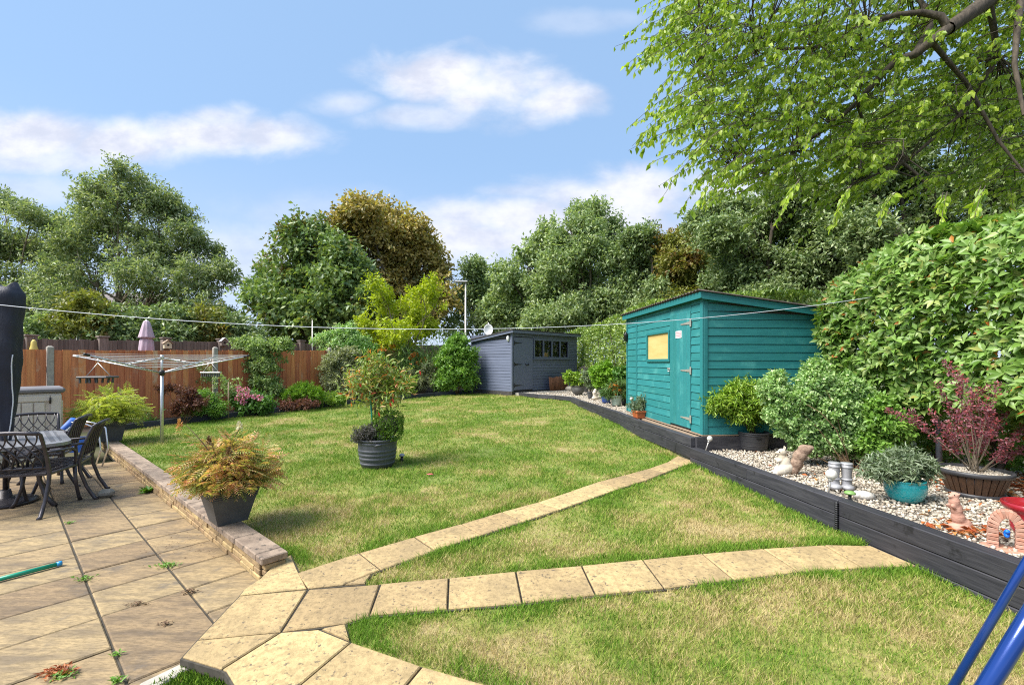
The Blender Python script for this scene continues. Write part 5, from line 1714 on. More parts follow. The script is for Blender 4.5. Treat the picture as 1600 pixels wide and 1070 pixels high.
LM_purple = leafmat('purple_leaf', [(0.143, 0.044, 0.069), (0.222, 0.070, 0.099), (0.300, 0.119, 0.149), (0.386, 0.063, 0.074), (0.229, 0.142, 0.164)], .25, .45)
LM_skim = leafmat('sage_leaf', [(0.105, 0.161, 0.077), (0.182, 0.238, 0.140), (0.294, 0.350, 0.238), (0.084, 0.140, 0.049)], .2, .42)
LM_sorb = leafmat('sorbaria_leaf', [(0.299, 0.312, 0.086), (0.461, 0.398, 0.129), (0.625, 0.424, 0.185), (0.700, 0.398, 0.241), (0.700, 0.299, 0.228), (0.408, 0.350, 0.114)], .28, .5, patch=(.20, .27, .06), ps=6, pt=(.47, .63))
LM_fern = leafmat('gold_fern_leaf', [(.34, .42, .07), (.42, .46, .10), (.50, .48, .15), (.26, .38, .06)], .3, .45)
LM_acer = leafmat('burgundy_leaf', [(0.125, 0.037, 0.035), (0.194, 0.069, 0.056), (0.106, 0.062, 0.037), (0.237, 0.106, 0.081)], .25, .45)
LM_hyd = leafmat('hydrangea_leaf', [(0.058, 0.150, 0.026), (0.098, 0.215, 0.039), (0.143, 0.273, 0.058)], .2, .42)
LM_pinkfl = leafmat('pink_flower', [(.55, .12, .28), (.65, .22, .40), (.70, .38, .50)], .2, .6)
LM_conif = leafmat('lime_leaf', [(.12, .26, .014), (.18, .34, .024), (.24, .40, .035)], .25, .5)
LM_cot = leafmat('cotoneaster_leaf', [(0.121, 0.202, 0.060), (0.202, 0.302, 0.091), (0.312, 0.413, 0.151), (0.424, 0.504, 0.242)], .25, .45)
LM_crem = leafmat('cream_leaf', [(0.175, 0.213, 0.094), (0.312, 0.338, 0.188), (0.450, 0.463, 0.312), (0.125, 0.163, 0.062)], .25, .45)
LM_orange = leafmat('orange_flower', [(.62, .18, .02), (.70, .28, .04), (.50, .11, .015)], .2, .5)
LM_grass = leafmat('strap_leaf', [(.06, .13, .03), (.10, .18, .045), (.14, .22, .07)], .2, .45)
LM_redfl = leafmat('red_flower', [(.60, .03, .03), (.70, .08, .05)], .2, .5)
LM_white = leafmat('white_flower', [(.70, .66, .56), (.55, .50, .38)], .2, .6)
LM_deadleaf = leafmat('dead_leaf', [(.36, .085, .02), (.28, .06, .015), (.45, .15, .04), (.20, .075, .035), (.50, .24, .08)], .15, .55)
LM_brownlitter = leafmat('brown_litter', [(.13, .08, .045), (.20, .12, .07), (.09, .055, .03)], .1, .7)
LM_weed = leafmat('weed_leaf', [(.08, .20, .015), (.13, .27, .03), (.17, .31, .05)], .25, .5)

def cp(px, py, yy, rx, ry, rd=None):
    k = yy / F
    return (at(px, py, yy), (rx * k, (rd or min(rx, ry * 1.2)) * k, ry * k))
def rngof(s):
    return np.random.default_rng(s)

# ================================================================== TREES
def tree(name, label, bpx, yy, clumps, lm, k, size, wid=.42, kind='far', gap=.5, tr=.16, bark=None, gs=1.1, seed=1, group=None, rd=0.0, stems=1, up=.5, droop=.25, twig=True, dep=1.0):
    rng = rngof(seed)
    base = at(bpx, HY, yy)
    base.z = gz(base.x, base.y) - .05
    t = thing(name, label, 'tree', base, 0, group)
    cl = []
    for c in clumps:
        y2 = yy + (c[4] if len(c) > 4 else rng.uniform(-.05, .05) * yy)
        q = cp(c[0], c[1] + 5, y2, c[2] * .74, c[3] * .74, max(c[2], c[3]) * dep * .8)
        cl.append(q)
    mb = MB()
    top = max(q[0].z for q in cl)
    for s in range(stems):
        b = base + Vector((rng.uniform(-.5, .5), rng.uniform(-.3, .3), 0)) * (0 if stems == 1 else 1)
        ctr = sum((q[0] for q in cl), Vector()) / len(cl)
        hub = b.lerp(ctr, .45)
        if stems > 1:
            hub += Vector((rng.uniform(-1, 1), rng.uniform(-.6, .6), rng.uniform(-.5, 1)))
        limb(mb, b, hub, tr * (1 if stems == 1 else .6), tr * .55, rng, .05, 6, 8)
        for i, q in enumerate(cl):
            if stems > 1 and i % stems != s:
                continue
            pts = limb(mb, hub, q[0], tr * .38, tr * .12, rng, .10, 5, 5)
            if twig:
                for j in range(5):
                    e = q[0] + Vector([rng.uniform(-.75, .75) * q[1][a] for a in range(3)])
                    limb(mb, pts[rng.integers(2, 6)], e, tr * .10, tr * .03, rng, .12, 3, 4)
    mb.build('trunk', bark or M_bark, t)
    area = sum(c[2] * c[3] for c in clumps)
    if kind == 'tri':
        kind, k, size, wid = 'far', k * 1.75, size * .80, wid * 1.1
    crown('crown', lm, cl, int(area * k * .72), size, wid, kind, t, rng, .45, min(gap + .28, .95), gs, seed, up, .6, .7, droop, base.z + .3)
    return t
TG = 'trees beyond the fences'
tree('ash_tree', 'feathery green ash tree cut off by the left edge of the photo', 30, 25,
     [(8, 325, 34, 32), (50, 335, 30, 26), (90, 355, 24, 24), (15, 380, 44, 36), (70, 395, 40, 34), (15, 440, 40, 36), (70, 450, 42, 34), (-40, 380, 50, 60), (-60, 460, 60, 50), (30, 500, 50, 30), (105, 420, 26, 30)],
     LM_ash, 1.6, .24, .34, 'tri', .6, .2, M_bark2, 1.3, 31, TG)
tree('ash_tree', 'tall open crowned ash tree with pale stems, the highest at left', 200, 23,
     [(182, 270, 20, 22), (205, 290, 34, 24), (155, 305, 36, 26), (200, 320, 52, 30), (245, 315, 34, 26), (275, 335, 26, 26), (130, 335, 28, 24), (230, 355, 52, 30), (165, 355, 52, 30), (290, 365, 28, 26),
      (115, 380, 38, 30), (200, 390, 60, 30), (265, 395, 50, 32), (320, 395, 28, 26), (150, 415, 52, 30), (100, 420, 36, 30), (345, 425, 26, 30), (300, 430, 44, 34), (230, 425, 56, 30),
      (110, 465, 46, 32), (180, 460, 56, 30), (250, 470, 60, 34), (330, 465, 40, 34), (355, 490, 20, 24), (200, 505, 80, 26), (310, 505, 50, 24)],
     LM_ash, 1.35, .22, .36, 'tri', .62, .17, M_bark2, 1.4, 32, TG, stems=3)
tree('sycamore_tree', 'dense dark green sycamore with upright shoots left of the brown chestnut', 490, 22,
     [(452, 372, 9, 20), (478, 365, 12, 22), (492, 356, 10, 20), (450, 400, 24, 18), (485, 395, 36, 26), (525, 400, 34, 30), (430, 430, 28, 22), (470, 435, 40, 32), (520, 445, 44, 34), (555, 430, 26, 30), (412, 462, 22, 18),
      (440, 475, 38, 30), (490, 485, 46, 30), (540, 490, 42, 30), (575, 470, 24, 30), (450, 512, 40, 22), (520, 520, 50, 20)],
     LM_syc, 1.9, .24, .62, 'mid', .4, .2, None, 1.3, 33, TG)
tree('chestnut_tree', 'large brown autumn chestnut tree towering behind the sycamore', 600, 31,
     [(570, 330, 34, 18), (600, 338, 44, 24), (545, 350, 34, 22), (640, 362, 36, 26), (585, 372, 48, 28), (530, 378, 26, 24), (660, 392, 32, 24), (610, 402, 50, 30), (560, 410, 50, 34), (680, 425, 20, 26), (645, 440, 46, 32),
      (590, 450, 50, 34), (540, 450, 46, 40), (690, 460, 14, 22), (660, 480, 34, 30), (610, 490, 50, 34), (575, 500, 46, 40)],
     LM_chest, 1.7, .34, .5, 'tri', .45, .3, None, 1.0, 34, TG)
tree('small_tree', 'grey green small tree right of the gap behind the street lamp', 748, 33,
     [(742, 420, 22, 20), (735, 455, 28, 26), (762, 450, 26, 26), (730, 490, 26, 26), (765, 495, 30, 30), (722, 515, 24, 18), (708, 505, 14, 16)],
     LM_dark, 2.0, .30, .45, 'tri', .5, .14, None, 1.1, 35, TG)
tree('oak_tree', 'mid green rounded oak tree stepping up behind the slate blue shed', 815, 30,
     [(790, 425, 26, 24), (825, 405, 26, 22), (812, 450, 40, 32), (850, 380, 22, 22), (858, 420, 34, 30), (785, 480, 32, 34), (830, 490, 46, 34), (870, 460, 40, 40), (860, 360, 14, 14)],
     LM_mid, 2.0, .30, .5, 'tri', .45, .24, None, 1.1, 36, TG)
tree('ash_tree', 'tallest bright green ash tree in the middle behind both sheds', 920, 28,
     [(905, 332, 12, 16), (932, 330, 14, 18), (890, 350, 16, 16), (955, 352, 14, 16), (918, 358, 34, 22), (880, 378, 28, 22), (960, 380, 28, 22), (915, 392, 44, 28), (870, 410, 32, 28), (960, 415, 40, 32), (905, 435, 50, 34),
      (855, 450, 36, 34), (950, 460, 50, 36), (890, 480, 54, 34), (985, 470, 36, 36), (850, 500, 44, 26), (940, 500, 54, 26)],
     LM_mid, 2.1, .27, .38, 'tri', .45, .24, M_bark2, 1.1, 37, TG)
tree('holm_tree', 'dark grey green dense tree just left of the yellowing tree', 1005, 25,
     [(985, 372, 20, 16), (1008, 368, 24, 16), (1000, 395, 38, 24), (1030, 415, 28, 28), (990, 430, 34, 30), (1025, 455, 36, 30), (990, 470, 40, 30)],
     LM_dark, 2.4, .22, .5, 'tri', .3, .18, None, 1.4, 38, TG)
tree('maple_tree', 'yellowing green maple between the dark tree and the big right hand trees', 1080, 24,
     [(1055, 378, 28, 18), (1090, 372, 30, 20), (1070, 405, 44, 26), (1115, 395, 36, 28), (1055, 435, 34, 28), (1100, 440, 50, 32), (1060, 470, 40, 26), (1130, 430, 40, 40)],
     LM_yell, 2.2, .24, .45, 'tri', .35, .18, None, 1.4, 39, TG)
tree('oak_tree', 'very dark broad oak behind the teal shed roof', 1210, 17,
     [(1118, 322, 30, 18), (1090, 342, 22, 12), (1155, 330, 40, 24), (1130, 362, 50, 28), (1195, 345, 44, 34), (1170, 395, 54, 34), (1240, 360, 50, 44), (1225, 415, 60, 40), (1145, 430, 50, 34), (1290, 400, 50, 50), (1190, 455, 60, 28), (1240, 300, 60, 40), (1290, 440, 60, 36), (1340, 430, 60, 40), (1260, 470, 50, 26), (1320, 370, 50, 40)],
     LM_dark, 1.9, .17, .45, 'tri', .4, .26, None, 1.6, 40, TG)
tree('oak_tree', 'dark tall oak behind the photinia hedge under the cherry branches', 1420, 15,
     [(1300, 320, 50, 44), (1350, 290, 54, 50), (1340, 360, 60, 44), (1410, 270, 60, 54), (1420, 340, 64, 50), (1480, 300, 60, 60), (1540, 270, 60, 60), (1500, 360, 70, 44), (1580, 320, 60, 60), (1640, 260, 80, 80), (1440, 190, 80, 60), (1550, 170, 80, 70), (1350, 220, 60, 50), (1700, 330, 80, 70)],
     LM_dark, 1.1, .17, .45, 'tri', .5, .3, None, 1.5, 41, TG)
# undergrowth behind the fences: single bushes
def bush(name, label, cat, yy, clumps, lm, k, size, wid=.45, kind='far', gap=.3, seed=1, gs=3.0, group=None, stems=5, sr=.012, base=None, up=.5, droop=.2, rnd=.7, shell=.5, stemmat=None, dep=1.0, zmin=None, t=None, fname='foliage', frag=2.4):
    rng = rngof(seed)
    cl = [cp(c[0], c[1], yy + (c[4] if len(c) > 4 else 0), c[2] * .84, c[3] * .84, max(c[2], c[3]) * dep * .84) for c in clumps]
    if base is None:
        m = sum((q[0] for q in cl), Vector()) / len(cl)
        base = Vector((m.x, m.y, L(m.x, m.y) + .03))
    if t is None:
        t = thing(name, label, cat, base, 0, group)
    area = sum(c[2] * c[3] for c in clumps)
    if stems:
        mb = MB()
        for i in range(stems):
            q = cl[i % len(cl)]
            e = q[0] + Vector([rng.uniform(-.6, .6) * q[1][a] for a in range(3)])
            limb(mb, base + Vector((rng.uniform(-.03, .03), rng.uniform(-.03, .03), -.02)), e, sr, sr * .35, rng, .08, 5, 5)
        mb.build('stem', stemmat or M_stem, t)
    crown(fname, lm, cl, int(area * k), size, wid, kind, t, rng, shell, gap, gs, seed, up, .6, rnd, droop, zmin if zmin is not None else base.z + .01, frag)
    return t
UG = 'bushes behind the dark fence'
for i, (px, py, rx, ry, lm, lab) in enumerate([
        (42, 516, 22, 16, LM_mid, 'green bush behind the dark fence left of the house window'), (140, 490, 34, 30, LM_yell, 'yellowish bush with orange tints behind the left end of the dark fence'),
        (190, 510, 44, 30, LM_dark, 'dark green bush behind the dark fence left of the lilac parasol'), (262, 505, 46, 32, LM_dark, 'dark green bush right behind the lilac parasol'),
        (318, 503, 32, 24, LM_yell, 'rust tinged bush behind the dark fence near the bird boxes'), (360, 510, 36, 26, LM_dark, 'low dark bush behind the dark fence at the foot of the tall ash')]):
    yy = 16.5 + i * .55
    bush('bush', lab, 'bush', yy, [(px, py, rx, ry), (px + 20, py + 16, rx * .8, ry * .6), (px - 22, py + 14, rx * .8, ry * .6)], lm, 2.2, .17, .5, 'mid', .3, 50 + i, 1.5, UG, 4, .03)

# golden tree in the bed
def grow(t, base, clumps, yy, r0, rng, mat):
    pass
tree('golden_tree', 'bright yellow green young tree growing beside the fence', 632, 17.2,
     [(600, 460, 16, 18), (592, 442, 9, 12), (608, 482, 24, 20), (640, 474, 14, 16), (655, 456, 10, 12), (668, 460, 10, 20), (672, 440, 6, 12), (648, 497, 26, 18), (622, 512, 32, 16), (582, 505, 14, 14), (684, 480, 9, 10), (665, 512, 22, 12), (592, 526, 18, 10), (625, 532, 24, 10), (574, 522, 8, 9)],
     LM_gold, 2.3, .14, .5, 'mid', .65, .06, M_bark2, 2.2, 42, None)

# ================================================================== HEDGES
def hedge(name, label, line, tops, dep, n, size, lm, seed, kind, wid, single, zb=.5, wn=None, under=0.0, whorl=0, fname='foliage'):
    """line: front foot points; leaves on the face, the top and into the depth"""
    rng = rngof(seed)
    P3 = [Vector((x, y, 0)) for x, y in line]
    seg = [(b - a).length for a, b in zip(P3[:-1], P3[1:])]
    cum = np.concatenate([[0], np.cumsum(seg)])
    px_, py_ = np.array([p.x for p in P3]), np.array([p.y for p in P3])
    S = rng.random(n * 3) * cum[-1]
    x, y = np.interp(S, cum, px_), np.interp(S, cum, py_)
    tz = np.interp(S, cum, tops)
    if wn is not None:
        k = rng.random(len(S)) < np.interp(S, cum, wn)
        S, x, y, tz = S[k], x[k], y[k], tz[k]
    S, x, y, tz = S[:n], x[:n], y[:n], tz[:n]
    m = len(S)
    dx = np.interp(S + .05, cum, px_) - np.interp(S - .05, cum, px_)
    dy = np.interp(S + .05, cum, py_) - np.interp(S - .05, cum, py_)
    T = unit(np.c_[dx, dy, np.zeros(m)])
    N = np.c_[-T[:, 1], T[:, 0], np.zeros(m)]
    N *= np.where((N[:, 0] * -1 + N[:, 1] * -.2) > 0, 1, -1)[:, None]      # towards the garden
    bump = (fbm(S * 1.3, tz * 0 + 3.3, seed) - .5)
    tz = tz + bump * .35
    top = rng.random(m) < .30
    z = np.where(top, tz - .10 * rng.random(m) ** 2, zb + (tz - zb) * rng.random(m) ** .92)
    face = (fbm(S * 1.5, z * 1.5, seed + 5) - .5) * .5
    rnd_ = np.clip((z - (tz - .35)) / .35, 0, 1) ** 2 * .28
    dpt = np.where(top, rng.random(m) * dep, .45 * rng.random(m) ** 1.6) + rnd_ - face
    dpt = np.where(rng.random(m) < .22, rng.uniform(.35, dep, m), dpt)
    low = np.clip((zb + .45 - z) / .45, 0, 1)
    dpt = dpt + under * np.clip((zb + .8 - z) / .7, 0, 1)
    keep = rng.random(m) > low * .75
    P = np.c_[x, y, z] - N * dpt[:, None]
    out = np.where(top[:, None], np.array([0, 0, 1.0]), N + np.array([0, 0, .25]))
    q = P[:, :2] - np.array([SH_O.x, SH_O.y])
    ua, ub = q @ np.array([SH_A.x, SH_A.y]), q @ np.array([SH_B.x, SH_B.y])
    keep &= ~((ua > -.06) & (ua < TL + .1) & (ub > -.1) & (ub < TW + .06) & (P[:, 2] < 2.75))
    P, out = P[keep], out[keep]
    m = len(P)
    nrm = unit(out * 1.0 + rng.normal(size=(m, 3)) * .55 + np.array([0, 0, .25]))
    ax = unit(out * .45 + rng.normal(size=(m, 3)) * .75 + np.array([0, 0, .12]))
    s = size * rng.uniform(.65, 1.25, m)
    if whorl:                                          # rosettes of leaves at the shoot tips
        c = np.arange(m) // whorl * whorl
        tip = unit(out[c] + np.array([0, 0, .35]) + rng.normal(size=(m, 3))[c] * .45)
        a1 = unit(np.cross(tip, np.array([.3, .2, .9])))
        a2 = np.cross(tip, a1)
        th = (np.arange(m) % whorl) * (2 * np.pi / whorl) + rng.random(m)[c] * 6.28 + rng.normal(size=m) * .25
        rad = a1 * np.cos(th)[:, None] + a2 * np.sin(th)[:, None]
        ax = unit(rad + tip * rng.uniform(-.05, .75, m)[:, None])
        nrm = unit(tip * 1.0 - rad * .25 + rng.normal(size=(m, 3)) * .12)
        P = P[c] + rad * .008 - tip * rng.uniform(0, .03, m)[:, None]
    base = Vector((line[0][0], line[0][1], zb))
    t = thing(name, label, 'hedge', base)
    mb = MB()
    for i in range(26):
        q = rng.random() * cum[-1]
        bx, by = np.interp(q, cum, px_), np.interp(q, cum, py_)
        j = np.argmin(abs(S - q)) if False else 0
        tt = np.interp(q, cum, tops)
        b = Vector((bx + under * .85 + rng.uniform(.1, .4), by + rng.uniform(-.1, .1), zb - .12))
        for k in range(2):
            limb(mb, b, b + Vector((rng.uniform(-.15, .6), rng.uniform(-.4, .4), (tt - zb) * rng.uniform(.5, .9))), .03, .01, rng, .05, 5, 6)
    mb.build('stem', M_bark, t)
    d = np.linalg.norm(P - np.array([0, 0, H]), axis=1) + np.where(P[:, 0] / np.maximum(P[:, 1], .1) > 1.13, 9, 0)
    vis = np.argsort(d + rng.random(m) * 2.2)
    if single:
        # the nearest leaves of the face, one object each
        cand = vis[:single * 6]
        pick = rng.choice(cand, single, replace=False)
        leafsingles('leaf', lm, P[pick] , nrm[pick], ax[pick], s[pick], wid, kind, t)
        mk_ = np.ones(m, bool)
        mk_[pick] = False
    else:
        mk_ = np.ones(m, bool)
    fo = leafmesh(fname, lm, P[mk_], nrm[mk_], ax[mk_], s[mk_], wid, kind, t)
    fo['kind'] = 'stuff'
    return t
hedge('photinia_hedge', 'tall glossy green photinia hedge with a few red leaves beside the gravel', [(5.0, 8.6), (4.8, 7.0), (4.0, 6.02), (4.18, 5.4), (4.32, 4.6), (4.4, 3.6), (4.5, 1.2)], [2.55, 2.62, 2.70, 2.98, 3.02, 2.96, 2.95], 1.4, 76000, .094, LM_phot, 61, 'mid', .50, 300, .42, [.3, .6, 1, 1, 1, 1, .5], .95, 7)
hedge('laurel_hedge', 'clipped yellow green laurel hedge between the two sheds', [(2.1, 20.8), (2.72, 18.9), (3.35, 16.2), (3.75, 13.6), (4.2, 10.8), (4.6, 8.6)], [2.9, 2.95, 3.2, 3.35, 3.2, 3.0], 1.3, 44000, .125, LM_laur, 62, 'mid', .42, 0, .55)

# ================================================================== OVERHANGING CHERRY
rng = rngof(77)
ch = thing('cherry_tree', 'overhanging cherry tree with drooping bright green leaves at the upper right', 'tree', (11.8, 8.0, .4))
mb = MB()
hub = Vector((10.8, 7.9, 8.2))
limb(mb, (11.8, 8.0, .1), hub, .36, .24, rng, .05, 8, 10)
limbs = []
def bough(pts, r0, r1):
    P = [at(a, b, y) for a, b, y in pts]
    n_ = len(P)
    mb.tube(P, [(r0 + (r1 - r0) * i / (n_ - 1)) * 1.42 for i in range(n_)], 8, False)
    limbs.append(P)
mb.tube([hub, at(1660, -60, 7.5), at(1600, -35, 7.4), at(1545, 0, 7.25), at(1510, 25, 7.1), at(1482, 45, 7.1)], [.21, .17, .145, .12, .105, .10], 10, False)
bough([(1482, 45, 7.10), (1470, 26, 7.10), (1440, 20, 7.17), (1400, 24, 7.24), (1355, 38, 7.38), (1320, 60, 7.53), (1270, 75, 7.67), (1180, 78, 7.95), (1090, 110, 8.09)], .042, .010)
bough([(1482, 45, 7.10), (1455, 65, 7.10), (1430, 85, 7.10), (1400, 95, 7.24), (1375, 120, 7.38), (1340, 160, 7.53), (1300, 195, 7.67), (1240, 235, 7.95), (1150, 265, 8.24)], .055, .010)
bough([(1430, 85, 7.10), (1460, 30, 7.81), (1420, -20, 8.24), (1330, -60, 8.52)], .04, .02)
bough([(1600, -35, 7.38), (1590, 40, 7.10), (1585, 100, 6.96), (1600, 180, 6.82)], .04, .015)
bough([(1545, 0, 7.24), (1560, 90, 7.67), (1500, 180, 7.81), (1420, 250, 7.95), (1330, 290, 8.24)], .035, .010)
bough([(1455, 65, 7.10), (1510, 130, 7.38), (1560, 220, 7.24), (1600, 270, 7.10)], .028, .010)
bough([(1330, -60, 8.52), (1200, -40, 8.66), (1080, 10, 8.80)], .03, .008)
bough([(1340, 160, 7.53), (1350, 200, 7.67), (1345, 230, 7.67)], .02, .008)
for (a, b) in ((hub, (13.5, 10.5, 11.5)), (hub, (14, 6.0, 10.5)), (hub, (10.0, 11, 11.2))):
    limbs.append(limb(mb, a, b, .12, .04, rng, .1, 6, 8))
# sprays: drooping twigs hung with leaves
def spray_anchor():
    while True:
        px, py = rng.uniform(1000, 1680), rng.uniform(-130, 320)
        left = np.interp(py, [-130, 0, 60, 120, 170, 230, 290, 330], [1080, 1085, 1050, 1040, 1075, 1110, 1150, 1240])
        bot = np.interp(px, [1000, 1090, 1150, 1250, 1400, 1600, 1680], [160, 225, 275, 300, 312, 300, 300])
        if px > left and py < bot:
            dens = .45 + .55 * np.interp(px, [1050, 1300, 1600], [.25, 1, 1])
            if vnoise(np.array([px / 55.]), np.array([py / 45.]), 4)[0] > .30 and rng.random() < dens:
                return px, py
LP, LN, LA, LS = [], [], [], []
def spray(a, d, ln, nl):
    pts = []
    for i in range(5):
        u = i / 4
        pts.append(a + d * ln * u + Vector((0, 0, -.32 * ln * u * u)))
    mb.tube(pts, [.0055, .0045, .0035, .0028, .002], 4, False)
    for i in range(nl):
        u = rng.uniform(.08, 1.02)
        k = min(int(u * 4), 3)
        p = pts[k].lerp(pts[k + 1], min(u * 4 - k, 1.2))
        ax = Vector((rng.normal() * .45, rng.normal() * .45, -.85)) + d * .35
        LP.append(p)
        LA.append(ax)
        LN.append(Vector((rng.normal(), rng.normal(), .5)))
        LS.append(rng.uniform(.06, .125))
allp = [p for l in limbs for p in l]
for i in range(2200):
    px, py = spray_anchor()
    yy = float(np.interp(px, [1000, 1250, 1600], [6.0, 7.4, 8.2])) + rng.uniform(-.9, 1.8)
    a = at(px, py, yy)
    az = rng.uniform(0, 2 * math.pi)
    d = Vector((-.75 + .6 * math.cos(az), .6 * math.sin(az), rng.uniform(-.30, .25))).normalized()
    spray(a, d, rng.uniform(.45, 1.05), int(rng.uniform(16, 34)))
    if i % 3 == 0:
        q = min(allp, key=lambda p: (p - a).length)
        limb(mb, q, a, .010, .0055, rng, .10, 4, 4)
for (x0, y0, x1, y1, yy) in ((1110, 60, 1010, 125, 5.8), (1130, 40, 1000, 55, 5.9), (1100, 70, 1050, 75, 5.8), (1110, 120, 985, 150, 5.8), (1140, 150, 1035, 182, 5.7), (1150, 190, 1060, 225, 5.7), (1130, 200, 1035, 265, 5.6), (1160, 240, 1080, 292, 5.6), (1090, 20, 1020, 30, 5.9), (1180, 250, 1110, 285, 5.5), (1400, 300, 1370, 325, 5.2), (1250, 280, 1215, 318, 5.3), (1480, 300, 1470, 330, 5.1), (1330, 290, 1300, 330, 5.2), (1540, 290, 1520, 325, 5.0), (1090, -20, 1030, 5, 6.0)):
    a, b = at(x0, y0, yy), at(x1, y1, yy - .2)
    spray(a, (b - a).normalized(), (b - a).length, 30)
    spray(a + Vector((.05, .1, .03)), (b - a).normalized(), (b - a).length * .7, 20)
for i in range(170):                                   # the rest of the crown, above and beside the picture
    c = Vector((rng.uniform(7, 15), rng.uniform(6, 12), rng.uniform(8.4, 12.5)))
    if c.x / c.y > 1.25 or c.z > 1.6 + .85 * c.y:
        az = rng.uniform(0, 6.28)
        spray(c, Vector((math.cos(az), math.sin(az), -.1)).normalized(), .8, 30)
mb.build('branches', M_bark, ch).name = 'trunk'
LP, LN, LA = (np.array([tuple(v) for v in q]) for q in (LP, LN, LA))
LS = np.array(LS)
LN, LA = unit(LN), unit(LA)
d = LP[:, 1]
okk = np.where((abs(LP[:, 0] / d - .7) < .42) & (LP[:, 2] < H + .8 * d))[0]
pick = okk[np.argsort(d[okk])[:300]]
mk_ = np.ones(len(LP), bool)
mk_[pick] = False
leafsingles('leaf', LM_cherry, LP[pick], LN[pick], LA[pick], LS[pick], .50, 'near', ch)
leafmesh('foliage', LM_cherry, LP[mk_], LN[mk_], LA[mk_], LS[mk_], .60, 'mid', ch)['kind'] = 'stuff'

# ================================================================== FENCE BED PLANTS
bush('cotoneaster_bush', 'tall grey green bushy shrub rising above the fence behind the pink hydrangea', 'shrub', 12.6, [(405, 545, 32, 16), (378, 540, 20, 9), (436, 541, 20, 11), (418, 566, 26, 14), (392, 572, 14, 8), (412, 592, 24, 14), (426, 606, 18, 11), (408, 620, 17, 12)], LM_cot, 6, .075, .42, 'far', .7, 70, 3.5, None, 8, .015, dep=.6)
bush('acer', 'small burgundy leaved acer in front of the red brown fence', 'shrub', 10.3, [(262, 608, 18, 4), (285, 615, 20, 7), (292, 629, 18, 9), (280, 640, 14, 6), (302, 620, 14, 7), (310, 629, 14, 5)], LM_acer, 5, .055, .32, 'tri', .7, 71, 4, None, 6, .008, dep=.7)
bush('green_shrub', 'rounded light green shrub between the burgundy acer and the wooden stake', 'shrub', 10.8, [(320, 632, 22, 14), (305, 640, 16, 10), (338, 638, 14, 10), (318, 620, 12, 8)], LM_bgreen, 7, .065, .38, 'mid', .3, 72, 4, None, 6, .008, dep=.8)
bush('climbing_rose', 'sparse climbing rose on the fence post behind the light green shrub', 'climber', 11.4, [(320, 590, 12, 16), (345, 600, 12, 16), (352, 615, 10, 12), (315, 575, 8, 10), (365, 605, 8, 16)], LM_cot, 1.3, .06, .5, 'mid', .3, 73, 3, None, 8, .007, base=at(332, 640, 11.4))
st = at(357, 597, 11.0)
sk = thing('stake', 'thin pale wooden stake beside the pink hydrangea', 'stake', (st.x, st.y, .2))
MB().tube([(0, 0, 0), (0, 0, st.z - .2)], .014, 6).build('pole', M_rawwood, sk, False)
def flowers(t, spots, yy, r, lm, n, size, seed, name='flower'):
    rng = rngof(seed)
    for (px, py) in spots:
        c = at(px, py, yy)
        d = unit(rng.normal(size=(n, 3)))
        P = np.array(tuple(c)) + d * r * (.8 + .3 * rng.random((n, 1)))
        leafmesh(name, lm, P, unit(d + rng.normal(size=(n, 3)) * .3), unit(rng.normal(size=(n, 3))), np.full(n, size), .8, 'far', t)
hy = bush('hydrangea', 'pink flowering hydrangea beside the wooden stake in the fence bed', 'shrub', 11.6, [(395, 632, 26, 10), (378, 628, 12, 10), (410, 634, 12, 8), (390, 622, 20, 6)], LM_hyd, 7, .085, .6, 'mid', .25, 74, 4, None, 6, .008, dep=.8)
flowers(hy, [(376, 614), (382, 620), (372, 622), (388, 617), (380, 628), (398, 619), (406, 622), (385, 609), (374, 607)], 11.2, .07, LM_pinkfl, 46, .04, 3)
bush('lime_shrub', 'bright lime green low shrub in the fence bed', 'shrub', 12.6, [(470, 614, 24, 10), (455, 620, 18, 9), (490, 616, 16, 9), (475, 606, 16, 6)], LM_conif, 9, .06, .22, 'far', .2, 75, 5, None, 6, .008, dep=.8, up=.9)
bush('low_shrub', 'low reddish brown and green ground shrub under the lime green one', 'shrub', 12.3, [(455, 632, 22, 7), (480, 630, 20, 7)], LM_acer, 6, .05, .4, 'far', .3, 76, 5, None, 4, .006)
bush('euonymus', 'low yellow variegated shrub right of the lime green shrub', 'shrub', 13.0, [(508, 622, 22, 9), (525, 624, 16, 8)], LM_pier, 7, .055, .45, 'far', .25, 77, 5, None, 5, .006)
bush('variegated_shrub', 'tall pale variegated shrub standing against the concrete fence post', 'shrub', 14.2, [(530, 565, 26, 14), (515, 575, 16, 10), (545, 560, 22, 18), (525, 595, 26, 18), (555, 590, 22, 22), (535, 612, 28, 12), (550, 580, 16, 12)], LM_crem, 5.5, .075, .42, 'far', .35, 78, 3.5, None, 8, .012, dep=.7)
bush('ivy_climber', 'green and white climber spilling over the top of the fence', 'climber', 15.4, [(510, 530, 24, 9), (540, 520, 22, 12), (530, 540, 34, 10), (560, 535, 22, 14), (545, 555, 26, 12), (520, 543, 24, 8)], LM_berb, 5.5, .085, .5, 'mid', .3, 79, 3, None, 6, .012, base=Vector((-5.9, 15.1, .35)), dep=.6)
bush('green_shrub', 'dense dark green shrub between the variegated shrub and the golden tree', 'shrub', 15.0, [(555, 545, 20, 12), (575, 555, 20, 16), (565, 575, 20, 18), (580, 595, 24, 20)], LM_hyd, 5, .085, .5, 'mid', .3, 80, 3, None, 6, .012)
bush('privet_shrub', 'pale cream variegated shrub left of the big green bush', 'shrub', 16.4, [(665, 592, 24, 12), (650, 600, 20, 12), (680, 598, 16, 12), (670, 575, 16, 10), (640, 585, 14, 10)], LM_crem, 5.5, .075, .42, 'far', .3, 81, 3.5, None, 6, .012)
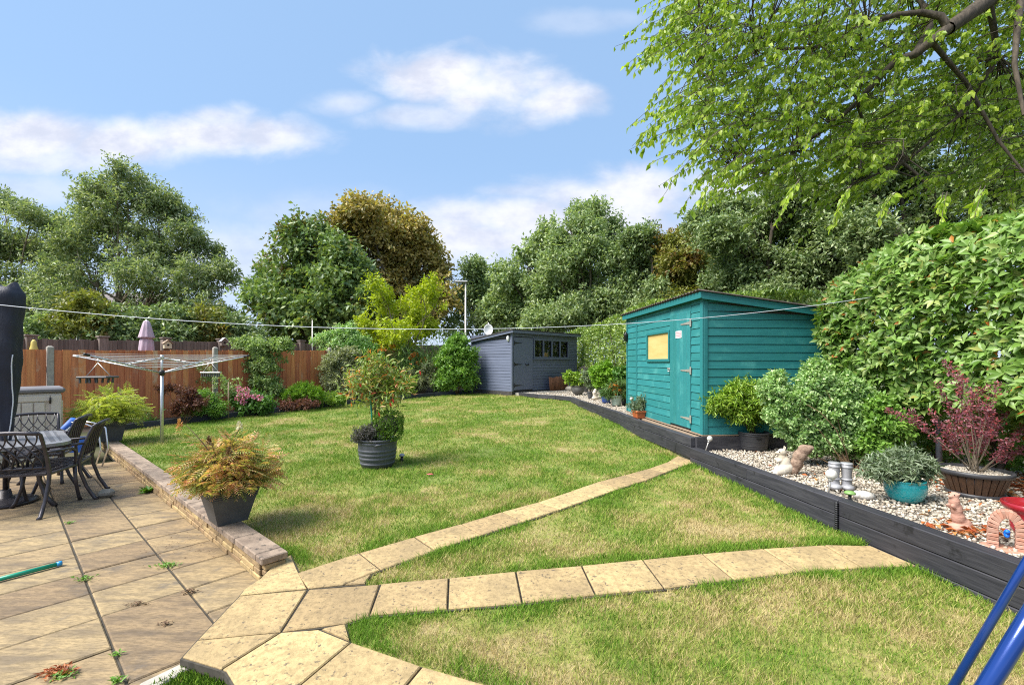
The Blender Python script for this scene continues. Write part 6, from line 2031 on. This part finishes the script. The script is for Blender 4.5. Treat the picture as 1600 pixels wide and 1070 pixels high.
bush('green_shrub', 'low yellowish green shrub behind the potted photinia', 'shrub', 15.6, [(635, 600, 18, 12), (620, 605, 20, 10), (600, 610, 22, 10)], LM_pier, 5, .075, .45, 'far', .3, 82, 3, None, 5, .01)
cr_ = bush('crocosmia', 'strappy leaved plant with orange flowers behind the potted photinia', 'plant', 16.8, [(640, 575, 14, 16), (690, 572, 16, 14), (665, 570, 18, 12)], LM_grass, 3.2, .35, .07, 'blade', .1, 83, 3, None, 0, up=.1, droop=-.9, rnd=.4)
flowers(cr_, [(598, 545), (590, 550), (640, 560), (648, 553), (690, 562), (682, 568), (697, 566), (655, 568), (662, 562), (612, 540)], 16.5, .10, LM_orange, 22, .09, 5)
bush('green_bush', 'big rounded bright green bush beside the slate blue shed', 'shrub', 16.2, [(712, 548, 20, 14), (700, 565, 20, 16), (728, 560, 16, 18), (712, 580, 30, 20), (700, 595, 22, 14), (728, 592, 16, 14), (715, 535, 12, 8)], LM_bgreen, 7, .10, .5, 'mid', .3, 84, 3, None, 7, .015, dep=.9)
bush('dead_climber', 'tangle of bare brown twigs on the fence below the golden tree', 'climber', 17.3, [(610, 558, 34, 12), (650, 560, 30, 14)], LM_cot, .35, .06, .4, 'far', .1, 85, 3, None, 30, .012, stemmat=M_bark2)
bush('weed', 'small green weed in front of the fence left of the burgundy acer', 'weed', 10.0, [(229, 657, 6, 5)], LM_hyd, 9, .10, .14, 'blade', 0, 86, 4, None, 0, up=.3, droop=-.6)

# ================================================================== POTTED PLANTS
def potat(name, label, px, py, z, rz_=0.0, cat='potted plant', group=None, lawn=False):
    p = onL(px, py) if lawn else onz(px, py, z)
    return thing(name, label, cat, p, rz_, group), p
PG = 'square planters on the garden wall'
# near square pot
t, p = potat('square_planter', 'dark grey square planter with russet ferny shrub at the near end of the wall', 357, 812, .2, R(45 + 4), 'planter', PG)
squarepot(t, .235, .385, .31, M_dkpot)
def fronds(t, c, n, rmin, rmax, size, lm, seed, hz=.55, sq=1.0, up=.5):
    rng = rngof(seed)
    az = rng.uniform(0, 2 * np.pi, n)
    el = np.clip(np.abs(rng.normal(.5, .5, n)), 0, 1.5)
    d = np.c_[np.cos(az) * np.cos(el), np.sin(az) * np.cos(el), np.sin(el)]
    r_ = rng.uniform(rmin, rmax, n)
    P = np.array(tuple(c)) + d * r_[:, None] * np.array([sq, sq, hz])
    nrm = unit(d * .25 + np.array([0, 0, 1.0]) + rng.normal(size=(n, 3)) * .3)
    ax = unit(d * np.array([1, 1, .25]) + rng.normal(size=(n, 3)) * .38 + np.array([0, 0, -.12]))
    mb = MB()
    for i in range(0, n, 6):
        limb(mb, Vector(c) - Vector((0, 0, .04)), P[i], .005, .002, rng, .12, 4, 4)
    mb.build('stem', M_stem, t)
    s = size * rng.uniform(.6, 1.2, n)
    k = max(0, n - 120)
    leafmesh('foliage', lm, P[:k], nrm[:k], ax[:k], s[:k], .95, 'frond', t)['kind'] = 'stuff'
    tv, tf = tmpl('frond')
    leafsingles('frond', lm, P[k:], nrm[k:], ax[k:], s[k:], .95, 'frond', t)
fronds(t, p + Vector((0, 0, .33)), 1500, .08, .38, .13, LM_sorb, 91, 1.15)
rng = rngof(3)
mb = MB()
tips_ = [(291, 664, 3.9), (421 - 90, 694, 3.75), (375, 668, 4.0)]
for q in tips_:
    limb(mb, p + Vector((0, 0, .33)), at(*q), .006, .003, rng, .05, 5, 5)
mb.build('flower_stalk', M_stem, t)
def plume(q, r_, lm, sd):
    rg_ = rngof(sd)
    n = 70
    d = unit(rg_.normal(size=(n, 3)))
    P = np.array(tuple(at(*q))) + d * np.array([.35, .35, 1.0]) * r_ * rg_.random((n, 1)) ** .5
    leafmesh('flower', lm, P, d, unit(d + [0, 0, .8]), np.full(n, .022), .6, 'far', t)
LM_seed = leafmat('seed_head', [(.42, .20, .07), (.52, .28, .10)], .2, .6)
LM_brown = leafmat('brown_seed_head', [(.13, .07, .035), (.18, .10, .05)], .1, .6)
plume((280, 664, 3.9), .055, LM_seed, 1); plume((327, 690, 3.8), .04, LM_brown, 2); plume((374, 666, 4.0), .04, LM_white, 3); plume((357, 708, 3.6), .05, LM_brown, 4)
rg_ = rngof(8)                                          # the long left shoot
for i in range(26):
    u = i / 25
    q = Vector(p + Vector((0, 0, .33))).lerp(at(286, 676, 3.9), .25 + .75 * u)
    n = 1
    leafsingles('frond', LM_sorb, np.array([tuple(q)]), unit(np.array([[rg_.normal() * .3, rg_.normal() * .3, 1]])), unit(np.array([[rg_.choice([-1, 1]) * .9, rg_.normal() * .4, .1]])), [.11 * (1.2 - .5 * u)], .9, 'frond', t)
# far square pot
t, p = potat('square_planter', 'grey square planter with yellow green ferny shrub at the far end of the wall', 172, 687.5, .2, R(40), 'planter', PG)
p.z = .2
squarepot(t, .33, .47, .36, M_dkpot)
fronds(t, p + Vector((0, 0, .40)), 900, .10, .50, .19, LM_fern, 92, 1.05)

# barrel planter on the lawn
t, p = potat('barrel_planter', 'slate coloured barrel planter with a photinia standard, clipped box and heather on the lawn', 590, 727, 0, 0, 'planter', None, True)
roundpot(t, .215, .262, .385, M_barrelpot, .006, .012, ((.14, .012, .012), (.32, .016, .014), (.46, .016, .014), (.60, .016, .014), (.86, .012, .004)), 40)
o = MB().tube([(-.03, -.255, .315), (-.035, -.285, .325), (-.06, -.285, .328), (-.09, -.275, .325), (-.1, -.25, .315)], .011, 8)
ho = o.build('handle', M_barrelpot, t, False)
ho.matrix_basis = rotz(.55)
yy = p.y
bx = cp(607, 665, yy - .05, 21, 22, 20)
rng = rngof(12)
n = 3600
v = rng.uniform(-1, 1, (n, 3))
ax_ = np.argmax(abs(v), 1)
v[np.arange(n), ax_] = np.sign(v[np.arange(n), ax_])
v = np.sign(v) * abs(v) ** .9
v = v / np.maximum((np.sum(abs(v) ** 5, 1) ** .2)[:, None], .2) * rng.uniform(.82, 1.02, (n, 1))
P = np.array(tuple(bx[0])) + v * np.array(bx[1])
leafmesh('clipped_box', LM_box, P, unit(v + rng.normal(size=(n, 3)) * .5), unit(v + rng.normal(size=(n, 3))), rng.uniform(.018, .032, n), .5, 'far', t)['kind'] = 'stuff'
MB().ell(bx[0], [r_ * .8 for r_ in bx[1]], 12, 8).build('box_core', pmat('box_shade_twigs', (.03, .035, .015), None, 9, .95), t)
bush(None, None, None, yy - .12, [(573, 678, 22, 11), (565, 686, 12, 7), (585, 672, 12, 9)], LM_heath, 9, .030, .35, 'far', .2, 93, 8, None, 6, .004, base=p + Vector((-.1, -.1, .34)), t=t, fname='heather')
cl = [cp(a, b, yy + dz, rx, ry, 30) for a, b, rx, ry, dz in ((590, 575, 42, 18, 0), (565, 590, 30, 18, -.1), (615, 590, 30, 18, .1), (588, 605, 50, 20, 0), (560, 612, 26, 16, .15), (618, 612, 26, 16, -.1), (590, 630, 40, 12, .0), (580, 560, 22, 10, 0), (545, 600, 12, 10, 0), (636, 597, 12, 10, 0))]
P, d = cloud(cl, 1500, rng, .4, .5, 6, 5)
nrm, axx = orient(d, len(P), rng, .7, .4, .5, -.05)
s = rng.uniform(.06, .115, len(P))
pk = np.argsort(P[:, 1])[:160]
mk_ = np.ones(len(P), bool); mk_[pk] = False
leafmesh('photinia_crown', LM_photpot, P[mk_], nrm[mk_], axx[mk_], s[mk_], .28, 'mid', t)['kind'] = 'stuff'
leafsingles('leaf', LM_photpot, P[pk], nrm[pk], axx[pk], s[pk], .28, 'mid', t)
mb = MB()
stem_b = p + Vector((-.02, 0, .30))
stem_t = at(586, 618, yy)
limb(mb, stem_b, stem_t, .013, .011, rng, .02, 6, 7)
for q in cl:
    for k in range(3):
        e = q[0] + Vector([rng.uniform(-.7, .7) * q[1][a] for a in range(3)])
        limb(mb, stem_t, e, .007, .002, rng, .1, 4, 4)
mb.build('stem', M_stem, t)
MB().tube([at(584, 690, yy - .03), at(578, 612, yy - .03)], .012, 8).build('cane', M_greenpole, t)
for (a, b) in ((609, 628), (562, 598), (591, 643), (613, 622), (655, 578)):
    q = at(a, b, yy - .25)
    leafsingles('red_leaf', LM_redfl, np.array([tuple(q)]), np.array([[0.2, -1, .3]]), unit(np.array([[.3, 0, -1.]])), [.075], .4, 'mid', t)

# black tub with the pieris, in front of the teal shed
t, p = potat('black_tub', 'black plastic tub with a bright green pieris beside the teal shed', 1177, 703, .40, 0, 'planter')
roundpot(t, .165, .195, .255, M_blackpot, .006, .004, ((.30, .008, .004), (.55, .008, .004), (.86, .012, .002)), 32)
ho = MB().box((-.03, -.195, .19), (.07, .014, .02), None, .005).build('handle', M_hole, t, False)
bush(None, None, None, p.y, [(1150, 624, 26, 18), (1135, 630, 24, 15), (1165, 632, 28, 20), (1185, 626, 22, 18), (1160, 612, 18, 12), (1150, 640, 26, 9), (1182, 640, 18, 9), (1122, 634, 12, 10), (1165, 644, 14, 8)], LM_pier, 5.5, .065, .28, 'mid', .35, 94, 7, None, 10, .008, base=p + Vector((0, 0, .22)), t=t, up=.7)

# big variegated shrub and bright green one planted in the gravel
rt = onz(1330, 735, .40)
bush('variegated_shrub', 'broad loose shrub with small pale variegated leaves before the teal shed end', 'shrub', 5.3, [(1240, 630, 40, 26), (1210, 610, 20, 14), (1275, 600, 26, 26), (1290, 640, 44, 32), (1250, 665, 34, 22), (1330, 650, 34, 34), (1300, 680, 44, 26), (1265, 690, 30, 14), (1340, 690, 30, 22), (1320, 610, 20, 24), (1225, 645, 26, 18), (1215, 595, 12, 8), (1275, 580, 12, 14), (1345, 625, 18, 18)], LM_berb, 6.2, .042, .55, 'far', .5, 95, 6, None, 16, .007, base=rt, dep=.7)
bush('green_shrub', 'dense bright green shrub at the right of the broad variegated one', 'shrub', 5.1, [(1375, 660, 26, 20), (1385, 680, 26, 18), (1362, 690, 24, 18), (1395, 665, 16, 16), (1372, 640, 16, 12)], LM_bgreen, 5.5, .05, .6, 'mid', .3, 96, 7, None, 8, .01, base=onz(1385, 722, .40))

# turquoise pot with sage green shrub
t, p = potat('turquoise_pot', 'turquoise glazed pot with a grey green shrub on the white gravel', 1414, 783, .40, 0, 'planter')
MB().lathe([(.085, 0), (.115, .03), (.143, .08), (.150, .13), (.146, .165), (.138, .18), (.145, .19), (.135, .195), (.128, .18)], (0, 0, 0), 36).build('pot', M_tealpot, t, False)
MB().lathe([(.132, .172), (.08, .176), (.01, .178)], (0, 0, 0), 24).build('compost', M_compost, t, False)
bush(None, None, None, p.y, [(1405, 727, 30, 11), (1380, 731, 24, 10), (1430, 730, 24, 10), (1372, 739, 16, 8), (1400, 737, 28, 5), (1438, 736, 14, 7), (1410, 717, 22, 9), (1440, 724, 12, 7)], LM_skim, 2.6, .055, .22, 'mid', .25, 97, 9, None, 14, .005, base=p + Vector((0, 0, .16)), t=t, up=.6, droop=.15, frag=1.6)

# brown barrel pot with purple berberis
t, p = potat('brown_barrel_pot', 'brown half barrel pot with black rims and a purple leaved shrub', 1522, 773, .40, 0, 'planter')
MB().lathe([(.175, .03), (.235, .20), (.225, .20)], (0, 0, 0), 36).build('pot', M_oak, t, False)
for k in range(28):
    a = 2 * math.pi * k / 28
    r0_, r1_ = .1775, .2365
    w_ = .0185
    ca, sa_ = math.cos(a), math.sin(a)
    q = []
    for (r_, z, ww) in ((r0_, .032, .0165), (r1_, .198, .023)):
        for (e, o_) in ((-ww, 0), (ww, 0), (ww, .007), (-ww, .007)):
            q.append((ca * (r_ + o_) - sa_ * e, sa_ * (r_ + o_) + ca * e, z))
    MB().hexa(q).build('stave', M_oak, t, False)
MB().lathe([(.178, 0), (.192, .003), (.196, .035), (.185, .038)], (0, 0, 0), 36).build('rim', M_blackpot, t, False)
MB().lathe([(.238, .192), (.256, .196), (.260, .232), (.247, .236), (.232, .225), (.228, .19)], (0, 0, 0), 36).build('rim', M_blackpot, t, False)
V_, F_ = stones(2600, [(p.x + .225 * math.cos(a), p.y + .225 * math.sin(a)) for a in np.linspace(0, 6.2, 20)], .40 + .19, .015, .03, rngof(6))
gp3 = link('gravel', mesh_np('gravel', (np.array(V_) - np.array(tuple(p))), F_, M_gravel), t)
gp3['kind'] = 'stuff'
rng = rngof(14)
LP, LA, LN, LS = [], [], [], []
mb = MB()
tips_ = [(1475, 565, 0), (1490, 575, .1), (1500, 590, -.1), (1545, 590, .1), (1560, 600, -.1), (1575, 640, 0), (1590, 655, .1), (1600, 665, 0), (1455, 640, -.1), (1420, 640, .1), (1385, 640, .1), (1510, 610, .2), (1530, 630, -.15), (1550, 650, .1), (1465, 600, 0), (1480, 660, -.15), (1570, 690, -.1), (1600, 700, .1), (1520, 650, .2), (1590, 620, .15), (1540, 605, 0), (1500, 640, .1), (1620, 640, .1), (1560, 665, .0), (1530, 680, .1)]
for i, (a, b, dy) in enumerate(tips_):
    e = at(a, b, p.y + dy * 2)
    b0 = p + Vector((rng.uniform(-.04, .04), rng.uniform(-.04, .04), .2))
    pts = limb(mb, b0, e, .0045, .0018, rng, .06, 7, 5)
    for j in range(190):
        u = rng.uniform(.30, 1.02) ** .8
        k = min(int(u * 7), 6)
        q = pts[k].lerp(pts[k + 1], min(u * 7 - k, 1)) + Vector(rng.normal(size=3)) * .017
        LP.append(tuple(q)); LA.append(tuple(rng.normal(size=3) + np.array([0, 0, .4]))); LN.append(tuple(rng.normal(size=3) + np.array([0, -.3, .6]))); LS.append(rng.uniform(.018, .034))
mb.build('stem', M_bark2, t)
leafmesh('foliage', LM_purple, np.array(LP), unit(np.array(LN)), unit(np.array(LA)), np.array(LS), .6, 'mid', t)['kind'] = 'stuff'

# red planter at the right edge
t, p = potat('red_planter', 'empty deep red round planter at the right edge on the gravel', 1618, 838, .40, 0, 'planter')
MB().lathe([(.10, 0), (.112, .02), (.125, .06), (.118, .065), (.135, .12), (.128, .126), (.148, .175), (.165, .19), (.168, .225), (.155, .228), (.150, .20), (.12, .19), (.01, .185)], (0, 0, 0), 40).build('pot', M_red, t, False)

# pots between the sheds
def smallpot(label, px, py, r0_, r1_, h, mat, clumps, lm, k, size, wid, kind, seed, z=.55, fl=None, up=.5, bulge=0.0, name='planter'):
    t, p = potat(name, label, px, py, z, 0, 'planter', 'flower pots between the two sheds')
    roundpot(t, r0_, r1_, h, mat, .01, bulge, (), 24)
    clumps = [(c[0], c[1] - 4) + tuple(c[2:]) for c in clumps]
    bush(None, None, None, p.y, clumps, lm, k, size, wid, kind, .25, seed, 5, None, 7, .006, base=p + Vector((0, 0, h * .85)), t=t, up=up, frag=1.3)
    if fl:
        flowers(t, fl[0], p.y - .1, fl[1], fl[2], 26, fl[3], seed)
    return t
smallpot('wide dark grey bowl with a leafy plant and one red flower', 903, 616.5, .11, .21, .29, M_greybowl, [(900, 595, 14, 8), (890, 592, 8, 8), (912, 594, 10, 7)], LM_pier, 9, .09, .55, 'mid', 101, fl=([(906, 588)], .05, LM_redfl, .05), bulge=.05)
smallpot('small dark pot of grey green plants beside the bowl', 923, 622.5, .07, .11, .20, M_dkpot, [(925, 600, 10, 10), (920, 592, 10, 8), (930, 606, 9, 6)], LM_skim, 8, .08, .35, 'mid', 102)
smallpot('tapered blue pot with a yellow green shrub', 947, 629, .10, .165, .30, M_bluepot, [(945, 590, 18, 12), (935, 585, 14, 10), (955, 590, 14, 12), (948, 578, 9, 8), (940, 600, 18, 8)], LM_conif, 7, .075, .45, 'mid', 103)
smallpot('pale mint green pot with orange flowered plant', 963, 633.5, .10, .145, .25, M_mint, [(960, 616, 14, 7), (968, 612, 10, 8), (952, 618, 8, 5)], LM_grass, 6, .14, .14, 'blade', 104, fl=([(955, 606), (962, 603), (968, 608), (960, 610)], .07, LM_orange, .06), up=.1)
smallpot('dark pot with a pink hydrangea against the far corner of the teal shed', 979, 632, .11, .15, .24, M_dkpot, [(975, 600, 14, 14), (980, 612, 12, 8), (972, 590, 10, 10)], LM_hyd, 7, .09, .6, 'mid', 105, fl=([(977, 596), (973, 602)], .08, LM_pinkfl, .05))
smallpot('small grey pot with a feathery grey plant behind the bowl', 915, 612, .08, .12, .2, M_dkpot, [(918, 590, 10, 8), (914, 584, 8, 6), (922, 586, 8, 6)], LM_heath, 8, .08, .3, 'far', 106)
sp2 = onz(930, 624.5, .55)
o = statue('small_statue', 'small pale weathered stone figure between the dark pot and the blue pot', 'statue', sp2, 0, [((0, 0, .05), (.10, .08, .06), None), ((0, 0, .14), (.07, .06, .10), None), ((0, 0, .26), (.05, .05, .055), None), ((-.02, 0, .20), (.06, .075, .05), None)], M_sqbody, .012)
lg = gp(2.25, -.22, -.03)
lt_ = thing('log_edging', 'roll of brown half log edging standing against the slate blue shed', 'log roll', lg, math.atan2(GD.y, GD.x))
M_log = pmat('log_bark', (.20, .085, .04), (.11, .05, .025), 6, .9, .006, (4, 4, 1), .3)
for k in range(16):
    x = -.50 + k * .065
    MB().tube([(x, -.05 - .09 * math.sin(math.pi * k / 15), 0), (x - .02, -.05 - .09 * math.sin(math.pi * k / 15) + .04, .50 + rr.uniform(-.03, .03))], .036, 7).build('log', M_log, lt_, False)
o = MB().ell((0, 0, .05), (.22, .14, .11), 12, 8).build('stone', M_sqbody)
o.location = gp(2.65, -.5, -.05)
tag(o, 'rounded pale boulder in front of the log roll at the slate blue shed', 'stone')
# terracotta trough on the ledge
t, p = potat('terracotta_trough', 'small orange terracotta trough with wispy plants beside the teal shed wall', 998, 652, .585, R(95), 'planter')
p.z = .585
mb = MB()
hw0, hw1, dw0, dw1 = .115, .135, .065, .08
mb.hexa([(-hw0, -dw0, 0), (hw0, -dw0, 0), (hw0, dw0, 0), (-hw0, dw0, 0), (-hw1, -dw1, .105), (hw1, -dw1, .105), (hw1, dw1, .105), (-hw1, dw1, .105)]).box((0, 0, .115), (.295, .185, .028), None, .006)
mb.build('pot', M_terra, t, False)
MB().box((0, 0, .128), (.24, .13, .012)).build('compost', M_compost, t, False)
for k in (-.08, 0, .08):
    MB().box((k, -.078, .05), (.012, .012, .09), Matrix.Rotation(-.14, 3, 'X'), .003).build('rib', M_terra, t, False)
bush(None, None, None, p.y, [(998, 634, 9, 6), (1004, 632, 6, 7), (992, 637, 6, 4)], LM_skim, 9, .06, .16, 'far', .2, 107, 9, None, 10, .003, base=p + Vector((0, 0, .11)), t=t, up=.2, droop=-.4)

# ================================================================== LITTER, WEEDS
rng = rngof(55)
def litter(n, ctr, sx, sy, z, lm, size, name, keepf=None):
    P = np.c_[rng.normal(ctr[0], sx, n), rng.normal(ctr[1], sy, n), np.full(n, z) + rng.uniform(0, .02, n)]
    if keepf is not None:
        P = P[keepf(P)]
    m = len(P)
    nrm = unit(np.array([0, 0, 1.0]) + rng.normal(size=(m, 3)) * .35)
    ax = rng.normal(size=(m, 3)) * np.array([1, 1, .15])
    tag(leafmesh(name, lm, P, nrm, unit(ax), size * rng.uniform(.6, 1.2, m), .45, 'mid'), kind='stuff')
litter(900, (4.85, 5.0), .32, .9, .405, LM_deadleaf, .10, 'fallen_leaves', lambda P: P[:, 0] < 5.6)
litter(160, (4.0, 4.5), .6, 1.1, .412, LM_deadleaf, .07, 'fallen_leaves', lambda P: (P[:, 0] > 2.9) & (P[:, 1] > 2.4))
litter(70, (3.2, 3.2), .12, .10, .415, LM_deadleaf, .09, 'fallen_leaves')
def weeds(px, py, z, n, r_, lm, size, label, seed, el=.3):
    c = onz(px, py, z)
    rg_ = rngof(seed)
    t = thing('weed', label, 'weed', c)
    P = np.array(tuple(c)) + np.c_[rg_.normal(0, r_, n), rg_.normal(0, r_ * .6, n), rg_.uniform(0, .012, n)]
    az = rg_.uniform(0, 6.28, n)
    ax = np.c_[np.cos(az), np.sin(az), rg_.uniform(.1, el * 3, n)]
    leafmesh('foliage', lm, P, unit(np.array([0, 0, 1.]) + rg_.normal(size=(n, 3)) * .3), unit(ax), size * rg_.uniform(.5, 1.2, n), .42, 'mid', t)
weeds(232, 769, 0, 40, .03, LM_weed, .11, 'bright green weed growing at the foot of the low stone wall', 1, .5)
weeds(262, 884, 0, 90, .045, LM_weed, .03, 'small moss like weed in the patio joint near the wall', 2)
weeds(133, 905, 0, 60, .03, LM_weed, .03, 'tiny weed in the patio joint by the end of the green pole', 3)
weeds(90, 1052, 0, 130, .035, LM_deadleaf, .034, 'reddish brown weed tuft on the patio at the bottom left', 4)
weeds(100, 1056, 0, 80, .03, LM_weed, .03, 'green weed tuft growing through the reddish one at the bottom left', 5)
weeds(107, 818, 0, 30, .02, LM_weed, .03, 'tiny weed in the patio joint near the front chair leg', 6)
weeds(184, 1024, 0, 30, .015, LM_weed, .03, 'tiny weed in the patio joint near the kerb', 7)
weeds(185, 1064, 0, 30, .015, LM_weed, .035, 'tiny weed in the patio joint at the bottom edge', 8)
litter(60, tuple(onz(215, 945, 0).xy), .03, .012, .003, LM_brownlitter, .02, 'fallen_leaves')
litter(40, tuple(onz(258, 976, 0).xy), .02, .01, .003, LM_brownlitter, .02, 'fallen_leaves')
litter(50, tuple(onz(298, 926, 0).xy), .02, .012, .003, LM_brownlitter, .025, 'fallen_leaves')
litter(120, tuple(onz(300, 845, 0).xy), .25, .2, .003, LM_brownlitter, .018, 'fallen_leaves', lambda P: P[:, 0] * PD.x + P[:, 1] * PD.y < 1.24)
